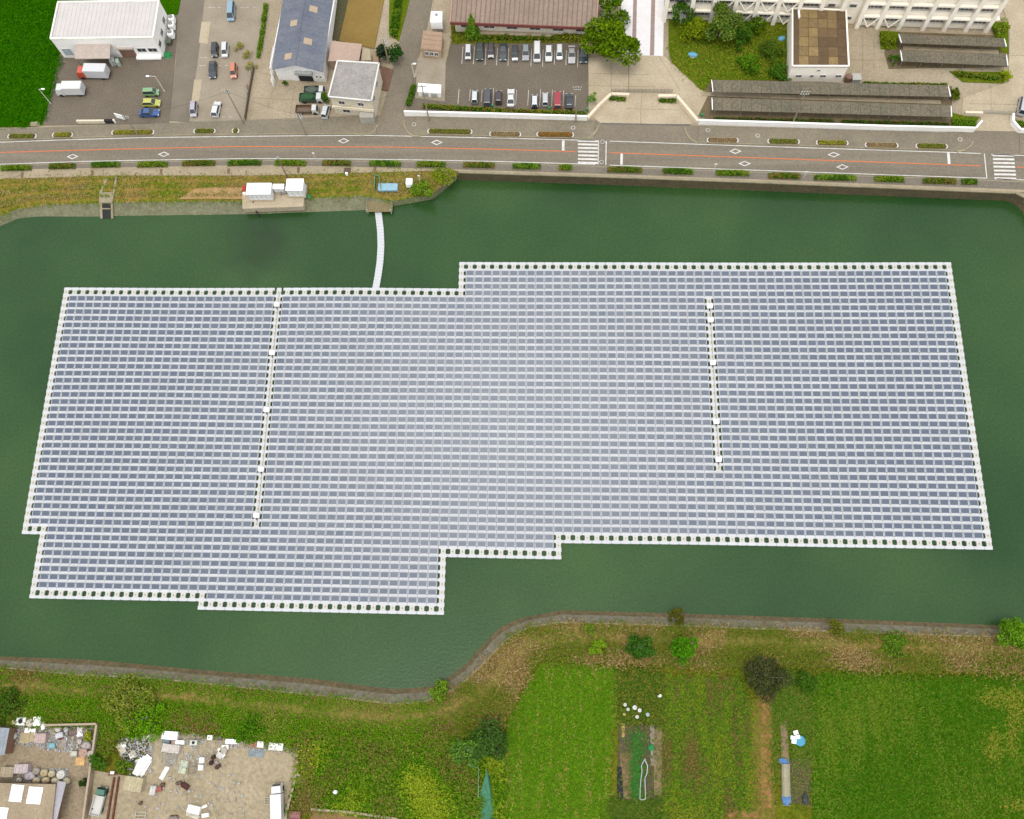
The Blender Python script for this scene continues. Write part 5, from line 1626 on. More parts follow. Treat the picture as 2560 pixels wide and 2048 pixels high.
tree('shrub', 'round yellow-green bush at the right end of the shrub strip', 'Z5', 1970, 810, 2.0, 1.2, G3, 'shrub', n=550, zc=.5, size=.4)
tree('shrub', 'green shrub at the left end of the short shelters', 'Z5', 755, 640, 2.2, 1.1, G2, 'shrub', n=500, zc=.5, size=.4)
tree('shrub', 'light green bush at the right end of the school facade', 'Z5', 1905, 300, 2.6, 1.7, [C(112, 128, 30), C(88, 112, 26)], 'shrub', n=800, zc=.5, size=.45)
tree('shrub', 'square olive bush left of the short shelters', 'Z5', 700, 430, 2.0, 2.0, [C(98, 112, 22), C(82, 98, 20)], 'shrub', n=800, zc=.5, size=.45)
for k, (x, y) in enumerate(((640, 380), (700, 450), (730, 540))):
    tree('weed_clump', 'loose weed clump on the gravel lot, %s of three beside the fence' % ('upper', 'middle', 'lower')[k], 'Z2', x + 10, y, 1.0, 1.3, [C(112, 122, 48), C(150, 128, 62)], 'weeds', n=230, zc=.4, size=.35)
tree('shrub', 'small shrub by the workshop door', 'Z2', 1022, 680, 1.6, .7, G2, 'shrub', n=260, zc=.5, size=.35)
tree('shrub', 'dark shrub between the parked trucks and the house', 'Z2', 1345, 800, 2.0, 1.1, G2, 'shrub', n=420, zc=.5, size=.4)
# fence with panels between gravel lot and yard
wallline('lot_fence', 'low dark fence between the gravel lot and the workshop yard', [V('Z2', 772, 560), V('Z2', 735, 760), V('Z2', 700, 985)], .9, .1, M('fence_dark', C(110, 96, 78)), cat='fence')
for k, (x, y, c) in enumerate(((740, 600, (226, 226, 214)), (708, 705, (226, 170, 176)), (712, 775, (176, 206, 196)))):
    p = V('Z2', x, y, ZN + .7)
    t = thing('fence_banner', '%s panel hung on the fence of the gravel lot' % ('white', 'pink', 'pale green')[k], 'banner', (p.x, p.y, ZN), .3 + math.pi / 2)
    MB().box(0, 0, .3, 1.5, .06, .9).build('panel', M('banner_%d' % k, C(*c)), t)
    for s in (-.7, .7): MB().tube((s, 0, -.05), (s, 0, 1.25), .04, None, 6).build('post', mSteel, t)

# grass and rice as real blades
scatter('rice_plants', VL('Z1', [(-60, -20), (640, -20), (560, 440), (690, 660), (560, 1090), (480, 1390), (-60, 1420)]), 15000, lambda x, y: ZN + .1, lambda x, y, r: r.choice([C(34, 92, 2), C(48, 104, 4), C(26, 78, 2), C(58, 108, 8)]), .32, 'dense green rice filling the field at the upper left', 'rice', hmax=.5, seed=41)
scatter('lawn_grass', VL('Z4', [(460, 420), (1670, 280), (1680, 790), (870, 790), (800, 900), (490, 610)]), 5200, lambda x, y: ZN + .08, lambda x, y, r: r.choice([C(86, 116, 16), C(110, 124, 30), C(70, 100, 18), C(128, 122, 44)]), .32, 'rough green lawn before the school', 'grass', hmax=.35, seed=42)
scatter('verge_grass', VL('Z3', [(490, 230), (1600, 290), (1590, 340), (500, 345)]), 900, lambda x, y: ZN + .06, lambda x, y, r: r.choice(PG), .35, 'weedy verge below the hall wall', 'grass', hmax=.4, seed=43)

# ------------------------------------------------------------------ pond-side bank on the left
_ps, _tn = resample(path_s, 200), resample(top_n, 200)
def bankn(x, y):
    best = 1e9
    for k in range(0, 200, 2):
        a, c = _ps[k], _tn[k]
        for u in (0, .33, .66, 1):
            q = a.lerp(c, u)
            dd_ = (q.x - x) ** 2 + (q.y - y) ** 2
            if dd_ < best: best, zz = dd_, q.z
    return zz
def colbank(x, y, r):
    v = noise.noise(Vector((x * .13, y * .3, 1.0)))
    near = noise.noise(Vector((x * .05, y * .05, 9.0)))
    lowz = bankn(x, y)
    if v * .6 + near * .4 + r.uniform(-.3, .3) + (.5 if lowz < 1.75 else .02) > .12: return r.choice([C(92, 116, 20), C(110, 124, 30), C(74, 108, 18)])
    return r.choice([C(136, 120, 74), C(128, 114, 64), C(112, 110, 52), C(144, 130, 90)])
poly_b = [(p.x, p.y) for p in path_s] + [(p.x, p.y) for p in top_n[::-1]]
scatter('bank_grass', poly_b, 9000, bankn, colbank, .34, 'dry and green grass on the bank above the left revetment', 'grass', hmax=.3, seed=51)

# culvert outlet
p = W(270, 480, 2.0)
cu = thing('culvert', 'concrete culvert channel with sluice cutting through the left bank', 'culvert', (p.x, p.y, 0))
def cl(x, y, z): 
    q = V('R1', x, y, z); return (q.x - p.x, q.y - p.y)
def slopewall(name, poly, zt, mat, zb=-.3):
    n = 4
    vs = [(q[0], q[1], zb) for q in poly] + [(q[0], q[1], z) for q, z in zip(poly, zt)]
    MB().add(vs, [(3, 2, 1, 0), (4, 5, 6, 7), (0, 1, 5, 4), (1, 2, 6, 5), (2, 3, 7, 6), (3, 0, 4, 7)]).build(name, mat, cu)
slopewall('side_wall', [cl(838, 612, 2.0), cl(858, 612, 2.0), cl(914, 480, 3.0), cl(896, 480, 3.0)], (2.05, 2.05, 3.1, 3.1), mCope)
slopewall('side_wall', [cl(950, 612, 2.0), cl(966, 612, 2.0), cl(988, 480, 3.0), cl(972, 480, 3.0)], (2.05, 2.05, 3.1, 3.1), mCope)
slopewall('channel_bed', [cl(858, 612, 2.0), cl(950, 612, 2.0), cl(972, 480, 3.0), cl(914, 480, 3.0)], (1.9, 1.9, 2.9, 2.9), M('dark_concrete', C(78, 66, 50), var=.2))  # channel bed in a darker brown than the walls
slopewall('deck', [cl(838, 704, 1.3), cl(950, 704, 1.3), cl(966, 610, 2.0), cl(838, 610, 2.0)], (1.62, 1.62, 2.12, 2.12), mCope)
slopewall('side_wall', [cl(848, 832, .1), cl(866, 832, .1), cl(862, 706, 1.3), cl(842, 706, 1.3)], (.25, .25, 1.5, 1.5), mCope)
slopewall('side_wall', [cl(938, 832, .1), cl(954, 832, .1), cl(952, 706, 1.3), cl(936, 706, 1.3)], (.25, .25, 1.5, 1.5), mCope)
slopewall('channel_floor', [cl(866, 834, .0), cl(938, 834, .0), cl(936, 750, .9), cl(862, 750, .9)], (.06, .06, .95, .95), M('culvert_dark', (.02, .024, .02)))
slopewall('sluice_gate', [cl(864, 752, .9), cl(936, 752, .9), cl(938, 708, 1.3), cl(864, 708, 1.3)], (1.0, 1.0, 1.36, 1.36), mDark)
MB().box(*cl(900, 750, 1.0), .9, 1.9, .18, .3).build('crossbeam', mCope, cu)

# switchgear on the bank
def cabinet(view, x, y, w, dpt, h, rz, label, n=2, z0=2.5, name='switchgear_cabinet'):
    p = V(view, x, y, z0 + h)
    t = thing(name, label, 'cabinet', (p.x, p.y, z0), rz)
    MB().box(0, 0, -.3, w + .4, dpt + .4, .35).build('plinth', mConcL, t)
    MB().box(0, 0, .054, w, dpt, h - .1).build('casing', M('cabinet_white', (.70, .70, .69), var=.03), t)
    o = MB()
    MB().box(0, 0, h - .04, w + .24, dpt + .24, .14).build('roof', mBox, t)
    for k in range(n):
        ww = w / n
        dr = MB().box(-w / 2 + ww * (k + .5), -dpt / 2 - .03, .15, ww - .08, .05, h - .4).build('door', M('cabinet_door', (.62, .62, .61)), t)
        MB().box(-w / 2 + ww * (k + .85), -dpt / 2 - .08, h * .45, .06, .06, .25).build('handle', mDark, dr)
    return t


cabinet('R2', 218, 563, 5.0, 2.5, 2.4, .0, 'wide white switchgear cabinet with ribbed lid, left of the pair on the bank', 5)
cabinet('R2', 512, 530, 3.4, 2.6, 2.5, .0, 'square white switchgear cabinet, right of the pair on the bank', 3)
cabinet('R2', 378, 545, 2.2, 1.0, 1.4, .0, 'small white meter cabinet between the two switchgear cabinets', 2)
slab('equipment_pad', VL('R2', [(90, 610), (600, 605), (590, 722), (95, 740)], 1.5), 2.25, mConcL, 1.6)
for k, (x, y) in enumerate(((330, 590), (400, 595), (440, 590))):
    p = V('R2', x, y, 2.9)
    t = thing('valve_unit', 'grey valve and pipe assembly before the meter cabinet, %s' % ('left', 'middle', 'right')[k], 'pipework', (p.x, p.y, 2.25))
    MB().tube((-.5, 0, .4), (.5, 0, .4), .12).build('pipe', mSteel, t)
    MB().lathe(0, 0, [(.18, 0), (.18, .6), (.28, .62), (.28, .68)], 10).build('valve', M('valve_grey', C(150, 146, 136)), t)
p = V('R2', 98, 575, 2.9)
t = thing('hydrant_box', 'red and white hose box at the left end of the equipment pad', 'hose box', (p.x, p.y, 2.25))
MB().bev(0, .4, 0, .7, 1.2, 1.0, .08).build('box', M('signal_red', C(206, 74, 54)), t)
MB().lathe(.1, -.7, [(.28, 0), (.28, .8), (.15, .9)], 10).build('bottle', mBox, t)
p = V('R2', 627, 620, 2.3)
t = thing('green_funnel', 'small green netted cone right of the equipment pad', 'cone', (p.x, p.y, 1.9))
MB().lathe(0, 0, [(.45, 0), (.4, .2), (.1, 1.0), (.04, 1.1)], 10).build('net', M('bollard_green'), t)
MB().tube((0, 0, 0), (0, .3, 2.2), .04, None, 6).build('rod', mSteel, t)
# wet outflow stain block
b = MB().prism([(q.x, q.y) for q in VL('R2', [(165, 665), (190, 665), (235, 775), (200, 785)], 1.2)], .0, 0.02)
p = V('R2', 180, 690, 1.6)
t = thing('outfall_pipe', 'black drain hose running from the left cabinet down the revetment into the pond', 'hose', p)
pr = [V('R2', x, y, z) - p for x, y, z in ((172, 660, 2.3), (178, 700, 1.9), (195, 740, 1.2), (212, 775, .5), (222, 800, -.1))]
b = MB()
for a, c in zip(pr, pr[1:]): b.tube(a, c, .16, None, 8)
b.build('hose', M('hose_black', (.025, .022, .02)), t)
MB().lathe(pr[0].x, pr[0].y, [(.25, pr[0].z - .1), (.25, pr[0].z + .2)], 10).build('collar', mSteel, t)
# blue tarp stack, white tank, bush, mesh fence, pier
p = V('R2', 1272, 545, 2.9)
t = thing('blue_tarp_stack', 'pale blue tarp over a low stack beside the pier', 'tarp', (p.x, p.y, 2.4))
MB().bev(0, 0, 0, 4.2, 1.7, .6, .15).build('tarp', M('tarp_blue', C(150, 200, 222), C(176, 214, 230), scale=1.5), t)
for s in (-1.4, 0, 1.4): MB().box(s, 0, .602, .1, 1.8, .05).build('strap', M('strap_grey', (.4, .4, .4)), t)
p = V('R2', 1450, 515, 3.1)
t = thing('white_tank', 'small white box tank right of the blue tarp stack', 'tank', (p.x, p.y, 2.3))
MB().bev(0, 0, .2, 1.4, 1.5, 1.4, .12).build('body', mBox, t)
MB().box(-.5, 0, -.2, .12, 1.3, .4).box(.5, 0, -.2, .12, 1.3, .4).build('stand', mSteel, t)
tree('shrub', 'round bright green bush at the waterside right of the pier', 'R2', 1552, 568, 2.6, 2.1, [C(92, 122, 22), C(72, 104, 20), C(110, 132, 34)], 'shrub', z0=1.8, n=1200, zc=.5, size=.45)
tree('shrub', 'green shrubs at the quay corner beside the path', 'R2', 1720, 450, 1.8, 2.2, [C(120, 128, 30), C(92, 112, 26)], 'shrub', z0=2.3, n=900, zc=.5, size=.45)
wallline('mesh_fence', 'low green mesh fence around the blue tarp stack', [V('R2', 1168, 575, 2.2), V('R2', 1172, 462, 2.7), V('R2', 1205, 470, 2.7), V('R2', 1222, 580, 2.2)], 1.0, .05, M('mesh_green', C(120, 160, 120)), cat='fence', z0=2.3)
p = V('R2', 1205, 690, .9)
t = thing('landing_stage', 'beige wooden landing stage where the gangway meets the bank', 'landing stage', (p.x, p.y, 0))
for k in range(12):
    MB().box(-2.6 + k * .475, 0, .85, .45, 3.6, .12).build('plank', M('plank_beige', C(156, 140, 104), C(142, 130, 92), scale=1), t)
for sx in (-2.5, 2.5):
    for sy in (-1.6, 1.4): MB().tube((sx, sy, -.6), (sx, sy, 1.5), .09, None, 8).build('pile', M('bark'), t)
for s in (-1, 1): MB().tube((s * 2.6, -1.6, 1.5), (s * 2.6, 1.4, 1.5), .05, None, 6).build('handrail', mSteel, t)
p = V('R2', 938, 415, ZN + .6)
t = thing('control_post', 'dark hatch with white post on the waterside path', 'hatch', (p.x, p.y, ZN + .1))
MB().box(0, .4, 0, 1.4, 1.2, .12).build('hatch_lid', M('hatch_brown', C(110, 90, 76)), t)
MB().bev(0, -.7, 0, .5, .4, .8, .05).build('post', mBox, t)
for k, (v, x, y) in enumerate((('R1', 190, 470), ('R1', 780, 452), ('R1', 1360, 442), ('R1', 1928, 437), ('R2', 545, 415), ('R2', 1168, 415))):
    pts = [V(v, x - 12, y - 26), V(v, x + 12, y - 26), V(v, x + 8, y + 20), V(v, x - 14, y + 20)]
    slab('drain_cover', pts, ZN + .115, M('drain_brown', C(136, 114, 88)), .1)
for k, (v, x, y, h, lab) in enumerate((('R2', 1538, 512, 3.6, 'thin pale post on the bank near the round bush'), ('R2', 690, 335, 3.0, 'short road sign post among the hedges before the cabinets'), ('R3', 1905, 500, 3.4, 'slim post at the pond-side hedge right of centre'), ('R4', 458, 632, 2.4, 'short white post at the hedge row on the right'))):
    p = V(v, x, y, ZN)
    t = thing('sign_post', lab, 'post', (p.x, p.y, ZN + .1 if v != 'R2' or x < 1000 else 2.2))
    MB().tube((0, 0, -.1), (0, 0, h), .06, .05, 8).build('post', M('lamp_pole'), t)
    MB().box(0, 0, h - .4, .5, .05, .4).build('plate', mBox, t)

# ------------------------------------------------------------------ south side: plots
slab('left_meadow', VL('S2', [(1895, 660), (1990, 540), (2126, 540)], ZS) + VL('S3', [(690, 530), (690, 900), (650, 1000), (630, 1700), (0, 1900)], ZS) + VL('S2', [(1690, 1900), (1700, 1300), (1720, 1000)], ZS), ZS + .04, mMead, .3)
slab('right_field', VL('S3', [(2070, 620), (2075, 1700)], ZS) + VL('S4', [(600, 1900), (2400, 1900), (2400, 640), (1700, 640), (600, 610)], ZS), ZS + .05, mField, .3)
slab('garden_soil', VL('S3', [(700, 930), (1010, 950), (1015, 1480), (690, 1480)], ZS), ZS + .02, M('garden_soil', C(100, 88, 66), C(84, 84, 50), scale=.35, fine=1.8, fvar=.25), .3)
slab('garden_rows', VL('S3', [(1020, 600), (1560, 620), (1620, 760), (1640, 1540), (1440, 1600), (1015, 1600)], ZS), ZS + .03, M('garden_green', C(98, 116, 28), C(84, 104, 30), scale=.25, fine=1.5, fvar=.3), .3)
slab('bare_strip', VL('S3', [(1600, 770), (1790, 740), (1810, 1610), (1420, 1610), (1430, 1540), (1640, 1530)], ZS), ZS + .036, M('strip_dry', C(138, 118, 42), C(116, 112, 38), scale=.3, fine=1.6, fvar=.25), .3)
slab('dirt_path', VL('S3', [(1712, 735), (1785, 740), (1782, 1530), (1706, 1530)], ZS), ZS + .05, M('dirt_path', C(168, 122, 74), C(150, 116, 58), scale=.5, fine=1.6, fvar=.2), .2)
slab('dirt_path', VL('S3', [(1440, 1545), (1700, 1550), (1690, 1600), (1435, 1590)], ZS), ZS + .05, M('dirt_path'), .2)
slab('garden_soil', VL('S3', [(1910, 1180), (2060, 1180), (2060, 1510), (1915, 1500)], ZS), ZS + .04, M('garden_soil'), .3)
slab('planting_bed', VL('S3', [(1845, 920), (1895, 915), (1925, 1500), (1862, 1500)], ZS), ZS + .10, M('bed_pale', C(156, 132, 104), C(136, 118, 84), scale=.8, fvar=.2), .3)
for k, (pts, c) in enumerate((([(712, 1140), (800, 1140), (790, 1470), (715, 1470)], (134, 110, 78)), ([(690, 1240), (720, 1240), (735, 1470), (688, 1470)], (44, 44, 48)), ([(800, 1030), (850, 1030), (840, 1470), (795, 1470)], (70, 104, 46)), ([(920, 945), (950, 945), (955, 1230), (925, 1230)], (150, 138, 124)), ([(950, 960), (1010, 965), (1005, 1440), (950, 1440)], (140, 122, 86)),
                             ([(720, 930), (742, 930), (742, 1030), (722, 1030)], (190, 166, 92)))):
    slab('planting_bed', VL('S3', pts, ZS), ZS + .06 + .006 * k, M('bed_%d' % k, C(*c), var=.2, scale=.8, fvar=.22), .3)
slab('scrap_yard', VL('S1', [(1040, 760), (1130, 735), (1560, 790), (2062, 848), (2070, 900), (2050, 1040), (1985, 1290), (1975, 1700), (600, 1700), (650, 1010), (760, 1030), (880, 1050), (1000, 1040)], ZS), ZS + .06, mYard, .3)
slab('scrap_yard', VL('S1', [(-300, 690), (340, 700), (690, 690), (690, 780), (650, 1000), (590, 1700), (-300, 1700)], ZS), ZS + .05, M('yard_dirty', C(182, 164, 136), C(160, 142, 114), scale=.2, fvar=.2), .3)
slab('brown_plot', VL('S2', [(240, 1648), (520, 1668), (950, 1730), (950, 2000), (200, 2000)], ZS), ZS + .3, M('plot_brown', C(140, 112, 64), C(150, 118, 78), scale=.3, fvar=.18), .5)


# ------------------------------------------------------------------ weeds and grass
def col_weed(x, y, r):
    v = noise.noise(Vector((x * .09, y * .12, 2.0))) + r.uniform(-.3, .3)
    if v > .3: return r.choice([C(108, 118, 40), C(100, 114, 36), C(118, 122, 54)])
    if v > -.25: return r.choice([C(80, 116, 16), C(68, 106, 14), C(94, 122, 22)])
    return r.choice([C(116, 98, 52), C(104, 92, 42), C(88, 90, 32), C(124, 106, 66)])


def col_green(x, y, r):
    v = noise.noise(Vector((x * .12, y * .12, 5.0))) + r.uniform(-.25, .25)
    if v > .2: return r.choice([C(116, 134, 24), C(128, 142, 38)])
    if v < -.28: return r.choice([C(110, 104, 50), C(92, 96, 36)])
    return r.choice([C(72, 110, 14), C(86, 120, 20), C(58, 94, 14), C(98, 124, 30)])


def col_dry(x, y, r):
    v = noise.noise(Vector((x * .10, y * .16, 12.0))) + r.uniform(-.25, .25)
    if v > -.1: return r.choice([C(86, 108, 26), C(106, 112, 38), C(76, 96, 24), C(100, 98, 36)])
    return r.choice([C(138, 116, 74), C(128, 108, 64), C(148, 128, 88), C(116, 100, 50)])


half = len(top_s)
poly_bank = [(p.x, p.y) for p in top_s] + [(p.x, p.y) for p in toe_s[::-1]]
wx = W(1150, 1750, ZS).x
pw_w = [p for p in poly_bank]
x_in = (W(-20, 1700).x, W(2580, 1600).x)
scatter('bank_weeds', pw_w, 42000, bank_z if False else (lambda x, y: 1.55), lambda x, y, r: col_weed(x, y, r) if x < wx else col_dry(x, y, r), .32, 'mixed dry and green weeds covering the south bank of the pond', 'weeds', hmax=.75, seed=61)
overg = VL('S2', [(150, 1130), (700, 1080), (1150, 1090), (1640, 1050), (1690, 1300), (1690, 1760), (950, 1740), (520, 1668), (240, 1640), (60, 1660), (90, 1560), (130, 1450), (160, 1250)], ZS)
scatter('overgrown_weeds', overg, 18000, lambda x, y: ZS, col_green, .42, 'tall tangled green weeds between scrap yard and meadow', 'weeds', hmax=1.1, seed=62)
yl = VL('S1', [(0, 520), (600, 520), (1500, 560), (2150, 700), (2150, 1300), (2060, 1280), (2070, 860), (1560, 770), (1130, 725), (1000, 760), (830, 780), (690, 1000), (700, 690), (340, 690), (0, 690)], ZS)
scatter('yard_edge_weeds', yl, 14000, lambda x, y: ZS + .3, col_weed, .36, 'rank weeds around the edge of the scrap yard', 'weeds', hmax=.9, seed=63)
mead = VL('S2', [(1900, 680), (1990, 560), (2126, 540)], ZS) + VL('S3', [(680, 540), (680, 900), (640, 1000), (630, 1640), (0, 1640)], ZS) + VL('S2', [(1700, 1740), (1700, 1300), (1730, 1000)], ZS)
scatter('meadow_grass', mead, 9500, lambda x, y: ZS + .03, lambda x, y, r: r.choice([C(76, 118, 16), C(92, 126, 26), C(62, 104, 14), C(128, 120, 60) if noise.noise(Vector((x * 1.1, y * .10, 3))) > .12 else C(80, 110, 22)]), .34, 'bright mown meadow strip left of the garden plots', 'grass', hmax=.2, seed=64)
DRYP = [(V('S4', x, y, ZS), a, b) for x, y, a, b in ((1890, 1165, 2.2, 3.2), (2032, 1120, 1.3, 3.6), (2060, 1620, 3.0, 1.5), (2080, 900, 2.5, 4.0), (1950, 800, 5.0, 2.0))]
def col_field(x, y, r):
    for p, a, b in DRYP:
        q = ((x - p.x) / a) ** 2 + ((y - p.y) / b) ** 2
        if q < r.uniform(0, 1.1) and r.random() < .8: return r.choice([C(130, 122, 46), C(116, 120, 40), C(104, 120, 34)])
    v = noise.noise(Vector((x * .06, y * .06, 15.0))) + .5 * noise.noise(Vector((x * 1.3, y * .06, 21.0)))
    if v + r.uniform(-.4, .4) > .2: return r.choice([C(88, 114, 30), C(98, 112, 38), C(82, 110, 22)])
    return r.choice([C(56, 98, 12), C(66, 104, 18), C(50, 88, 12), C(84, 108, 30)])
rf = VL('S3', [(2080, 620), (2080, 1640)], ZS) + VL('S4', [(620, 1740), (2160, 1740), (2160, 650), (1650, 650), (620, 615)], ZS)
scatter('field_grass', rf, 20000, lambda x, y: ZS + .04, col_field, .36, 'wide green field at the lower right', 'grass', hmax=.3, seed=65)
gr = VL('S3', [(1030, 590), (1560, 600), (1640, 780), (1640, 1530), (1430, 1600), (1020, 1600)], ZS)
def col_rows(x, y, r):
    v = noise.noise(Vector((x * .55, y * .09, 7.0))) + r.uniform(-.35, .35)
    if v > .2: return r.choice([C(110, 120, 32), C(100, 114, 30)])
    if v < -.25: return r.choice([C(110, 96, 50), C(92, 90, 40)])
    return r.choice([C(78, 112, 22), C(64, 100, 18), C(96, 122, 30)])
scatter('vegetable_rows', gr, 9000, lambda x, y: ZS + .03, col_rows, .36, 'vegetable rows in uneven greens in the middle garden plot', 'vegetables', hmax=.5, seed=66)
gd = VL('S3', [(690, 540), (1020, 560), (1020, 930), (690, 920)], ZS)
scatter('garden_weeds', gd, 3500, lambda x, y: ZS, lambda x, y, r: r.choice([C(66, 92, 26), C(82, 102, 30), C(54, 80, 22), C(112, 104, 40)]), .36, 'dark low weeds at the head of the garden plot', 'weeds', hmax=.4, seed=67)
g2 = VL('S3', [(1790, 560), (2070, 580), (2070, 1180), (1930, 1180), (1900, 910), (1840, 910), (1800, 1500)], ZS)
scatter('garden_weeds', g2, 4000, lambda x, y: ZS, lambda x, y, r: r.choice([C(62, 98, 22), C(78, 106, 30), C(98, 104, 40)]), .36, 'green weeds in the right-hand garden plot by the bed', 'weeds', hmax=.4, seed=68)
g3 = VL('S3', [(640, 1480), (1020, 1490), (1020, 1660), (640, 1660)], ZS)
scatter('garden_weeds', g3, 2200, lambda x, y: ZS, lambda x, y, r: r.choice([C(60, 88, 26), C(72, 96, 28), C(86, 96, 34)]), .36, 'dark grass patch below the garden beds at the picture bottom', 'weeds', hmax=.35, seed=69)
fr4 = VL('S3', [(800, 1010), (860, 1010), (850, 1470), (795, 1470)], ZS)
scatter('seedlings', fr4, 900, lambda x, y: ZS + .06, lambda x, y, r: r.choice([C(48, 112, 46), C(62, 104, 40)]), .28, 'narrow bed of blue-green seedlings in the garden', 'seedlings', hmax=.25, seed=70)

# ------------------------------------------------------------------ bushes and trees
for nm, lab, v, x, y, h, r, cs, n, zz in [
    ('small_tree', 'dark green rounded tree, left of the two on the south bank', 'S3', 845, 405, 4.5, 2.1, [C(48, 84, 26), C(62, 98, 26), C(40, 70, 22)], 1500, 1.5),
    ('small_tree', 'brighter green rounded tree, right of the two on the south bank', 'S3', 1162, 415, 4.6, 2.2, [C(62, 112, 12), C(78, 124, 20), C(50, 92, 14)], 1600, 1.5),
    ('shrub', 'light green low bush left of the two bank trees', 'S3', 545, 390, 1.8, 1.5, [C(104, 132, 28), C(88, 118, 24)], 700, 1.5),
    ('shrub', 'faint green bush above the light one near the coping', 'S3', 490, 255, 1.6, 1.2, [C(98, 116, 34), C(82, 102, 28)], 420, 1.5),
    ('broad_tree', 'very dark grey-green tree at the head of the garden plots', 'S3', 1710, 600, 4.4, 4.1, [C(60, 66, 36), C(70, 74, 40), C(52, 60, 32), C(76, 74, 44)], 3000, 1.0),
    ('shrub', 'dark bush hanging over the revetment in the middle of the south shore', 'S3', 1115, 175, 1.8, 1.5, [C(78, 78, 26), C(64, 66, 24)], 600, 1.0),
    ('shrub', 'green bush on the revetment where the shore bends', 'S2', 1215, 740, 2.0, 1.6, [C(92, 122, 28), C(76, 108, 24), C(108, 128, 38)], 800, 1.0),
    ('broad_tree', 'mid green tree at the corner of the overgrown plot', 'S2', 1440, 1195, 4.5, 2.9, [C(76, 112, 36), C(60, 92, 28), C(96, 128, 50)], 2200, 1.0),
    ('broad_tree', 'darker tree right of the overgrown corner tree', 'S2', 1600, 1130, 5.0, 3.0, [C(56, 84, 32), C(68, 94, 36), C(46, 70, 28)], 2400, 1.0),
    ('broad_tree', 'bright green leafy tree at the right picture edge on the shore', 'S4', 2040, 305, 4.8, 3.2, [C(84, 124, 20), C(64, 100, 18), C(102, 136, 34)], 2600, 1.2),
    ('shrub', 'olive bush on the revetment right of the dirt path line', 'S4', 708, 280, 1.9, 1.5, [C(92, 96, 28), C(78, 86, 26)], 650, 1.0),
    ('shrub', 'dark bush at the left border of the big right field', 'S4', 480, 690, 2.4, 1.6, [C(54, 86, 20), C(66, 96, 26)], 800, 1.0),
    ('shrub', 'green shrub under the coping at the right of the south bank', 'S4', 1150, 395, 2.0, 2.0, [C(74, 104, 24), C(90, 116, 30)], 900, 1.5),
    ('shrub', 'dark green bush inside the scrap yard wall gap', 'S1', 680, 950, 2.2, 1.5, [C(56, 88, 22), C(70, 98, 26)], 800, 1.0),
    ('shrub', 'green bush amid the white scrap boards', 'S1', 855, 985, 1.8, 1.4, [C(74, 100, 26), C(90, 112, 30)], 650, 1.0),
    ('shrub', 'yellow-green plant inside the walled scrap yard corner', 'S1', 612, 768, 1.6, .8, [C(128, 134, 36), C(104, 116, 30)], 300, 1.0),
    ('shrub', 'dark small bush beside the yard lane', 'S1', 580, 1100, 1.5, .7, [C(40, 58, 24), C(52, 68, 28)], 260, 1.0),
    ('shrub', 'large olive reed clump on the bank above the scrap yards', 'S1', 860, 520, 2.6, 4.4, [C(110, 120, 40), C(100, 114, 36), C(122, 126, 54)], 2600, 1.2),
    ('shrub', 'bright green bramble mound above the walled yard corner', 'S1', 1010, 650, 2.2, 4.0, [C(86, 130, 14), C(72, 114, 14), C(98, 136, 26)], 2200, 1.0),
    ('shrub', 'dense green bush at the upper edge of the concrete yard', 'S1', 1730, 730, 2.2, 2.6, [C(72, 112, 16), C(58, 96, 16)], 1300, 1.0),
    ('shrub', 'dark green plants at the far left of the bank', 'S1', 60, 560, 2.0, 3.0, [C(60, 92, 22), C(48, 76, 20), C(86, 84, 34)], 1500, 1.2)]:
    tree(nm, lab, v, x, y, h, r, cs, 'tree' if 'tree' in nm else 'shrub', z0=zz, n=n, zc=.55, size=.48)

# ------------------------------------------------------------------ scrap yards
mWhite2 = M('scrap_white', (.76, .75, .72), var=.1, scale=1.5, fine=5, fvar=.08)
def jm(c, k=[0]):
    n = 'scrap_%d_%d_%d' % c
    return M(n, C(*c), var=.15, scale=1.2, fine=4, fvar=.15)


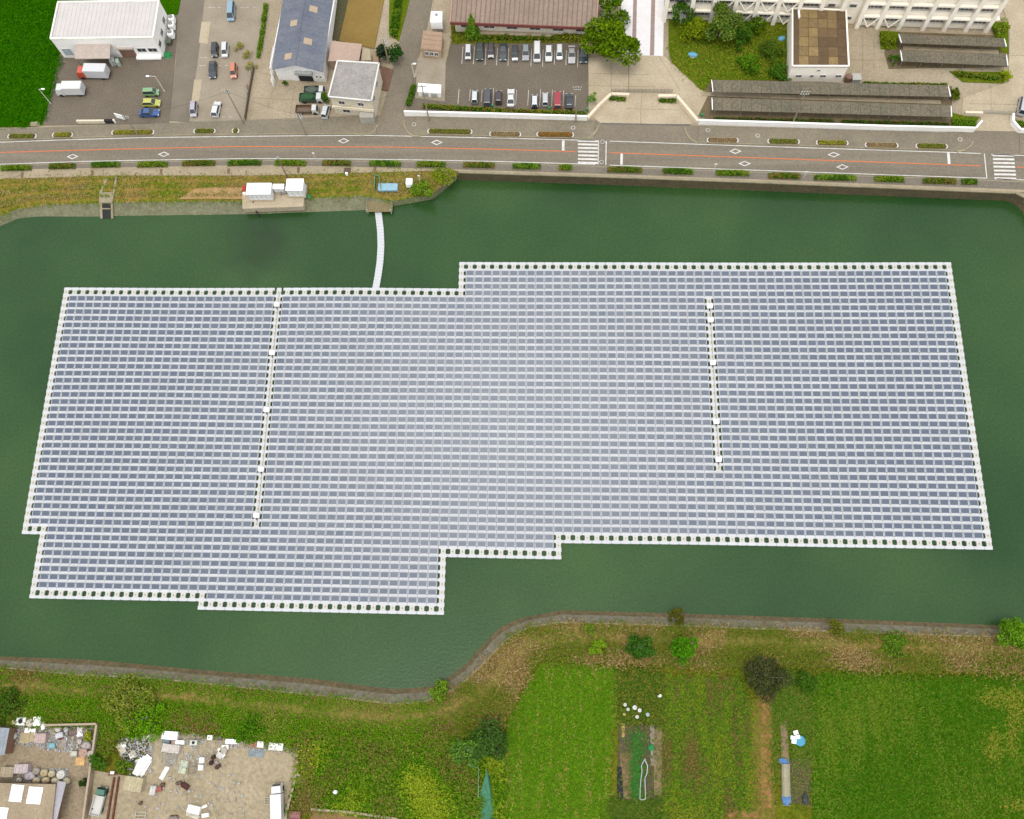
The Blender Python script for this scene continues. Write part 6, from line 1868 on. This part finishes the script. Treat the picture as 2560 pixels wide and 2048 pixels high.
def junk(kind, x, y, w, dpt, h, rz, c, label, z0=ZS + .06, view='S1', cat=None):
    p = V(view, x, y, z0 + h * .5)
    s = VIEWS[view][2] * .0745
    w, dpt = w * s, dpt * s
    m_ = mWhite2 if c == 'w' else jm(c)
    rnd = random.Random(int(x * 31 + y))
    if kind == 'washer':
        t = thing('washing_machine', label, cat or 'washing machine', (p.x, p.y, z0), rz)
        MB().bev(0, 0, .05, w, dpt, h, .06).build('casing', m_, t)
        MB().lathe(0, 0, [(min(w, dpt) * .3, h + .05), (min(w, dpt) * .3, h + .10), (min(w, dpt) * .2, h + .11)], 14).build('drum_door', mDark, t)
        MB().box(0, dpt * .42, h + .052, w * .9, dpt * .1, .06).build('control_strip', mSteel, t)
        for a in (-1, 1): MB().box(a * w * .4, 0, 0, .08, dpt * .8, .06).build('foot', mRubber, t)
    elif kind == 'fridge':
        t = thing('scrap_fridge', label, cat or 'fridge', (p.x, p.y, z0), rz)
        MB().bev(0, 0, .04, w, dpt, h, .06).build('casing', m_, t)
        MB().box(-w * .2, 0, h + .042, w * .52, dpt * .94, .05).build('door', m_, t)
        MB().box(w * .27, 0, h + .042, w * .36, dpt * .94, .05).build('door', m_, t)
        MB().box(.02, dpt * .3, h + .09, .05, dpt * .25, .05).build('handle', mSteel, t)
    elif kind == 'crate':
        t = thing('scrap_crate', label, cat or 'crate', (p.x, p.y, z0), rz)
        b = MB().box(0, 0, 0, w, dpt, .08)
        for a in (-1, 1): b.box(a * (w / 2 - .04), 0, .08, .08, dpt, h - .08).box(0, a * (dpt / 2 - .04), .08, w - .16, .08, h - .08)
        b.build('crate_body', m_, t)
        MB().box(0, 0, .082, w - .2, dpt - .2, h * .7).build('contents', m_, t)
    elif kind == 'container':
        t = thing('storage_container', label, cat or 'container', (p.x, p.y, z0), rz)
        MB().bev(0, 0, 0, w, dpt, h, .05).build('body', m_, t)
        n = max(3, int(w / .5))
        for k in range(n): MB().box(-w / 2 + w * (k + .5) / n, 0, h + .002, .08, dpt * .96, .05).build('rib', m_, t)
        MB().box(0, -dpt / 2 - .03, .1, w * .4, .06, h * .8).build('door', mSteel, t)
    elif kind == 'boards':
        t = thing('board_pile', label, cat or 'board pile', (p.x, p.y, z0), rz)
        n = 6
        for k in range(n):
            MB().box(rnd.uniform(-.25, .25) * w, rnd.uniform(-.25, .25) * dpt, .02 + k * .09, w * rnd.uniform(.35, .7), dpt * rnd.uniform(.4, .8), .07, rnd.uniform(-.7, .7)).build('board', m_ if k % 3 else mWhite2, t)
    elif kind == 'sheet':
        t = thing('metal_sheet', label, cat or 'sheet', (p.x, p.y, z0), rz)
        MB().box(0, 0, .06, w, dpt, .05).build('panel', m_, t)
        for a in (-1, 1): MB().box(a * w * .3, 0, 0, .1, dpt * .9, .06).build('batten', M('pallet_wood', C(150, 120, 84)), t)
        for k in range(3): MB().box(0, (k - 1) * dpt * .3, .112, w * .98, .05, .03).build('rib', m_, t)
    elif kind == 'bag':
        t = thing('bulk_bag', label, cat or 'bag', (p.x, p.y, z0), rz)
        MB().blob(0, 0, h * .45, w * .5, dpt * .5, h * .55, .18, 12, 7, int(x)).build('sack', m_, t, smooth=True)
        MB().blob(.02, 0, h * .98, w * .14, dpt * .14, h * .16, .2, 8, 5, int(y)).build('knot', m_, t, smooth=True)
    elif kind == 'drum':
        t = thing('drum', label, cat or 'drum', (p.x, p.y, z0), rz)
        r_ = w / 2
        MB().lathe(0, 0, [(r_ * .96, 0), (r_, .04), (r_ * .96, .08), (r_ * .96, h * .5), (r_, h * .53), (r_ * .96, h * .56), (r_ * .96, h - .05), (r_, h), (r_ * .85, h - .02)], 14).build('shell', m_, t)
        MB().lathe(r_ * .4, 0, [(.06, h - .03), (.06, h + .04)], 8).build('cap', mDark, t)
    elif kind == 'frame':
        t = thing('steel_frame', label, cat or 'frame', (p.x, p.y, z0), rz)
        for a in (-1, 1):
            MB().box(a * w / 2, 0, .05, .12, dpt, .14).build('rail', m_, t)
        for k in range(4): MB().box(0, -dpt / 2 + dpt * k / 3, .192, w + .1, .1, .1).build('cross_bar', m_, t)
    elif kind == 'mach':
        t = thing('scrap_machine', label, cat or 'machine', (p.x, p.y, z0), rz)
        MB().bev(0, 0, .15, w, dpt * .6, h * .7, .08).build('body', m_, t)
        MB().lathe(w * .2, dpt * .2, [(.2, .1), (.22, h), (.12, h * 1.1)], 8).build('motor', m_, t)
        MB().box(0, 0, 0, w * .8, dpt, .15).build('base', mRust, t)
    return t


W_ = 'w'
J = [('washer', 152, 672, 64, 52, .9, 0, W_, 'white washing machine with round black lid on the yard wall'), ('bag', 98, 682, 50, 40, .8, 0, (226, 214, 182), 'cream sack left of the black-lidded washing machine'), ('drum', 215, 682, 52, 50, .9, 0, (226, 214, 200), 'pale drum right of the black-lidded washing machine'),
     ('fridge', 262, 672, 50, 60, .8, .1, W_, 'white fridge lying left of the tall white panel'), ('boards', 298, 676, 40, 100, .9, 0, W_, 'tall white panel stack at the top of the walled yard'),
     ('bag', 405, 728, 48, 40, .8, 0, (226, 220, 210), 'white sack at the yard wall, left of two'), ('bag', 460, 730, 44, 40, .8, 0, (206, 204, 206), 'grey-white sack at the yard wall, right of two'), ('boards', 545, 735, 50, 70, .5, .5, W_, 'slanting white slab near the yard wall corner'), ('crate', 505, 745, 60, 50, .7, .2, (136, 116, 112), 'brown crate of scrap left of the slanting white slab'),
     ('boards', 180, 775, 110, 80, .6, .2, (196, 178, 140), 'beige heap of boards in the walled yard'), ('container', 285, 790, 76, 60, 1.0, .05, (214, 188, 180), 'pinkish box in the walled yard'), ('bag', 95, 775, 40, 56, .7, 0, (206, 206, 200), 'pale sack left of the beige board heap'), ('crate', 358, 842, 48, 34, .6, .1, (150, 196, 206), 'light blue crate in the walled yard'),
     ('mach', 412, 770, 50, 56, .8, .3, (222, 222, 226), 'white machine part under the wall sacks'), ('boards', 445, 822, 60, 50, .4, .8, (176, 160, 150), 'grey-brown board heap beside the light blue crate'), ('bag', 550, 812, 36, 36, .7, 0, (216, 210, 206), 'small white sack near the wall corner'), ('bag', 600, 840, 62, 54, 1.0, 0, (206, 192, 190), 'big grey-white sack at the east yard wall'),
     ('drum', 583, 890, 56, 54, 1.0, 0, (196, 162, 146), 'pinkish drum at the east yard wall'), ('drum', 630, 897, 40, 40, .9, 0, (196, 192, 182), 'grey drum right of the pinkish drum'), ('crate', 512, 897, 44, 32, .6, 0, (222, 220, 206), 'small white crate left of the pinkish drum'), ('sheet', 553, 950, 60, 50, .2, .05, (236, 192, 130), 'pale orange board lying in the yard'),
     ('container', 60, 1022, 86, 62, 1.2, 0, (196, 180, 152), 'beige container at the left picture edge'), ('container', 157, 1000, 92, 56, 1.3, .05, (216, 200, 200), 'whitish container right of the beige one'),
     ('bag', 205, 1052, 74, 60, 1.0, 0, (206, 196, 200), 'lilac-white sack at the left of the sack heap'), ('bag', 252, 1018, 50, 46, 1.0, 0, (186, 176, 160), 'greyish sack at the back of the sack heap'), ('bag', 305, 1030, 54, 50, 1.0, 0, (214, 196, 156), 'cream sack in the middle of the sack heap'), ('bag', 358, 1036, 48, 46, 1.0, 0, (220, 208, 170), 'yellowish sack at the right of the heap middle'),
     ('drum', 428, 1040, 54, 54, 1.0, 0, (232, 230, 220), 'white round drum at the right of the sack heap'), ('bag', 460, 1085, 48, 44, .9, 0, (226, 214, 176), 'cream sack lowest at the right of the heap'), ('bag', 318, 1080, 56, 44, .9, 0, (222, 204, 160), 'tan sack along the roof edge, centre'), ('bag', 384, 1086, 60, 44, .9, 0, (226, 214, 180), 'tan sack along the roof edge, right'), ('bag', 252, 1082, 52, 42, .9, 0, (214, 196, 158), 'tan sack along the roof edge, left'), ('bag', 132, 1078, 42, 36, .8, 0, (206, 196, 176), 'small pale sack under the whitish container'),
     ('boards', 850, 862, 62, 80, .5, .5, (214, 206, 184), 'white scrap boards below the yard bushes, left heap'), ('boards', 985, 955, 90, 150, .7, -.3, W_, 'long heap of white broken boards'), ('boards', 920, 900, 46, 44, .4, .2, (206, 200, 178), 'small pale scrap left of the long white heap'), ('boards', 1020, 770, 56, 40, .4, .3, (214, 208, 186), 'pale scrap at the top edge of the concrete yard'),
     ('container', 930, 1105, 118, 86, 1.4, -.12, (206, 194, 158), 'large cream tank box on the concrete yard'), ('crate', 778, 1028, 26, 18, .4, 0, W_, 'tiny white crate at the rusty beam end'),
     ('container', 1178, 770, 106, 52, 1.0, -.05, W_, 'white container at the head of the concrete yard'), ('crate', 1150, 806, 50, 30, .6, 0, (140, 158, 166), 'blue-grey crate under the white container'), ('crate', 1205, 820, 30, 26, .6, 0, (216, 186, 180), 'pink crate beside the blue-grey one'), ('fridge', 1247, 818, 58, 26, .7, 0, W_, 'small white fridge right of the pink crate'), ('washer', 1342, 820, 48, 34, .8, 0, (232, 232, 222), 'white washing machine with dark lid on the concrete yard'), ('container', 1185, 860, 116, 52, 1.0, -.1, (226, 216, 206), 'long white ribbed container, lower of two'),
     ('sheet', 1342, 764, 34, 14, .2, -.5, W_, 'short white strip near the yard head'), ('crate', 1286, 718, 16, 16, .4, 0, W_, 'tiny white crate in the weeds above the yard'), ('fridge', 1455, 785, 34, 30, .8, 0, W_, 'white cube fridge at the yard top edge'), ('mach', 1512, 786, 40, 30, .7, 0, (130, 126, 118), 'dark grey machine right of the cube fridge'),
     ('container', 1610, 812, 92, 30, .9, -.02, W_, 'long low white box on the yard top edge'), ('fridge', 1755, 828, 46, 36, .8, -.05, (216, 140, 134), 'pink fridge on the yard top edge'), ('fridge', 1803, 832, 42, 38, .8, -.05, W_, 'white fridge right of the pink one'), ('crate', 1910, 848, 92, 44, .8, -.05, W_, 'white open crate at the right of the yard top edge'), ('sheet', 1770, 892, 104, 48, .2, -.05, (150, 162, 166), 'blue-grey metal sheet on the yard'),
     ('sheet', 1135, 1030, 28, 84, .2, -.45, W_, 'white plank lying slantwise on the yard'), ('sheet', 1265, 990, 48, 80, .2, -.15, (206, 214, 184), 'pale green sheet on the yard'), ('sheet', 1180, 935, 80, 70, .2, .05, (168, 160, 146), 'flat grey sheet below the long container'), ('frame', 1325, 1000, 50, 60, .3, .1, (156, 152, 140), 'grey steel frame right of the pale green sheet'), ('fridge', 1397, 942, 32, 36, .7, 0, W_, 'small white fridge, upper of two mid-yard'), ('fridge', 1390, 992, 30, 34, .7, 0, W_, 'small white fridge, lower of two mid-yard'),
     ('mach', 1474, 922, 30, 28, .6, .4, (66, 52, 50), 'black scrap machine, upper of three dark pieces'), ('mach', 1460, 960, 30, 28, .6, .6, (60, 44, 44), 'black scrap machine, middle of three dark pieces'), ('mach', 1505, 986, 40, 26, .6, .6, (86, 68, 58), 'dark brown scrap machine, lower of three dark pieces'), ('boards', 1528, 908, 60, 60, .4, .7, (226, 222, 214), 'scatter of white offcuts by the dark machines'),
     ('crate', 1280, 1120, 50, 30, .6, -.5, (96, 56, 52), 'dark red crate tilted on the yard'), ('mach', 1235, 1100, 40, 24, .5, .2, (112, 100, 86), 'dark grey-brown motor left of the dark red crate'), ('fridge', 1060, 1150, 36, 56, .8, -.1, (226, 222, 214), 'white upright fridge right of the cream tank box'), ('crate', 1096, 1142, 40, 30, .5, .3, (186, 110, 100), 'faded red crate right of the upright fridge'), ('mach', 1122, 1112, 30, 26, .6, 0, (110, 92, 76), 'brown motor above the faded red crate'),
     ('container', 1342, 1282, 82, 46, .9, -.2, W_, 'white box near the bottom of the concrete yard'), ('sheet', 1412, 1262, 36, 16, .2, .4, W_, 'short white strip right of the bottom white box'), ('crate', 1420, 1322, 44, 24, .5, .2, W_, 'small white crate at the picture bottom'), ('sheet', 1332, 1322, 90, 30, .2, -.3, (222, 214, 196), 'pale sheet under the bottom white box'), ('mach', 970, 1240, 22, 24, .6, 0, (110, 92, 80), 'small dark motor on the yard'), ('mach', 1200, 1340, 60, 30, .6, 0, (150, 138, 124), 'grey machine at the bottom picture edge'),
     ('frame', 965, 1335, 66, 60, .8, 0, (214, 206, 190), 'white tubular frame over a dark pit at the bottom edge'), ('frame', 1848, 1222, 36, 40, .5, 0, (206, 198, 180), 'small pale frame left of the white truck'), ('crate', 2040, 1322, 70, 46, .8, -.05, (170, 120, 116), 'red and grey crate at the yard corner'), ('boards', 2075, 1085, 70, 90, .4, .4, (206, 192, 168), 'pale rubble outside the east yard edge'), ('boards', 1545, 868, 70, 50, .25, .2, (196, 188, 172), 'light offcuts near the yard top'), ('sheet', 1300, 862, 60, 40, .2, .05, (200, 184, 150), 'tan board under the dark-lid washing machine')]
for it in J: junk(*it)
# rusty beams
for lab, a, c in (('rusty steel beam lying across the top of the lane', (752, 1042), (862, 1032)), ('left rusty rail running down to the picture edge', (790, 1060), (735, 1400)), ('right rusty rail running down to the picture edge', (822, 1056), (772, 1400))):
    p, q = V('S1', *a, ZS + .2), V('S1', *c, ZS + .2)
    m_, d = (p + q) / 2, q - p
    t = thing('steel_beam', lab, 'beam', (m_.x, m_.y, ZS + .07), math.atan2(d.y, d.x))
    MB().box(0, 0, 0, d.length, .3, .05).build('flange', mRust, t)
    MB().box(0, 0, .052, d.length, .08, .22).build('web', mRust, t)
    MB().box(0, 0, .274, d.length, .3, .05).build('flange', mRust, t)
truck('S1', 1915, 1225, 97, 5.6, 1.9, 2.4, (238, 238, 236), (242, 242, 240), 'white box truck at the right edge of the concrete yard', z0=ZS + .06)
truck('S1', 682, 1225, 82, 4.6, 1.8, 1.7, (62, 120, 96), (226, 224, 216), 'small green truck with white bed in the yard lane', bed=True, z0=ZS + .06)
mGreyRoof = M('grey_blue_roof', C(170, 176, 184), C(150, 158, 166), scale=.4, fvar=.1)
t, wl, r4 = block('shed', 'grey-blue roofed shed cut by the left picture edge', 'shed', VL('S1', [(-220, 920), (30, 905), (65, 720), (-220, 705)], ZS + 3.0), ZS + 3.0, ZS, M('brown_wall'), mGreyRoof, .2, .15)
window(t, wl[0], wl[1], .8, 1.5, 1.0, .8)
for k in range(6): MB().box(r4[0].lerp(r4[1], (k + .5) / 6).x, (r4[0].y + r4[2].y) / 2, 3.002, .08, abs(r4[2].y - r4[0].y) * .9, .05).build('roof_rib', mGreyRoof, t)
t, wl, r4 = block('workshop_shed', 'beige flat-roofed shed with two bright white skylights at the bottom left', 'shed', VL('S1', [(-200, 1600), (335, 1600), (385, 1108), (-200, 1095)], ZS + 3.2), ZS + 3.2, ZS, M('brown_wall'), M('dusty_roof', C(186, 168, 140), C(166, 148, 122), scale=.3, fvar=.14), .2, .2)
for x, y, w, d in ((115, 1170, 80, 100), (240, 1185, 92, 100), (20, 1310, 60, 70)):
    p = V('S1', x, y, ZS + 3.25)
    o = MB().box(p.x - t.location.x, p.y - t.location.y, 3.202, w * .027, d * .027, .12, -.04).build('skylight', mBox, t)
    MB().box(p.x - t.location.x, p.y - t.location.y, 3.322, w * .027 + .1, .06, .04, -.04).build('glazing_bar', mSteel, o)
p = V('S1', 390, 1230, ZS + 3.0)
MB().box(p.x - t.location.x, p.y - t.location.y, 2.7, 1.5, 6.5, .15, -.1).build('side_canopy', M('lilac_sheet', C(190, 184, 192), var=.1), t)
wallline('yard_wall', 'grey block wall closing the scrap yard to the north', [V('S1', 330, 698, ZS), V('S1', 690, 690, ZS)], 1.4, .25, M('block_grey', C(196, 176, 150), var=.1), z0=ZS)
wallline('yard_wall', 'grey block wall along the lane between the two yards', [V('S1', 692, 695, ZS), V('S1', 650, 985, ZS), V('S1', 600, 1345, ZS)], 1.4, .25, M('block_grey'), z0=ZS)
wallline('yard_wall', 'low concrete kerb wall along the right side of the concrete yard', [V('S1', 2062, 850, ZS), V('S1', 2052, 1040, ZS), V('S1', 1988, 1290, ZS)], .5, .3, M('block_grey'), z0=ZS)
wallline('yard_wall', 'low pale wall bordering the brown plot at the picture bottom', [V('S2', 240, 1648, ZS), V('S2', 520, 1668, ZS), V('S2', 900, 1722, ZS)], .5, .25, M('block_grey'), z0=ZS)

# ------------------------------------------------------------------ garden things
for k, (x, y, w, c, lab) in enumerate([(745, 800, 22, (238, 236, 222), 'white bucket at the upper left of the bucket cluster'), (766, 833, 20, (236, 236, 226), 'white bucket just below the upper left one'), (813, 820, 28, (244, 244, 236), 'white bucket in the middle top of the cluster'), (848, 840, 24, (244, 244, 236), 'white bucket at the right of the cluster'), (905, 870, 24, (196, 206, 206), 'grey bucket right of the white cluster'), (830, 886, 22, (240, 240, 230), 'white bucket lowest in the cluster'), (740, 868, 20, (190, 178, 92), 'yellow bucket left of the lowest white one')]):
    p = V('S3', x, y, ZS + .3)
    t = thing('bucket', lab, 'bucket', (p.x, p.y, ZS), 0, 'garden buckets')
    r_ = w * .0131
    MB().lathe(0, 0, [(r_ * .8, 0), (r_, .55), (r_ * 1.08, .56), (r_ * .9, .6)], 12).build('pail', M('bucket_%d' % k, C(*c)), t)
    MB().tube((-r_, 0, .55), (r_, 0, .68), .03, None, 5).build('handle', mSteel, t)
p = V('S3', 990, 742, ZS + .6)
t = thing('scarecrow', 'small white upright scarecrow-like stand in the garden', 'stand', (p.x, p.y, ZS))
MB().tube((0, -.3, -.1), (0, .2, 1.6), .06, None, 6).build('post', M('bark'), t)
MB().box(0, .05, .7, .7, .3, .8, 0, .6, .8).build('cloth', mWhite2, t)
MB().blob(0, .2, 1.65, .2, .2, .2, .1, 8, 5).build('hood', mWhite2, t)
p = V('S3', 932, 1105, ZS + .6)
t = thing('green_net', 'bright green netting heap on a stake in the garden', 'net', (p.x, p.y, ZS))
MB().blob(0, 0, .3, .55, .6, .45, .3, 12, 6, 4).build('net', M('green_sheet'), t)
MB().tube((.1, -1.2, .06), (.1, .3, .5), .04, None, 6).build('stake', M('bark'), t)
pts = [V('S3', x, y, ZS + .15) for x, y in ((885, 1188), (905, 1235), (900, 1290), (885, 1320), (888, 1400), (890, 1470), (850, 1476), (852, 1400), (858, 1320), (866, 1270), (860, 1230), (885, 1188))]
c = pts[0]
t = thing('hose_loop', 'pale hose laid in a long narrow loop on the garden bed', 'hose', (c.x, c.y, ZS + .1))
rs = resample([p - c for p in pts], 40)
b = MB()
for a, e_ in zip(rs, rs[1:]): b.tube((a.x, a.y, .12), (e_.x, e_.y, .12), .085, None, 6)
b.build('hose', M('hose_white', (.36, .36, .33)), t)
MB().lathe(rs[0].x, rs[0].y, [(.14, .05), (.14, .28)], 8).build('coupling', mSteel, t)
for x, y, lab in ((1955, 997, 'white block at the top of the blue tub cluster'), (1935, 1034, 'white block left of the blue tub cluster'), (1968, 1029, 'white block in the middle of the blue tub cluster'), (1942, 1062, 'white block at the lower left of the blue tub')):
    p = V('S3', x, y, ZS + .3)
    t = thing('foam_box', lab, 'foam box', (p.x, p.y, ZS), random.uniform(-.3, .3))
    MB().bev(0, 0, 0, .75, .6, .4, .05).build('box', mBox, t)
    MB().box(0, 0, .402, .8, .64, .07).build('lid', mBox, t)
p = V('S3', 1985, 1056, ZS + .2)
t = thing('blue_tub', 'light blue tub among white blocks in the garden', 'tub', (p.x, p.y, ZS), -.1)
MB().lathe(0, 0, [(.6, 0), (.8, .45), (.88, .46), (.8, .48), (.74, .42)], 16).build('tub', M('tub_blue', C(96, 176, 210)), t)
MB().box(.8, 0, .35, .2, .3, .08).build('handle', M('tub_blue'), t)
for k, (x, y, w, d, lab) in enumerate(((1875, 1203, 2.0, .9, 'blue tarp strip folded across the pale planting bed'), (1891, 1465, 1.6, 2.2, 'blue tarp over the lower end of the planting bed'))):
    p = V('S3', x, y, ZS + .3)
    t = thing('blue_tarp', lab, 'tarp', (p.x, p.y, ZS + .10), -.35 if k == 0 else -.05)
    MB().blob(0, 0, .08, w / 2, d / 2, .25, .15, 14, 6, k).build('sheet', M('tarp_strong_blue', C(84, 134, 190), C(110, 152, 200), scale=1.2), t)
    MB().tube((-w / 2, -d / 2, .05), (w / 2, -d / 2, .05), .05, None, 6).build('weight_bar', mSteel, t)
p = V('S3', 1880, 1335, ZS + .2)
t = thing('row_cover', 'see-through pale film cover over the planting bed between the tarps', 'row cover', (p.x, p.y, ZS + .10), .0)
b = MB()
n = 10
for i in range(n + 1):
    for j in range(7):
        a = math.pi * j / 6
        b.v.append((.75 * math.cos(a) + .03 * i, -2.6 + 5.2 * i / n, .5 * math.sin(a)))
for i in range(n):
    for j in range(6): b.f.append((i * 7 + j, i * 7 + j + 1, i * 7 + 8 + j, i * 7 + 7 + j))
b.build('film', M('film_pale', C(168, 162, 132), var=.1, scale=1, rough=.4), t)
for i in range(4): MB().box(.03 * i * 3, -2.6 + 1.7 * i, .5, .1, .06, .06).build('hoop', mSteel, t)
p = V('S3', 2022, 1470, ZS + .3)
t = thing('black_bag', 'black rubbish bag on the right garden plot', 'bag', (p.x, p.y, ZS))
MB().blob(0, 0, .3, .5, 1.0, .4, .2, 12, 6, 2).build('sack', M('bag_black', (.03, .032, .035), rough=.4), t)
MB().blob(0, 1.0, .4, .12, .14, .12, .1, 8, 5).build('knot', M('bag_black'), t)
# green net tent at the bottom
p = V('S2', 1560, 1640, ZS)
t = thing('net_tent', 'teal green netting tent rising to a peak at the picture bottom', 'net', (p.x, p.y, ZS))
def loc(x, y, z):
    q = V('S2', x, y, ZS + z); return (q.x - p.x, q.y - p.y, z)
b = MB().add([loc(1570, 1350, 2.2), loc(1590, 1480, 1.6), loc(1600, 1600, 1.3), loc(1500, 1610, .1), loc(1480, 1730, .1), loc(1640, 1730, .1), loc(1625, 1600, .1), loc(1560, 1760, 1.2), loc(1598, 1420, .1)],
             [(0, 1, 3), (1, 2, 3), (2, 7, 4, 3), (2, 6, 5, 7), (1, 8, 6, 2), (0, 8, 1)])
b.build('netting', M('net_teal', C(84, 150, 112), C(70, 128, 98), scale=1, fvar=.2), t)
MB().tube(loc(1570, 1352, 0), loc(1570, 1350, 2.3), .05, None, 6).build('pole', mSteel, t)
MB().tube(loc(1560, 1730, 0), loc(1560, 1760, 1.3), .05, None, 6).build('pole', mSteel, t)
t = wallline('net_fence', 'thin stake fence beside the teal net tent', [V('S2', 1425, 1310, ZS), V('S2', 1510, 1335, ZS), V('S2', 1508, 1560, ZS)], .8, .04, M('mesh_green'), cat='fence', z0=ZS)
p = V('S2', 420, 1520, ZS + .8)
t = thing('white_sack', 'lone small white sack lost in the tall green weeds', 'sack', (p.x, p.y, ZS + .3))
MB().blob(0, 0, .5, .4, .35, .45, .2, 10, 6, 1).build('sack', mWhite2, t)
MB().blob(0, 0, .98, .1, .1, .1, .1, 8, 5, 1).build('knot', mWhite2, t)

sl = VL('S3', [(700, 930), (1010, 950), (1015, 1480), (690, 1480)], ZS)
scatter('bed_weeds', sl, 550, lambda x, y: ZS + .08, lambda x, y, r: r.choice([C(84, 104, 40), C(110, 104, 60), C(66, 92, 34)]), .3, 'sparse weeds on the dark garden beds', 'weeds', hmax=.2, seed=71)
sl = VL('S3', [(1910, 1180), (2060, 1180), (2060, 1510), (1915, 1500)], ZS)
scatter('bed_weeds', sl, 450, lambda x, y: ZS + .06, lambda x, y, r: r.choice([C(84, 104, 40), C(110, 104, 60)]), .3, 'sparse weeds on the soil beside the blue tarps', 'weeds', hmax=.2, seed=72)
sl = VL('S3', [(1600, 770), (1790, 740), (1810, 1610), (1420, 1610), (1640, 1530)], ZS)
scatter('strip_grass', sl, 650, lambda x, y: ZS + .04, lambda x, y, r: r.choice([C(106, 112, 34), C(118, 112, 46), C(90, 106, 30), C(128, 112, 58)]), .32, 'thin dry grass along the brown garden path', 'grass', hmax=.2, seed=73)


def litter(name, polys, label, n, seed):
    """uncountable scraps: small bent boards and lumps lying about"""
    rnd = random.Random(seed)
    mb = MB()
    cols_ = [(.62, .60, .56), (.45, .40, .34), (.66, .62, .52), (.24, .20, .17), (.35, .36, .38), (.5, .3, .26), (.3, .42, .46), (.68, .67, .65)]
    for poly, m in polys:
        x0, x1, y0, y1 = bbox(poly)
        k = 0
        while k < m:
            x, y = rnd.uniform(x0, x1), rnd.uniform(y0, y1)
            if not inpoly(x, y, poly): continue
            k += 1
            mb.col = vary(rnd.choice(cols_), .2, rnd)
            mb.col = tuple(c / 1.6 for c in mb.col)
            s_ = rnd.uniform(.1, .42)
            mb.box(x, y, ZS + .05, s_, s_ * rnd.uniform(.3, 1), rnd.uniform(.05, .3), rnd.uniform(0, 3), rnd.uniform(.6, 1), rnd.uniform(.6, 1))
    tag(mb.build(name, LEAF), label, 'litter', None, 'stuff')


litter('scrap_litter', [(VL('S1', [(70, 710), (670, 700), (640, 900), (330, 870), (80, 830)], ZS), 900), (VL('S1', [(80, 990), (480, 1000), (470, 1105), (90, 1100)], ZS), 360), (VL('S1', [(820, 760), (1060, 760), (1050, 1020), (900, 1040), (830, 900)], ZS), 520), (VL('S1', [(1110, 740), (1560, 780), (1560, 1000), (1120, 1000)], ZS), 330), (VL('S1', [(1000, 1040), (1700, 1040), (1700, 1349), (900, 1349)], ZS), 170), (VL('S1', [(1560, 790), (2050, 850), (2030, 900), (1560, 850)], ZS), 130)], 'small mixed scrap littering the two scrap yards', 0, 9)
